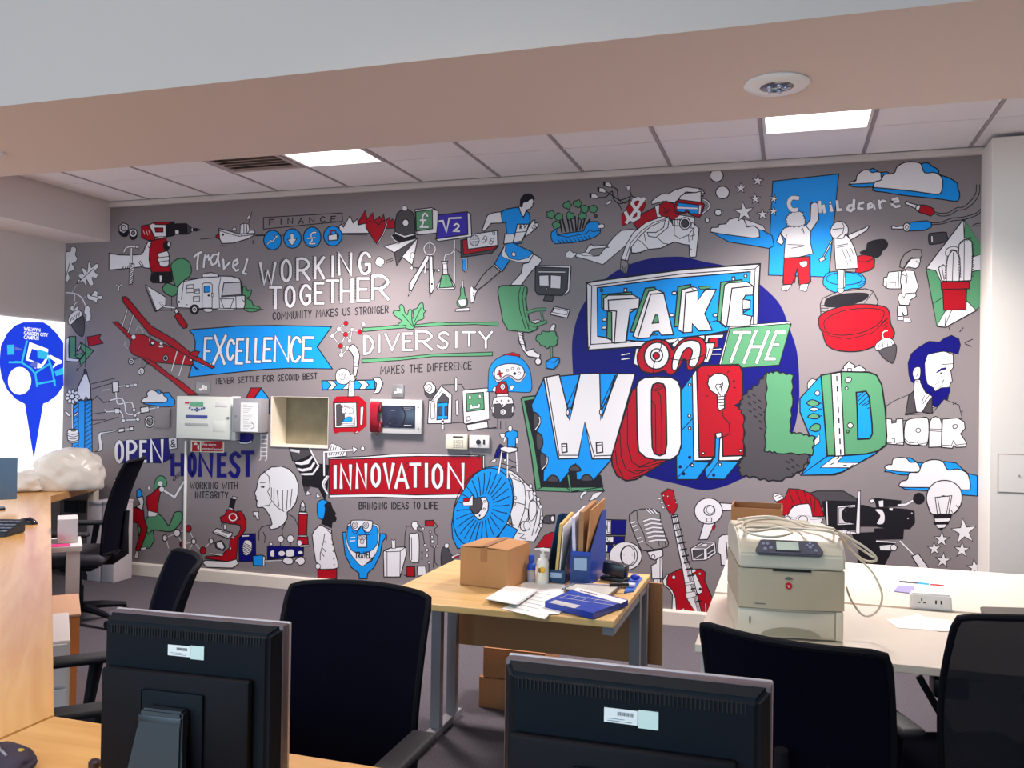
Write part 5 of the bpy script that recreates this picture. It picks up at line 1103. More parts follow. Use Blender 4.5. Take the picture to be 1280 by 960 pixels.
b=MB(); b.tube([(cx-.01,-.05,zb+.01),(cx-.01,-.055,zb-.012),(cx+.01,-.05,zb-.018),(cx+.02,-.035,zb+.01)],.004); adopt(b.build('handset_cord',hr,None),e)
# keypad & thermostat
e=wroot(570,552,'cream alarm keypad with a small dark display','keypad','alarm_keypad')
adopt(wbox('case',557,542.5,583.5,562,yb,-.03,mat('keypad_cream','#e2dcc6',rough=.4)),e)
adopt(wbox('display',566,545,579,547.5,-.03,-.032,mat('lcd_dark','#4a4038',rough=.3),bev=.0005),e)
for i in range(4):
    for j in range(4): adopt(wbox('key',566.2+i*3.4,549.4+j*2.7,568.4+i*3.4,551.0+j*2.7,-.03,-.0325,mat('key_grey','#c4bfb2',rough=.5),bev=.0005),e)
for j in range(3): adopt(wbox('indicator',559,547+j*2.6,560.5,548+j*2.6,-.03,-.031,mat('key_grey','#c4bfb2'),bev=.0003),e)
e=wroot(598,552,'white rectangular sensor plate with a black round dial','sensor','wall_sensor')
adopt(wbox('plate',586.5,544,611,560.5,yb,-.022,whitep),e)
q=aty(598,552.5,-.022); b=MB(); b.cyl((q.x,-.0221,q.z),(q.x,-.032,q.z),.019,.016,24); adopt(b.build('dial',mat('black_plastic','#14141a',rough=.4),None),e)
adopt(wbox('slot',603.8,549.5,606,555.5,-.022,-.026,mat('black_plastic','#14141a'),bev=.001),e)
# two dark framed sockets low on the wall
for i,(x,t) in enumerate(((88,'left'),(101,'right'))):
    q=aty(x,633,-.001); b=MB()
    for a_ in ((-.055,.055,.035,.05),(-.055,.055,-.05,-.035),(-.055,-.038,-.035,.035),(.038,.055,-.035,.035)): b.box(q.x+a_[0],q.x+a_[1],-.014,-.001,q.z+a_[2],q.z+a_[3])
    b.box(q.x-.038,q.x+.038,-.008,-.001,q.z-.035,q.z+.035)
    tag(b.build('wall_socket',mat('socket_dark','#2c3037',rough=.5),None,False),'dark framed wall socket under the bin bag desk, the %s of two'%t,'socket',group='sockets below the desk')

# ================= CHAIRS =================
cf=mat('chair_fabric','#0d0d1c',rough=.95,bump=.3,bscale=500,spec=.15)
cmesh=mat('chair_mesh','#080716',rough=1,bump=.4,bscale=900,spec=.08)
cpl=mat('chair_plastic','#101018',rough=.6,spec=.25)
cgrey=mat('chair_seat_fabric','#3c3a41',rough=.9,bump=.3,bscale=400)
def chair_back(bm_w=.44,top=.97,bot=.50,conc=.055,see=False):
    """returns the back panel and its frame; local +y is where the sitter faces"""
    def pt(u,v,off=0):
        w_=bm_w/2*(.93+.07*math.sin(PI/2*min(1,v*1.35)))
        x=u*w_; z=bot+(top-bot)*v-(.007*u*u+.009*abs(u)**16)*v**10
        y=-.235-.075*v+.035*math.sin(PI*v)-off+conc*(u*u)
        return Vector((x,y,z))
    return pt
def make_chair(name,label,loc,rz,arms=True,conc=.055,lean=0,rim=True,armh=.62,group='office chairs',top=.97,width=.44,seatm=None,recline=0,see=False):
    e=empty(name,loc,rz,label,'office chair',group)
    pt0=chair_back(width,top,.47,conc)
    pt=(lambda u,v,off=0: pt0(u,v,off)+Vector((0,-lean*v,0)))
    nu,nv=16,16
    def grid(off):
        g=[]
        for j in range(nv+1):
            v=j/nv; row=[]
            for i in range(nu+1):
                u=-1+2*i/nu
                # rounded upper corners
                if v>.95: u*=1-.022*((v-.95)/.05)**2
                row.append(pt(u,v,off))
            g.append(row)
        return g
    b=MB(); A=grid(0); B=grid(.012)
    va=[[b.bm.verts.new(p) for p in r] for r in A]; vb=[[b.bm.verts.new(p) for p in r] for r in B]
    for j in range(nv):
        for i in range(nu):
            b.bm.faces.new((va[j][i],va[j][i+1],va[j+1][i+1],va[j+1][i])); b.bm.faces.new((vb[j][i],vb[j+1][i],vb[j+1][i+1],vb[j][i+1]))
    per=[(0,i) for i in range(nu)]+[(j,nu) for j in range(nv)]+[(nv,i) for i in range(nu,0,-1)]+[(j,0) for j in range(nv,0,-1)]
    for k in range(len(per)):
        (j0,i0),(j1,i1)=per[k],per[(k+1)%len(per)]
        b.bm.faces.new((va[j0][i0],vb[j0][i0],vb[j1][i1],va[j1][i1]))
    b.build('backrest',mat('chair_mesh_open','#0c0b1a',rough=.9,alpha=.86) if see else cmesh,e)
    b=MB(); ring=[(va_) for va_ in [ (A[j][i]+B[j][i])/2 for j,i in per]]
    b.tube(ring,.0095,8,closed=True); b.build('back_frame',mat('frame_black','#0a0a12',rough=.7,spec=.15),e)
    # spine and bracket
    b=MB(); b.tube([(0,-.10,.40),(0,-.20,.40),(0,-.275,.45),(0,-.275,.60),(0,-.285,.72)],.02,10,rs=[.03,.03,.028,.022,.016]); b.build('back_support',cpl,e)
    # seat cushion
    b=MB(); b.box(-.235,.235,-.20,.25,.405,.475,bev=.032,seg=4); s=b.build('seat',seatm or cf,e)
    b=MB(); b.box(-.21,.21,-.17,.22,.385,.408,bev=.01); b.box(-.07,.07,-.10,.10,.34,.386,bev=.012); b.build('seat_shell',cpl,e)
    for sx in ((-1,1) if arms else ()):
        b=MB(); b.tube([(sx*.14,.0,.375),(sx*.245,.0,.39),(sx*.262,-.01,.46),(sx*.262,-.03,armh-.03)],.018,8,rs=[.02,.02,.018,.022])
        arm=b.build('armrest',cpl,e)
        b=MB(); b.box(sx*.262-.036,sx*.262+.036,-.13,.15,armh-.028,armh,bev=.013,seg=3); b.build('arm_pad',mat('arm_pad_rubber','#232227',rough=.6),arm)
    b=MB(); b.cyl((0,0,.20),(0,0,.345),.018,n=16); b.cyl((0,0,.09),(0,0,.24),.030,n=18); b.build('gas_column',cpl,e)
    for k in range(5):
        a=k*2*PI/5+.3; c,s_=math.cos(a),math.sin(a)
        b=MB(); b.tube([(c*.02,s_*.02,.105),(c*.15,s_*.15,.098),(c*.30,s_*.30,.075)],.02,8,rs=[.03,.024,.016]); leg=b.build('leg',cpl,e)
        b=MB()
        n_=Vector((-s_,c,0))
        for q in (-1,1): b.cyl(Vector((c*.30,s_*.30,.0285))+n_*(q*.008),Vector((c*.30,s_*.30,.0285))+n_*(q*.026),.028,n=16)
        b.cyl((c*.30,s_*.30,.03),(c*.30,s_*.30,.075),.008,n=8); b.build('caster',mat('black_plastic','#14141a'),leg)
    b=MB(); b.cyl((0,0,.075),(0,0,.125),.045,.035,20); b.build('base_hub',cpl,e)
    return e
def vpos(px,fw,z=0):
    """ground point seen in column px at forward distance fw"""
    d=ray(px,480); d=d/d.dot(fwd)*fw; return Vector((CAM.x+d.x,CAM.y+d.y,z))
def place_chair(name,label,bx,fw,ang,**k):
    """bx,fw: where the middle of the backrest stands; ang: heading the sitter faces, degrees in plan"""
    B=vpos(bx,fw); a=math.radians(ang); f=Vector((math.cos(a),math.sin(a),0)); org=B+f*.29
    return make_chair(name,label,org,a-PI/2,**k)
VA=90+math.degrees(YAW)     # heading of the camera in plan
place_chair('office_chair','black high backed office chair facing the near desk between the monitors',458,2.49,VA+163,width=.432,armh=.655)
place_chair('office_chair','black office chair backed up to the front of the white desk before the printer',981,2.00,VA-34,arms=False,conc=.085,width=.43)
place_chair('office_chair','black mesh office chair at the white desk, cut off by the right edge',1312,2.26,VA+4,see=True,width=.45)
place_chair('office_chair','black office chair half hidden behind the left monitor',242,2.86,225)
place_chair('office_chair','black office chair with a grey seat at the far end of the long desk',163,5.72,VA+100,seatm=cgrey,top=1.06,lean=.06)

# ================= DESKS =================
mpl=wood('maple_laminate','#d9ab6a','#e6c083',0,.38); nearm=wood('honey_laminate','#cf9650','#dca863',0,.38); mpl45=wood('honey_laminate_diagonal','#cf9650','#dca863',3,.24); edge_m=wood('maple_edge','#b98450','#c9985f',0,.5)
steel=mat('leg_steel','#8f8d92',rough=.4,metal=.3); wh=mat('white_laminate','#e0d3c2',rough=.3)
# near desk
e=empty('desk',(5.0,-4.65,0),0,'near maple desk that carries both dark monitors','desk')
b=MB(); b.box(-1.296,1.4,-.45,.433,.705,.73,bev=.003); b.build('tabletop',nearm,e,smooth=False)
b=MB(); b.box(-1.2,1.3,.10,.118,.36,.70); b.build('modesty_panel',mpl,e,smooth=False)
for x in (-1.22,.0,1.32):
    b=MB(); b.box(x-.03,x+.03,-.40,-.34,.02,.705); b.box(x-.03,x+.03,-.42,.38,0,.03); b.build('leg',steel,e,smooth=False)
# long diagonal desk
e=empty('desk',(1.6,-2.6,0),0,'long maple desk running diagonally away along the left side','desk')
pts=[(3.698,-4.212),(.305,-.864),(-.02,-.04),(-.43,-.04),(-.43,-2.35),(2.35,-5.1),(3.698,-5.1)]
b=MB(); b.prism([(x-1.6,y+2.6,.702) for x,y in pts],(0,0,.028),bev=.002); b.build('tabletop',mpl45,e,smooth=False)
b=MB()
A_=Vector((.305,-.864,0)); B_=Vector((-.02,-.04,0)); n_=Vector((.93,.366,0))
b.prism([(A_.x-1.6+.002,A_.y+2.6,.68),(B_.x-1.6+.002,B_.y+2.6,.68),(B_.x-1.6-.02,B_.y+2.59,.68),(A_.x-1.6-.02,A_.y+2.6,.68)],(0,0,.049)); b.build('edge_rail',edge_m,e,smooth=False)
E0=Vector((3.704,-4.217,0)); ed=Vector((-1,1,0)).normalized(); en=Vector((1,1,0)).normalized()
def dg(s,t,z=0): p=E0+ed*s+en*t; return Vector((p.x,p.y,z))
def dbox(b,s0,s1,t0,t1,z0,z1,off=Vector((0,0,0)),bev=0,mt=None):
    P_=[dg(s0,t0,z0)-off,dg(s1,t0,z0)-off,dg(s1,t1,z0)-off,dg(s0,t1,z0)-off]; b.prism(P_,(0,0,z1-z0),mt,bev)
off=Vector((1.6,-2.6,0))
for s in (.9,3.3,4.6):
    b=MB(); dbox(b,s-.03,s+.03,-.75,-.69,.02,.702,off); dbox(b,s-.03,s+.03,-.95,-.12,0,.03,off); b.build('leg',steel,e,smooth=False)
b=MB(); q=atz(134,634,.45); b.box(-.06-1.6,-.005-1.6,-.12+2.6,-.06+2.6,0,.702); b.build('leg',wh,e,smooth=False)
# middle desk
e=empty('desk',(4.34,-2.43,0),0,'small maple desk in the middle with a cardboard box and files','desk')
b=MB(); b.box(-.463,.463,-.435,.412,.705,.73,bev=.003); b.build('tabletop',mpl,e,smooth=False)
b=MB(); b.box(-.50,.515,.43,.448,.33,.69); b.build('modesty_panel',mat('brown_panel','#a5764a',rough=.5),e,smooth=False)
for s in (-1,1):
    b=MB(); x=s*.44
    b.box(x-.022,x+.022,.33,.37,.02,.705); b.box(x-.022,x+.022,.14,.18,.02,.705); b.box(x-.024,x+.024,-.36,.42,0,.035,bev=.004); b.box(x-.02,x+.02,-.42,.40,.675,.705); b.build('leg',steel,e,smooth=False)
# white bench
e=empty('desk',(6.1,-2.2,0),0,'white double bench desk under the beige printer','desk')
b=MB(); b.box(-1.0,1.7,-.85,-.09,.705,.73,bev=.002); b.build('tabletop',wh,e,smooth=False)
b=MB(); b.box(-1.0,1.7,-.055,.82,.705,.73,bev=.002); b.build('tabletop',wh,e,smooth=False)
b=MB(); b.box(-1.0,1.7,-.088,-.057,.70,.71); b.build('gap_cover',mat('gap_grey','#b9aca8',rough=.6),e,smooth=False)
for x in (-.96,.35,1.6):
    b=MB(); b.box(x-.025,x+.025,-.80,-.75,0,.705); b.box(x-.025,x+.025,.72,.77,0,.705); b.box(x-.02,x+.02,-.75,.72,.66,.705); b.build('leg',wh,e,smooth=False)
b=MB(); b.box(-.9,1.6,-.2,-.12,.55,.57); b.box(-.9,1.6,-.12,-.115,.55,.60); b.build('cable_tray',mat('dark_rail','#4a403c',rough=.5),e,smooth=False)
q=atz(1172,862,.55)
b=MB(); b.box(q.x-.05-6.1,q.x+.05-6.1,-.72,-.62,.60,.66,bev=.01); b.box(q.x-.02-6.1,q.x+.1-6.1,-.70,-.64,.66,.704,bev=.004); b.build('clamp',mat('black_plastic','#14141a'),e)
b=MB(); b.tube([(-.3,-.5,.6),(-.1,-.55,.25),(.2,-.6,.06),(.5,-.7,.01)],.012,8); tag(b.build('floor_cable',mat('black_plastic','#14141a'),None,loc=(6.1,-2.2,0)),'black cable hanging under the white bench desk','cable')

# ================= MONITORS =================
mb=mat('monitor_navy','#060c16',rough=.6,spec=.15); mb2=mat('monitor_black','#0a080f',rough=.6,spec=.15); silver=mat('monitor_silver','#b9aeb2',rough=.35,metal=.3)
paper=mat('paper','#ecebe8',rough=.8)
def make_monitor(label,cx,fw,topz,ang,wd=.378,ht=.33):
    """stands on the near desk; local -y is its back, which we see"""
    P_=vpos(cx,fw); e=empty('monitor',(P_.x,P_.y,.73),math.radians(ang),label,'monitor','dark monitors on the near desk')
    t=topz-.73; bz=t-ht
    b=MB(); b.box(-wd/2,wd/2,.027,.034,bz,t,bev=.003); b.build('bezel',silver,e)
    b=MB(); b.box(-wd/2+.001,wd/2-.001,.004,.0268,bz+.001,t-.001,bev=.004); b.build('housing',mat('housing_brown','#54474c',rough=.45),e)
    # tapered shell
    b=MB(); f=[(-wd/2+.003,.004,bz+.003),(wd/2-.003,.004,bz+.003),(wd/2-.003,.004,t-.003),(-wd/2+.003,.004,t-.003)]; k=[(-wd/2+.018,-.022,bz+.02),(wd/2-.018,-.022,bz+.02),(wd/2-.018,-.022,t-.014),(-wd/2+.018,-.022,t-.014)]
    vf=[b.bm.verts.new(Vector(p)) for p in f]; vk=[b.bm.verts.new(Vector(p)) for p in k]
    b.bm.faces.new(vf); b.bm.faces.new(vk[::-1])
    for i in range(4): b.bm.faces.new((vf[i],vf[(i+1)%4],vk[(i+1)%4],vk[i]))
    es=list({x for v in vk for x in v.link_edges}); bmesh.ops.bevel(b.bm,geom=es,offset=.006,segments=3,affect='EDGES')
    sh=b.build('back_shell',mb,e)
    b=MB(); b.box(-wd/2+.022,wd/2-.045,-.040,-.0215,bz+.02,t-.095,bev=.006); b.build('rear_housing',mb2,e)
    b=MB()
    n=54
    for i in range(n):
        x=-wd/2+.03+i*(wd-.06)/n; b.box(x,x+.0022,-.0236,-.0221,t-.034,t-.018,M=Matrix.Rotation(0,4,'X'))
    o=b.build('vent_slots',mat('slot_black','#05060a',rough=.8),sh,smooth=False); o['kind']='stuff'
    b=MB(); b.box(-.075,.055,-.046,-.0402,bz+.06,t-.125,bev=.005); b.build('mount_plate',mb,e)
    b=MB(); b.prism([(-.055,-.05,t-.15),(.03,-.05,t-.15),(.045,-.075,.02),(-.085,-.075,.02)],(0,-.022,0),bev=.004); b.box(-.06,.03,-.075,-.047,t-.20,t-.16,bev=.004); b.build('stand_neck',mat('stand_blue_black','#10151f',rough=.4),e)
    b=MB(); b.box(-.12,.12,-.16,.10,0.0005,.018,bev=.007); b.build('stand_base',mat('stand_blue_black','#10151f'),e)
    b=MB(); b.box(wd/2-.14,wd/2-.112,-.062,-.041,bz+.012,bz+.034,bev=.003); b.build('video_plug',mat('plug_blue','#2438b8',rough=.4),e)
    # barcode label
    b=MB(); b.box(-.035,.012,-.0235,-.0226,t-.066,t-.046,bev=0); l=b.build('asset_label',paper,e,smooth=False)
    b=MB(); b.box(.013,.041,-.0236,-.0226,t-.069,t-.044); b.build('asset_label',mat('label_green','#cfe2da',rough=.5),e,smooth=False)
    b=MB()
    for i in range(12): b.box(-.016+i*.0019,-.016+i*.0019+.0009,-.0242,-.0237,t-.055,t-.050)
    for i in range(2): b.box(-.030,-.006+i*.01,-.0242,-.0237,t-.0605-i*.003,t-.0600-i*.003)
    o=b.build('barcode',mat('print_dark','#5a5a60',rough=.8),l,smooth=False); o['kind']='stuff'
    b=MB(); b.tube([(wd/2-.125,-.062,bz+.02),(wd/2-.12,-.09,bz-.02),(.05,-.10,.01),(.0,-.12,.004)],.004,6); b.build('video_cable',mat('black_plastic','#14141a'),e)
    return e
make_monitor('dark square monitor seen from behind at the left of the near desk',246,1.66,1.088,3.5)
make_monitor('dark square monitor seen from behind right of the front chair',795,1.25,1.128,0.5,wd=.384)
# ================= THINGS ON THE MIDDLE DESK =================
DZ=.7302
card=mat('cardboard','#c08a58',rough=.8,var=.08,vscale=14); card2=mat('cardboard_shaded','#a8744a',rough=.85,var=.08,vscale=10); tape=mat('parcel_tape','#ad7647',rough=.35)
def rootat(name,px,py,label,cat,z=DZ,group=None,rz=0):
    return empty(name,atz(px,py,z),rz,label,cat,group)
def quadprism(b,px,z0,z1,off,mt=None,bev=0):
    P_=[atz(x,y,z0)-off for x,y in px]; 
    b.prism(P_,(0,0,z1-z0),mt,bev)
# cardboard box, closed top with a slit between the flaps
FL,FR,BR=atz(575,731,DZ),atz(634,738,DZ),atz(661,725,DZ); BL=FL+(BR-FR)
ux=(FR-FL); uy=(BR-FR); hgt=.158
e=empty('cardboard_box',(FL+BR)/2,0,'closed brown cardboard box on the middle desk','box')
o_=e.location
b=MB(); t=.004
def wallq(a,c): 
    n_=(c-a).cross(Vector((0,0,1))).normalized()*t
    b.prism([a-o_,c-o_,c-o_-n_,a-o_-n_],(0,0,hgt))
for a,c in ((FL,FR),(FR,BR),(BR,BL),(BL,FL)): wallq(a,c)
b.prism([FL-o_,FR-o_,BR-o_,BL-o_],(0,0,.004)); b.build('carton',card,e,smooth=False)
top=Vector((0,0,hgt))
fl=[FL+top-o_,FR+top-o_,BR+top-o_,BL+top-o_]; mF=(fl[0]+fl[1])/2+Vector((0,0,.006)); mB=(fl[3]+fl[2])/2+Vector((0,0,.010))
for (p,q,r_,s_) in ((fl[0],mF-ux*.006,mB-ux*.006,fl[3]),(fl[1],mF+ux*.01+Vector((0,0,-.002)),mB+ux*.008,fl[2])):
    b=MB(); b.prism([p,q,r_,s_],(0,0,.003)); b.build('flap',card,e,smooth=False)
b=MB(); n0=ux.cross(Vector((0,0,1))).normalized()
a=mF-ux*.07; c=mF+ux*.07
b.prism([Vector((a.x,a.y,hgt-.055)),Vector((c.x,c.y,hgt-.055)),Vector((c.x,c.y,hgt+.003)),Vector((a.x,a.y,hgt+.003))],n0*.0012); b.prism([a+Vector((0,0,.0035)),c+Vector((0,0,.0035)),mB+ux*.07+Vector((0,0,.0035)),mB-ux*.07+Vector((0,0,.0035))],(0,0,.0008)); b.build('tape_strip',tape,e,smooth=False)
# paper stack and loose sheets
e=rootat('paper_stack',645,740,'thick stack of white paper in front of the cardboard box','paper')
for i in range(6):
    b=MB(); j=i*.0007; quadprism(b,[(609,749),(647.5,756),(673,738),(636,733)],DZ+.0004+i*.0035,DZ+.0036+i*.0035,e.location+Vector((j*2*(i%2),j,0))); b.build('sheet_bundle',paper,e,smooth=False)
def sheet(name,label,px,z,lines=0,m_=None,th=.0008,group=None,cat='paper'):
    e_=empty(name,sum((atz(x,y,z) for x,y in px),Vector())/len(px),0,label,cat,group)
    b=MB(); quadprism(b,px,z,z+th,e_.location); b.build('sheet',m_ or paper,e_,smooth=False)
    if lines:
        D.map=lambda x,y,d: tuple(atz(x,y,z+th)+Vector((0,0,d))); D.parent=None; D.face=Vector((0,0,1))
        M_('printed_lines',None,0,0,1)
        A,B_,C_,D_=px
        for i in range(lines):
            t0=.15+.7*i/max(1,lines-1); u1=.55+.3*((i*37)%10)/10
            f=lambda u,v:((A[0]*(1-u)+B_[0]*u)*(1-v)+(D_[0]*(1-u)+C_[0]*u)*v,(A[1]*(1-u)+B_[1]*u)*(1-v)+(D_[1]*(1-u)+C_[1]*u)*v)
            L('l',.5,[f(.12,t0),f(u1,t0)])
        adopt(END(),e_)
    return e_
sheet('paper_sheet','white sheet lying behind the paper stack under the bottles',[(652,727),(650,741),(705,746),(706,731)],DZ+.0001,0)
sheet('paper_sheet','printed white sheet overhanging the front edge of the middle desk',[(627,761),(681,774),(712,742),(672,737)],DZ+.0016,6)
sheet('paper_sheet','white sheet partly under the blue labels box',[(668,768),(698,768),(720,750),(690,742)],DZ+.0026,0)
# labels box
e=rootat('labels_box',735,758,'flat blue and white box lettered LABELS at the front of the desk','box')
z0=DZ+.0036; px=[(681,759),(741,774),(785,757),(722,741)]
b=MB(); quadprism(b,px,z0,z0+.022,e.location,mat('labels_blue','#2742a8',rough=.35)); b.build('carton',None,e,smooth=False)
zt=z0+.0222; D.map=lambda x,y,d: tuple(atz(x,y,zt)+Vector((0,0,d-.0006))); D.face=Vector((0,0,1)); D.parent=None
M_('lid_print',None,0,0,1,20)
def up(p,h=6.4): return [(x,y-h) for x,y in p]
Q=up(px)
P('w',[(Q[2][0]-1,Q[2][1]),(Q[3][0],Q[3][1]),(Q[3][0]-6,Q[3][1]+3.2),(Q[2][0]-9,Q[2][1]+4)],0); 0
P('l',[(686,753.2),(718,760.5),(726,757),(694,750)],0); L('G',.4,'692,753.5 712,758'); 
for i in range(5): L('l',.4,[(700+i*14,748-1.2*i+i*2.6),(712+i*12,742.5+i*2)])
L('l',.4,'700,747 768,757'); L('l',.4,'712,744 772,753.5')
adopt(END(),e)
p0=atz(724.5,738.6,zt+.0012); p1=atz(745,743.8,zt+.0012); adopt(printed('LABELS',p0,p1,.016,(0,0,math.atan2((p1-p0).y,(p1-p0).x)),INK['k'],bold=.01),e)
# spray bottle
glassb=mat('clear_plastic','#b8c4da',rough=.12,trans=.6); bluep=mat('blue_plastic','#1d4fc0',rough=.35); pump=mat('pump_white','#f0eee8',rough=.3)
e=rootat('spray_bottle',664,727,'small clear bottle with a blue cap beside the cardboard box','bottle')
b=MB(); b.lathe([(.016,0),(.018,.004),(.018,.058),(.012,.072),(.010,.078)],(0,0,0),20); b.build('bottle_body',glassb,e)
b=MB(); b.lathe([(.0185,.050),(.0185,.072),(.0115,.080),(.0115,.084)],(0,0,0),20); b.lathe([(.0115,.0845),(.013,.088),(.013,.108),(.010,.112)],(0,0,0),20); b.build('cap',bluep,e)
e=rootat('lotion_bottle',678,729,'white pump bottle with a lemon label on the middle desk','bottle')
b=MB(); b.lathe([(.024,0),(.026,.004),(.026,.088),(.020,.101),(.012,.106)],(0,0,0),24); b.build('bottle_body',pump,e)
b=MB(); b.lathe([(.0115,.1065),(.0115,.122),(.0055,.124),(.0055,.138)],(0,0,0),16); b.box(-.011,.032,-.0085,.0085,.134,.146,bev=.003); b.build('pump',pump,e)
b=MB(); 
for i in range(10):
    a0=-2.25+i*.16; b.prism([(.0263*math.cos(a),.0263*math.sin(a),.012) for a in (a0,a0+.161)]+[(.0263*math.cos(a),.0263*math.sin(a),.082) for a in (a0+.161,a0)],(.0002*math.cos(a0),.0002*math.sin(a0),0))
b.build('label',mat('label_cream','#f3efda',rough=.5),e,smooth=False)
b=MB(); b.sph((.0265*math.cos(-1.35),.0265*math.sin(-1.35),.060),.013,sc=(1,.22,1),n=16,M=None); b.build('lemon_print',mat('lemon_yellow','#f0b51c',rough=.5),e)
b=MB(); b.sph((.0272*math.cos(-1.75),.0272*math.sin(-1.75),.058),.008,sc=(1,.2,1.3),n=12); b.build('lemon_print',mat('lemon_leaf','#8a6a2a',rough=.5),e)
# magazine files
def magfile(label,px,z,depthpx,h,hf,m_,th=.0025,labm=None):
    """px: front-left and front-right base points, depthpx: rear-right base point"""
    a,c,d=atz(*px[0],z),atz(*px[1],z),atz(*depthpx,z); e_=empty('magazine_file',(a+d)/2,0,label,'magazine file')
    o=e_.location; v=d-c; up_=lambda p,q:p-o+Vector((0,0,q))
    nn=(c-a).normalized()*th
    for p in (a,c-nn):
        b=MB(); b.prism([up_(p,0),up_(p+v,0),up_(p+v,h),up_(p+v*.72,h),up_(p,hf)],nn); b.build('side_panel',m_,e_,smooth=False)
    vv=v.normalized()*th
    b=MB(); b.prism([up_(a+nn,0),up_(c-nn,0),up_(c-nn,hf),up_(a+nn,hf)],vv); b.build('front_panel',m_,e_,smooth=False)
    b=MB(); b.prism([up_(a+nn+v-vv,0),up_(c-nn+v-vv,0),up_(c-nn+v-vv,h),up_(a+nn+v-vv,h)],vv); b.build('back_panel',m_,e_,smooth=False)
    b=MB(); b.prism([up_(a+nn+vv,0),up_(c-nn+vv,0),up_(c-nn+v-vv,0),up_(a+nn+v-vv,0)],(0,0,th)); b.build('base_panel',m_,e_,smooth=False)
    w_=(c-a); 
    b=MB(); fz=hf*.30; b.prism([up_(a+w_*.18-vv*.8,hf*.42),up_(a+w_*.82-vv*.8,hf*.42),up_(a+w_*.82-vv*.8,hf*.80),up_(a+w_*.18-vv*.8,hf*.80)],-vv*.2); b.build('spine_label',labm or mat('spine_label','#9fb6cf',rough=.6),e_,smooth=False)
    return e_,a,c,v,o
teal=mat('file_teal','#0f3e66',rough=.3); fblue=mat('file_blue','#1c46ad',rough=.3); fnavy=mat('file_front','#1b3c7c',rough=.4)
e1,a,c,v,o=magfile('dark teal magazine file holding a manila folder',[(683,728),(706,730)],DZ,(723,717),.262,.055,teal)
def slab(label,name,p0,wv,vv,z0,z1,lean,m_,cat='folder',loc=None,n=1):
    e_=empty(name,p0,0,label,cat)
    b=MB(); P_=[Vector((0,0,0)),vv,vv+Vector((0,0,z1-z0))+lean,Vector((0,0,z1-z0))+lean*.9-Vector((0,0,.03))]
    b.prism(P_,wv); b.build('sheets',m_,e_,smooth=False); return e_
manila=mat('manila','#dcb56c',rough=.7); kraft=mat('kraft_paper','#a87a50',rough=.8,var=.1,vscale=20); lilac=mat('paper_lilac','#d8d2e6',rough=.7)
w_=(c-a).normalized(); vn=v.normalized()
slab('manila folder standing in the dark teal file','folder',a+w_*.030+vn*.012+Vector((0,0,.0032)),w_*.012,v*.78,0,.272,w_*.022,manila)
slab('white papers standing behind the manila folder','papers',a+w_*.048+vn*.012+Vector((0,0,.0032)),w_*.004,v*.80,0,.262,w_*.020,paper,'paper')
e2,a2,c2,v2,o2=magfile('bright blue magazine file stuffed with brown envelopes',[(713,729),(738,731)],DZ,(757,719),.288,.135,fblue)
w2=(c2-a2).normalized(); vn2=v2.normalized()
b=MB(); P_=[a2-o2-vn2*.0008+w2*.004,c2-o2-vn2*.0008-w2*.004]; b.prism([P_[0]+Vector((0,0,.006)),P_[1]+Vector((0,0,.006)),P_[1]+Vector((0,0,.118)),P_[0]+Vector((0,0,.118))],-vn2*.001); b.build('front_card',fnavy,e2,smooth=False)
lean=-w2*.012
slab('lilac and white papers at the left of the blue file','papers',a2+w2*.008+vn2*.012+Vector((0,0,.0032)),w2*.014,v2*.8,0,.30,lean,lilac,'paper')
slab('brown kraft envelopes leaning in the blue file','envelopes',a2+w2*.026+vn2*.012+Vector((0,0,.0032)),w2*.020,v2*.82,0,.325,w2*.004,kraft,'envelope')
slab('tan envelope with a torn top in the blue file, rightmost','envelope',a2+w2*.049+vn2*.012+Vector((0,0,.0032)),w2*.006,v2*.85,0,.335,w2*.030,card,'envelope')
# clear folders pile, hole punch, tray, glue
e=rootat('folder_pile',737,741,'pile of clear plastic folders in front of the blue file','folder')
for i,(c_,dz) in enumerate((('#b9b6c9',.008),('#22243c',.004),('#b4b1c0',.005),('#1c1d2c',.005),('#cfcabd',.003))):
    z_=DZ+.0004+sum(q[1] for q in ((0,.0082),(0,.0042),(0,.0052),(0,.0052))[:i]); s_=i*1.2
    b=MB(); quadprism(b,[(702+s_,737-s_*.2),(764-s_,745),(778-s_,733.5),(715+s_,731)],z_,z_+dz,e.location); b.build('folder_layer',mat('folder_'+c_[1:],c_,rough=.25),e,smooth=False)
b=MB()
p0=atz(762,741,DZ)-e.location; b.cyl(p0+Vector((0,0,.032)),p0+Vector((.07,.03,.032)),.008,n=12); b.build('binder_clip',mat('black_plastic','#14141a'),e)
e=rootat('hole_punch',770,726,'black two hole punch on the right side of the middle desk','hole punch')
R_=Matrix.Rotation(math.radians(-14),4,'Z')
b=MB(); b.box(-.062,.054,-.03,.03,.0006,.018,bev=.004,M=R_); b.build('base',mat('black_plastic','#14141a'),e)
b=MB(); b.box(-.060,.046,-.026,.026,.022,.078,bev=.010,M=R_@Matrix.Rotation(.10,4,'Y')); b.build('lever',mat('punch_black','#1a1a22',rough=.3),e)
for s in (-1,1):
    b=MB(); b.cyl(R_@Vector((s*.03,.01,.012)),R_@Vector((s*.03,.01,.03)),.005,n=10); b.build('punch_pin',mat('steel','#9a9a9c'),e)
e=rootat('blue_tray',786,733,'shallow blue tray with small things at the right edge of the desk','tray')
b=MB(); quadprism(b,[(780,742),(792,740),(803,723),(788,722)],DZ+.0003,DZ+.006,e.location); b.build('tray_base',mat('tray_blue','#2e63c8',rough=.4),e,smooth=False)
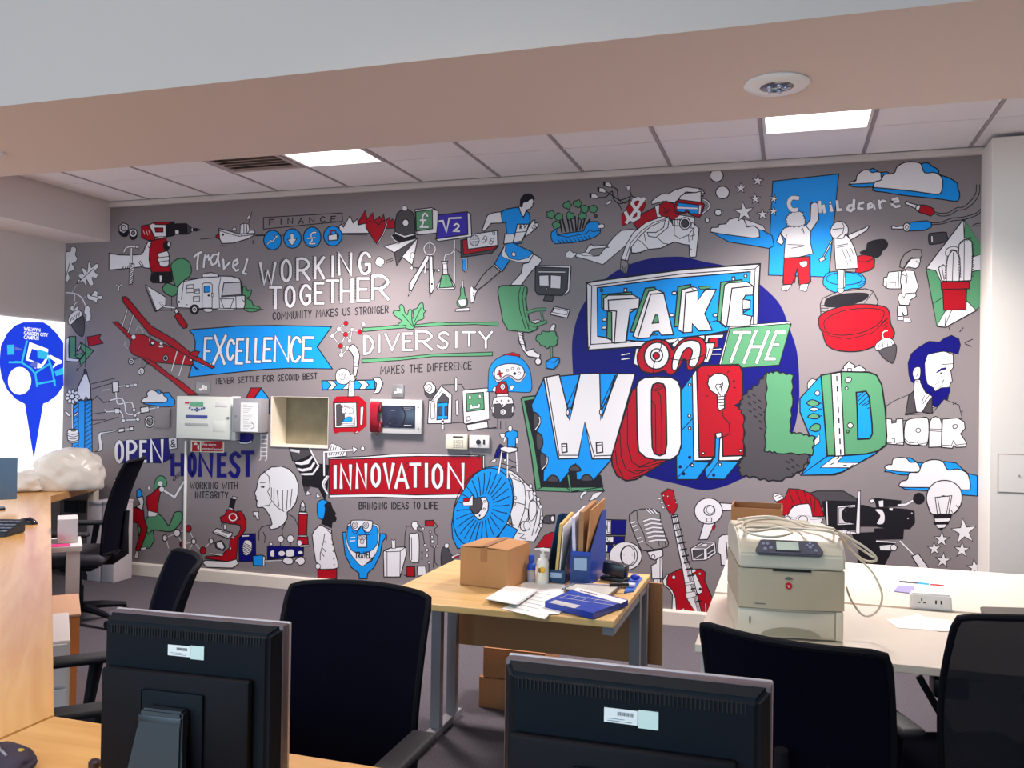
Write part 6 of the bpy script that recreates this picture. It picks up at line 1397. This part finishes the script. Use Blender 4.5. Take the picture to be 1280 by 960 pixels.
b=MB(); p=atz(787,735,DZ)-e.location; b.box(p.x-.03,p.x+.022,p.y-.02,p.y+.02,.0065,.020,bev=.004); b.build('clear_pot',mat('clear_white','#dcdde6',rough=.2),e)
b=MB(); p=atz(794,728,DZ)-e.location; b.sph(p+Vector((0,0,.022)),.014,sc=(1.5,1,.9)); b.build('tape_roll',mat('plug_blue','#2438b8'),e)
e=rootat('glue_bottle',756,717,'white bottle top peeping out behind the black hole punch','bottle')
b=MB(); b.lathe([(.016,0),(.017,.005),(.017,.045),(.008,.055),(.008,.068),(.005,.07)],(0,0,0),16); b.build('bottle_body',pump,e)
# boxes under and behind the middle desk
for (x0,x1,z0,z1,l) in ((3.96,4.30,.0,.145,'lower brown carton on the carpet behind the middle desk'),(3.98,4.29,.147,.29,'upper brown carton stacked behind the middle desk')):
    e=empty('carton',((x0+x1)/2,-1.74,z0),0,l,'box','cartons behind the middle desk')
    w_=(x1-x0)/2; h_=z1-z0
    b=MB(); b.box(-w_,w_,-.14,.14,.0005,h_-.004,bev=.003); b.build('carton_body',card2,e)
    b=MB(); b.box(-w_,w_,-.14,-.003,h_-.0035,h_-.0005); b.box(-w_,w_,.003,.14,h_-.0035,h_-.0005); b.build('flap',card2,e,smooth=False)

# ================= PRINTER =================
pc=mat('printer_beige','#c4b296',rough=.4); pc2=mat('printer_cream','#dccfb8',rough=.38); pdark=mat('printer_dark','#5c5b66',rough=.4)
pF=atz(922,796.5,DZ); pR=atz(1055,804,DZ); ang=math.atan2((pR-pF).y,(pR-pF).x); W_=(pR-pF).length
e=empty('printer',(pF+pR)/2,ang,'beige laser printer on the white desk with a cable heaped on top','printer')
hw=W_/2; DP=.40
b=MB(); b.box(-hw,hw,.004,DP,.004,.098,bev=.006); b.build('paper_tray_unit',pc2,e)
b=MB(); b.box(-hw+.004,hw-.03,-.004,.004,.012,.092,bev=.003); tr=b.build('paper_tray',pc2,e)
b=MB(); b.prism([(.095*math.cos(k*PI/16),-.0045,.012+.030*math.sin(k*PI/16)) for k in range(17)],(0,-.002,0)); b.build('tray_handle',mat('printer_recess','#a49a80',rough=.6),tr)
b=MB(); b.box(-hw+.036,-hw+.040,-.006,-.0035,.05,.072); b.build('paper_gauge',mat('black_plastic','#14141a'),tr,smooth=False)
b=MB(); b.box(hw-.026,hw-.003,-.003,.004,.006,.098,bev=.002); b.build('tray_side',pc2,e)
# main body with bowed front
b=MB(); prof=[]
n=16
fr=[(-hw+2*hw*i/n, -.016*math.sin(PI*i/n)**.8 if 0<i<n else 0) for i in range(n+1)]
b.prism([(x,y,.102) for x,y in fr]+[(hw,DP,.102),(-hw,DP,.102)],(0,0,.128)); b.build('front_door',pc,e)
b=MB(); sec=[(-.012,.233),(-.012,.278),(.012,.306),(.045,.325),(.09,.338),(.20,.342),(.36,.335),(DP,.31),(DP,.233)]
b.prism([(-hw,y,z) for y,z in sec],(2*hw,0,0),bev=.006); b.build('top_cover',pc2,e)
b=MB(); b.box(-hw+.05,hw-.06,.14,.36,.3425,.3435) ; b.build('output_slot',mat('printer_recess','#a49a80'),e,smooth=False)
b=MB(); b.prism([(x,-.0165-.004*math.cos(PI*x/.18),.226) for x in (-.06,-.03,0,.03,.06)]+[(.06,-.012,.226),(-.06,-.012,.226)],(0,0,.006)); b.build('door_grip',mat('slot_black','#05060a'),e)
# control panel, slanted
Mp=Matrix.Translation((-.008,.004,.290))@Matrix.Rotation(math.radians(-42),4,'X')@Matrix.Diagonal((1.13,1,1.2,1))
b=MB(); 
for p in ([(-.088,-.022),(.085,-.022),(.094,-.010),(.078,.024),(-.078,.024),(-.096,-.010)],):
    b.prism([Mp@Vector((x,-.006,z)) for x,z in p],Mp.to_3x3()@Vector((0,-.014,0)),bev=.003)
cp=b.build('control_panel',pdark,e)
def pbit(x0,x1,z0,z1,m_,name,th=.0015,bev=.0):
    b=MB(); b.box(x0,x1,-.0215-th,-.0203,z0,z1,bev=bev,M=Mp); return b.build(name,m_,cp,smooth=bool(bev))
pbit(-.036,.026,-.010,.016,mat('lcd_cream','#dfe6d2',rough=.2),'screen'); pbit(-.040,.030,-.014,-.0105,mat('printer_dark2','#3f3e4a',rough=.5),'screen_rim')
for x,z,r in ((-.072,.008,.005),(-.060,.008,.005),(-.052,-.004,.006),(-.068,-.008,.006),(.050,.008,.004),(.058,.002,.006),(.066,.008,.004),(.058,.014,.004),(.072,-.008,.005)):
    b=MB(); b.cyl(Mp@Vector((x,-.0203,z)),Mp@Vector((x,-.0235,z)),r,n=14); b.build('button',mat('button_lilac','#9b9ab2',rough=.3),cp)
# badge and printed mark
b=MB(); b.cyl((-.01,-.017,.180),(-.01,-.0195,.180),.011,n=20); bd=b.build('badge_button',mat('badge_red','#cf1f2e',rough=.4),e)
b=MB(); b.box(-.0145,-.0055,-.0203,-.0196,.179,.1815); b.box(-.011,-.009,-.0203,-.0196,.174,.179); b.build('badge_mark',paper,bd,smooth=False)
b=MB()
for i in range(5): b.box(-.0185+i*.0038,-.0185+i*.0038+.0026,-.0185,-.0160,.199+abs(i-2)*.0006,.209-abs(i-2)*.0008)
b.box(-.022,.003,-.0182,-.0160,.2005,.2035); b.build('crest_emblem',mat('emblem_grey','#8b8780',rough=.35,metal=.5),e,smooth=False)
b=MB()
for i in range(11): b.box(-hw+.052+i*.0034,-hw+.052+i*.0034+.0024,-.0125-.0005*i*.3,-.0095,.116,.1185)
o=b.build('model_print',mat('print_dark','#5a5a60'),e,smooth=False); o['kind']='stuff'
# cream cable heaped over the printer
cm=mat('cable_cream','#d9cdb8',rough=.5)
def W(px,py,yl): return aty(px,py,yl)
pts=[]
zt=DZ+.352
def top_(px,py,dz=0): 
    p=atz(px,py,zt+dz); return p
seq=[top_(918,656),top_(932,653,.004),top_(930,662,.006),top_(945,664,.008),top_(975,660,.010),top_(990,666,.006),top_(965,671,.004),top_(935,666,.010),top_(928,656,.014),top_(945,650,.016),top_(975,649,.012),top_(1005,655,.010),top_(1025,658,.008),top_(1042,661,.006)]
def smooth3(P,n=5,closed=False):
    out=[]; N=len(P)
    for i in range(N-1):
        a,b_,c_,d_=P[max(i-1,0)],P[i],P[i+1],P[min(i+2,N-1)]
        for k in range(n):
            t=k/n; out.append(.5*((2*b_)+(c_-a)*t+(2*a-5*b_+4*c_-d_)*t*t+(-a+3*b_-3*c_+d_)*t**3))
    out.append(P[-1]); return out
e=empty('cream_cable',top_(1000,658),0,'cream cable coiled on top of the printer and looping over its right side','cable')
yl=-2.72
seq2=[W(1046,664,yl),W(1075,680,yl-.02),W(1093,694,yl-.03),W(1094,701,yl-.02),W(1080,700,yl),W(1060,684,yl),W(1052,672,yl)]
seq3=[W(1052,672,yl),W(1070,694,yl-.02),W(1090,715,yl-.05),W(1102,740,yl-.08),W(1100,758,yl-.08),W(1090,769,yl-.06),W(1077,768,yl-.05),W(1064,750,yl-.03),W(1058,734,yl)]
b=MB(); b.tube([p-e.location for p in smooth3(seq)],.0042,8); b.build('cable_coil',cm,e)
b=MB(); b.tube([p-e.location for p in smooth3([seq[-1]]+seq2)],.0042,8); b.build('cable_loop',cm,e)
b=MB(); b.tube([p-e.location for p in smooth3(seq3)],.0036,8); b.build('cable_loop',cm,e)
seq4=[top_(922,650),top_(940,647,.008),top_(965,646,.012),top_(990,652,.012),top_(1010,660,.006),top_(1035,664,.004),top_(1048,668,.002)]
b=MB(); b.tube([p-e.location for p in smooth3(seq4)],.0046,8); b.build('cable_coil',cm,e)
seq5=[top_(925,660,.002),top_(950,658,.006),top_(985,660,.008),top_(1015,662,.008),top_(1040,665,.006),W(1060,676,yl),W(1092,697,yl-.03)]
b=MB(); b.tube([p-e.location for p in smooth3(seq5)],.0038,8); b.build('cable_coil',cm,e)
# open carton behind the printer
yb0=-2.44; a=aty(914,634,yb0); c=aty(978,637,yb0); hh=a.z-.7305; dp=.17; t=.005
e=empty('open_carton',((a.x+c.x)/2,yb0+dp/2,.7305),0,'open brown cardboard carton standing behind the printer','box')
hw2=(c.x-a.x)/2
for nm,(x0,x1,y0,y1,z1) in (('front_panel',(-hw2,hw2,-dp/2,-dp/2+t,hh)),('back_panel',(-hw2,hw2,dp/2-t,dp/2,hh+.004)),('side_panel',(-hw2,-hw2+t,-dp/2+t,dp/2-t,hh+.008)),('side_panel',(hw2-t,hw2,-dp/2+t,dp/2-t,hh))):
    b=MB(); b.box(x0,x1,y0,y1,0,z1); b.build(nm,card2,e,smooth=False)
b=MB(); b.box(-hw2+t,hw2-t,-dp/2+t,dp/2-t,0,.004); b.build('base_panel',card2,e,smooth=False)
# ================= ON THE WHITE DESK =================
e=rootat('socket_block',1165,762,'white desktop socket block with a mains outlet and two usb ports','socket block')
a=atz(1138,761,DZ); c=atz(1191,765,DZ); an=math.atan2((c-a).y,(c-a).x); w_=(c-a).length/2; e.rotation_euler=(0,0,an); e.location=(a+c)/2
b=MB(); b.prism([(-w_,-.002,0),(w_,-.002,0),(w_*.97,.012,.058),(-w_*.95,.012,.058)],(0,.045,0),bev=.006); b.build('case',whitep,e)
b=MB(); b.box(-w_*.55,w_*.02,-.0015,.0015,.010,.050,bev=.002,M=Matrix.Translation((0,.004,0))@Matrix.Rotation(-.24,4,'X')); f_=b.build('faceplate',mat('face_white','#f4f2ee',rough=.3),e)
blk=mat('black_plastic','#14141a')
for x,z,(sx,sz) in ((-.033,.036,(.0022,.0042)),(-.042,.026,(.004,.002)),(-.024,.026,(.004,.002)),(.016,.030,(.0026,.007)),(.034,.030,(.0026,.007))):
    b=MB(); yy=z*.24-.0005; b.box(x-sx,x+sx,yy-.003,yy+.002,z-sz,z+sz); b.build('slot',blk,e,smooth=False)
sheet('printed_form','printed white form lying in front of the socket block',[(1108,775),(1122,785),(1172,788),(1150,768)],DZ+.0003,7)
sheet('printed_form','white note overlapping the printed form, half behind the right chair',[(1152,771),(1172,789),(1195,789),(1190,776)],DZ+.0015,4)
e=sheet('leaflet','colour printed leaflet lying behind the socket block',[(1122,731),(1184,738),(1186,730),(1125,724)],DZ+.0003,0)
D.map=lambda x,y,d: tuple(atz(x,y,DZ+.0012)+Vector((0,0,d-.0006))); D.face=Vector((0,0,1)); M_('colour_bands',None,0,0,1)
P('d','1124,725.5 1147,727.5 1146.5,730 1123.5,728',0); P('b','1147,727.5 1162,729 1161.5,731.5 1146.5,730',0); P('r','1163,729.5 1180,731 1179.5,733 1162.5,731.6',0); adopt(END(),e)
sheet('leaflet','blue edged leaflet poking out left of the socket block',[(1117,739),(1142,742),(1143,733),(1123,732)],DZ+.0021,0,mat('leaflet_blue','#8d86c4',rough=.6))
e=rootat('display_stand',1268,768,'dark flat stand foot on the white desk behind the right chair','stand')
b=MB(); quadprism(b,[(1229,773),(1330,776),(1330,766),(1225,763)],DZ+.0004,DZ+.016,e.location,bev=.003); b.build('plate',mat('brown_black','#4b4038',rough=.4),e)

# ================= LONG DIAGONAL DESK =================
from mathutils import noise
def blob(name,c,r,sc,m_,seed=0,amp=.25,freq=3,sub=5,parent=None,flat=True,rz=0):
    bm=bmesh.new(); bmesh.ops.create_icosphere(bm,subdivisions=sub,radius=1)
    for v in bm.verts:
        p=v.co.copy(); d=noise.noise(p*freq+Vector((seed,0,0)))*amp+noise.noise(p*freq*2.3+Vector((0,seed,0)))*amp*.5
        rid=abs(noise.noise(p*freq*1.4+Vector((seed,seed,0))))*amp*.9
        p*=1+d-rid
        p=Vector((p.x*sc[0],p.y*sc[1],p.z*sc[2]))*r
        if flat: p.z=max(p.z,-sc[2]*r*.55)
        v.co=p
    zmin=min(v.co.z for v in bm.verts)
    for v in bm.verts: v.co.z-=zmin
    me=bpy.data.meshes.new(name); bm.to_mesh(me); bm.free(); me.materials.append(m_)
    for p in me.polygons: p.use_smooth=True
    o=bpy.data.objects.new(name,me); COL.objects.link(o); o.location=c; o.rotation_euler=(0,0,rz)
    if parent: o.parent=parent
    return o
bagm=mat('plastic_bag','#e9dfd2',rough=.3,spec=.6,bump=.3,bscale=30)
bc=vpos(88,6.75,DZ+.0005)
e=empty('plastic_bag',bc,math.radians(38),'crumpled cream plastic bag lying on the far end of the long desk','bag')
blob('bag_body',(.0,0,.0),.27,(1,.62,.78),bagm,3,.12,1.5,5,e)
blob('bag_neck',(-.30,-.04,.0),.16,(1.35,.8,.62),bagm,8,.22,1.8,4,e)
blob('bag_tail',(-.50,-.08,.0),.09,(1.3,.8,.45),bagm,5,.3,2,4,e)
e=empty('computer_screen',vpos(-4,5.6,DZ),math.radians(50),'dark flat screen at the left edge beside the plastic bag','monitor')
b=MB(); b.box(-.20,.125,-.012,.012,.06,.33,bev=.006); b.build('screen_panel',mat('screen_slate','#55708a',rough=.35),e)
b=MB(); b.box(-.10,.06,-.06,.06,.0006,.012,bev=.004); b.box(-.03,.0,-.01,.01,.012,.08); b.build('stand',mat('black_plastic','#14141a'),e)
P_=atz(16,603,DZ)
e=empty('binder',P_,math.radians(22),'white ring binder lying before the dark screen at the left edge','binder')
b=MB(); b.prism([(-.2,-.09,.0005),(.13,-.09,.0005),(.13,.09,.0005),(-.2,.09,.0005)],(0,0,.004)); b.prism([(-.2,-.09,.006),(.13,-.09,.006),(.13,.09,.05),(-.2,.09,.05)],(0,0,.004)); b.box(-.2,.13,.082,.09,.004,.05); b.build('cover',paper,e,smooth=False)
b=MB(); b.box(-.19,.12,-.08,.08,.0047,.0058); b.build('page_block',mat('page_grey','#c9c2ba',rough=.8),e,smooth=False)
# desk phone / keyboard
P_=atz(0,668,DZ)
e=empty('desk_telephone',P_,math.radians(17),'black desk telephone with a key grid on the long desk','telephone')
b=MB(); b.prism([(-.16,-.09,.0006),(-.16,.09,.0006),(-.16,.09,.07),(-.16,-.09,.02)],(.245,0,0),bev=.005); b.build('case',mat('phone_black','#22252d',rough=.5),e)
for i in range(7):
    for j in range(4):
        b=MB(); b.box(-.150+i*.033,-.150+i*.033+.025,-.075+j*.038,-.075+j*.038+.024,0,.004,M=Matrix.Translation((0,0,.0265+(j*.038)*.278))@Matrix.Rotation(0,4,'X')); b.build('key',mat('key_slate','#6c7484',rough=.5),e,smooth=False)
P_=atz(34,655,DZ)
e=empty('computer_mouse',P_,math.radians(10),'black computer mouse behind the desk telephone','mouse')
b=MB(); b.sph((0,0,.0),.05,sc=(1.25,.7,.72),n=20); bmesh.ops.bisect_plane(b.bm,geom=b.bm.verts[:]+b.bm.edges[:]+b.bm.faces[:],plane_co=(0,0,.001),plane_no=(0,0,-1),clear_outer=True); bmesh.ops.holes_fill(b.bm,edges=[x for x in b.bm.edges if x.is_boundary]); b.build('shell',mat('mouse_black','#1b1722',rough=.25),e)
b=MB(); b.cyl((.018,-.004,.033),(.018,.004,.033),.008,n=14); b.build('scroll_wheel',mat('key_slate','#6c7484'),e)
# near left corner: pencil case and lanyard
P_=atz(8,957,DZ)
e=empty('pencil_case',P_,math.radians(-8),'dark fabric pouch with coloured badges in the near left corner of the desk','pouch')
blob('pouch_body',(-.01,.0,.0),.075,(1.15,.62,.34),mat('pouch_fabric','#3a2f3d',rough=.9,bump=.5,bscale=120),4,.10,2,4,e)
for x,y,c_ in ((.030,.01,'#b7922a'),(.012,.014,'#8c3038')):
    b=MB(); b.sph((x,y,.034),.007,sc=(1.2,1,.5),n=10); b.build('bead',mat('bead_'+c_[1:],c_,rough=.4),e)
b=MB(); b.tube([(-.08,-.02,.035),(-.03,.0,.041),(.0,-.016,.040),(.03,-.02,.033)],.003,6); b.build('zip_pull',mat('zip_grey','#8c8890',rough=.4,metal=.4),e)
P_=atz(118,959,DZ)
e=empty('pen_cap',P_,0,'tiny dark pot just left of the left monitor','pot')
b=MB(); b.lathe([(.010,0),(.012,.002),(.012,.012),(.008,.016)],(0,0,0),16); b.build('pot_body',mat('dark_red_black','#2a0f18',rough=.4),e)

# ================= UNDER THE LONG DESK =================
e=empty('pedestal',dg(1.62,-.2,0),0,'white drawer pedestal standing under the long desk','drawer pedestal')
o=e.location; whp=mat('pedestal_white','#ddd6d4',rough=.45)
b=MB(); dbox(b,1.386,1.858,-.45,.055,.03,.55,o,.003); b.build('body',whp,e,smooth=False)
for i in range(3):
    b=MB(); z=.04+i*.17; dbox(b,1.372,1.3855,-.44,.045,z,z+.16,o,.002); dr=b.build('drawer_front',whp,e,smooth=False)
b=MB(); dbox(b,1.40,1.42,-.05,.04,0,.03,o); dbox(b,1.82,1.84,-.05,.04,0,.03,o); dbox(b,1.40,1.42,-.43,-.40,0,.03,o); dbox(b,1.82,1.84,-.43,-.40,0,.03,o); b.build('foot',mat('black_plastic','#14141a'),e,smooth=False)
orange=mat('orange_card','#c9793a',rough=.7)
def stackbox(label,s0,s1,t0,t1,z0,z1,m_,lidm=None):
    e_=empty('carton',dg((s0+s1)/2,(t0+t1)/2,z0),0,label,'box','cartons under the long desk'); o=e_.location
    b=MB(); dbox(b,s0,s1,t0,t1,z0,z1-.012,o,.002); b.build('carton_body',m_,e_,smooth=False)
    b=MB(); dbox(b,s0-.004,s1+.004,t0-.004,t1+.004,z1-.0115,z1,o,.002); b.build('lid',lidm or m_,e_,smooth=False)
    return e_
stackbox('lower orange carton on the carpet beyond the white pedestal',2.25,2.75,-.35,.10,.0,.25,orange)
stackbox('upper orange carton with a pale lid beyond the white pedestal',2.28,2.74,-.33,.11,.251,.44,orange,mat('lid_tan','#c79b7e',rough=.6))
# low white table with pink notes, white boxes
e=empty('side_table',dg(3.03,0,0),0,'low white side table with a pink note under the long desk','table'); o=e.location
b=MB(); dbox(b,2.86,3.20,-.40,.13,.64,.668,o,.002); b.build('tabletop',whp,e,smooth=False)
for s,t in ((2.88,.09),(3.16,.09),(2.88,-.36),(3.16,-.36)):
    b=MB(); dbox(b,s,s+.035,t-.035,t+.03,0,.64,o); b.build('leg',whp,e,smooth=False)
b=MB(); dbox(b,2.87,2.95,-.02,.07,.6686,.671,Vector((0,0,0))); tag(b.build('sticky_note',mat('pink_paper','#d9257c',rough=.6),None,False),'bright pink note on the low white side table','note')
e=empty('white_carton',dg(3.06,.06,.6685),0,'small white carton with a pink mark on the low side table','box'); o=e.location
b=MB(); dbox(b,2.97,3.15,.010,.11,.6685,.80,o,.003); b.build('carton_body',mat('carton_pale','#d6c9c6',rough=.6),e,smooth=False)
b=MB(); b.sph((.06,-.045,.03),.016,n=10); b.build('pink_mark',mat('pink_paper','#d9257c'),e)
# white units by the wall
for (x0,y0,x1,y1,yy,l) in ((108,627,124,655,-.34,'pale storage box standing by the wall under the long desk, left of a pair'),(125.5,627,141,655,-.34,'pale storage box standing by the wall, right of a pair')):
    a=aty(x0,y0,yy); c=aty(x1,y1,yy); e=empty('storage_box',((a.x+c.x)/2,yy+.12,0),0,l,'box','pale storage boxes by the wall'); w_=(c.x-a.x)/2*.97
    b=MB(); b.box(-w_,w_,-.10,.10,.0005,a.z-.02,bev=.004); b.build('box_body',mat('storage_pale','#c9bfc4',rough=.6),e)
    b=MB(); b.box(-w_-.003,w_+.003,-.104,.104,a.z-.0195,a.z,bev=.003); b.build('lid',mat('storage_pale','#c9bfc4'),e)
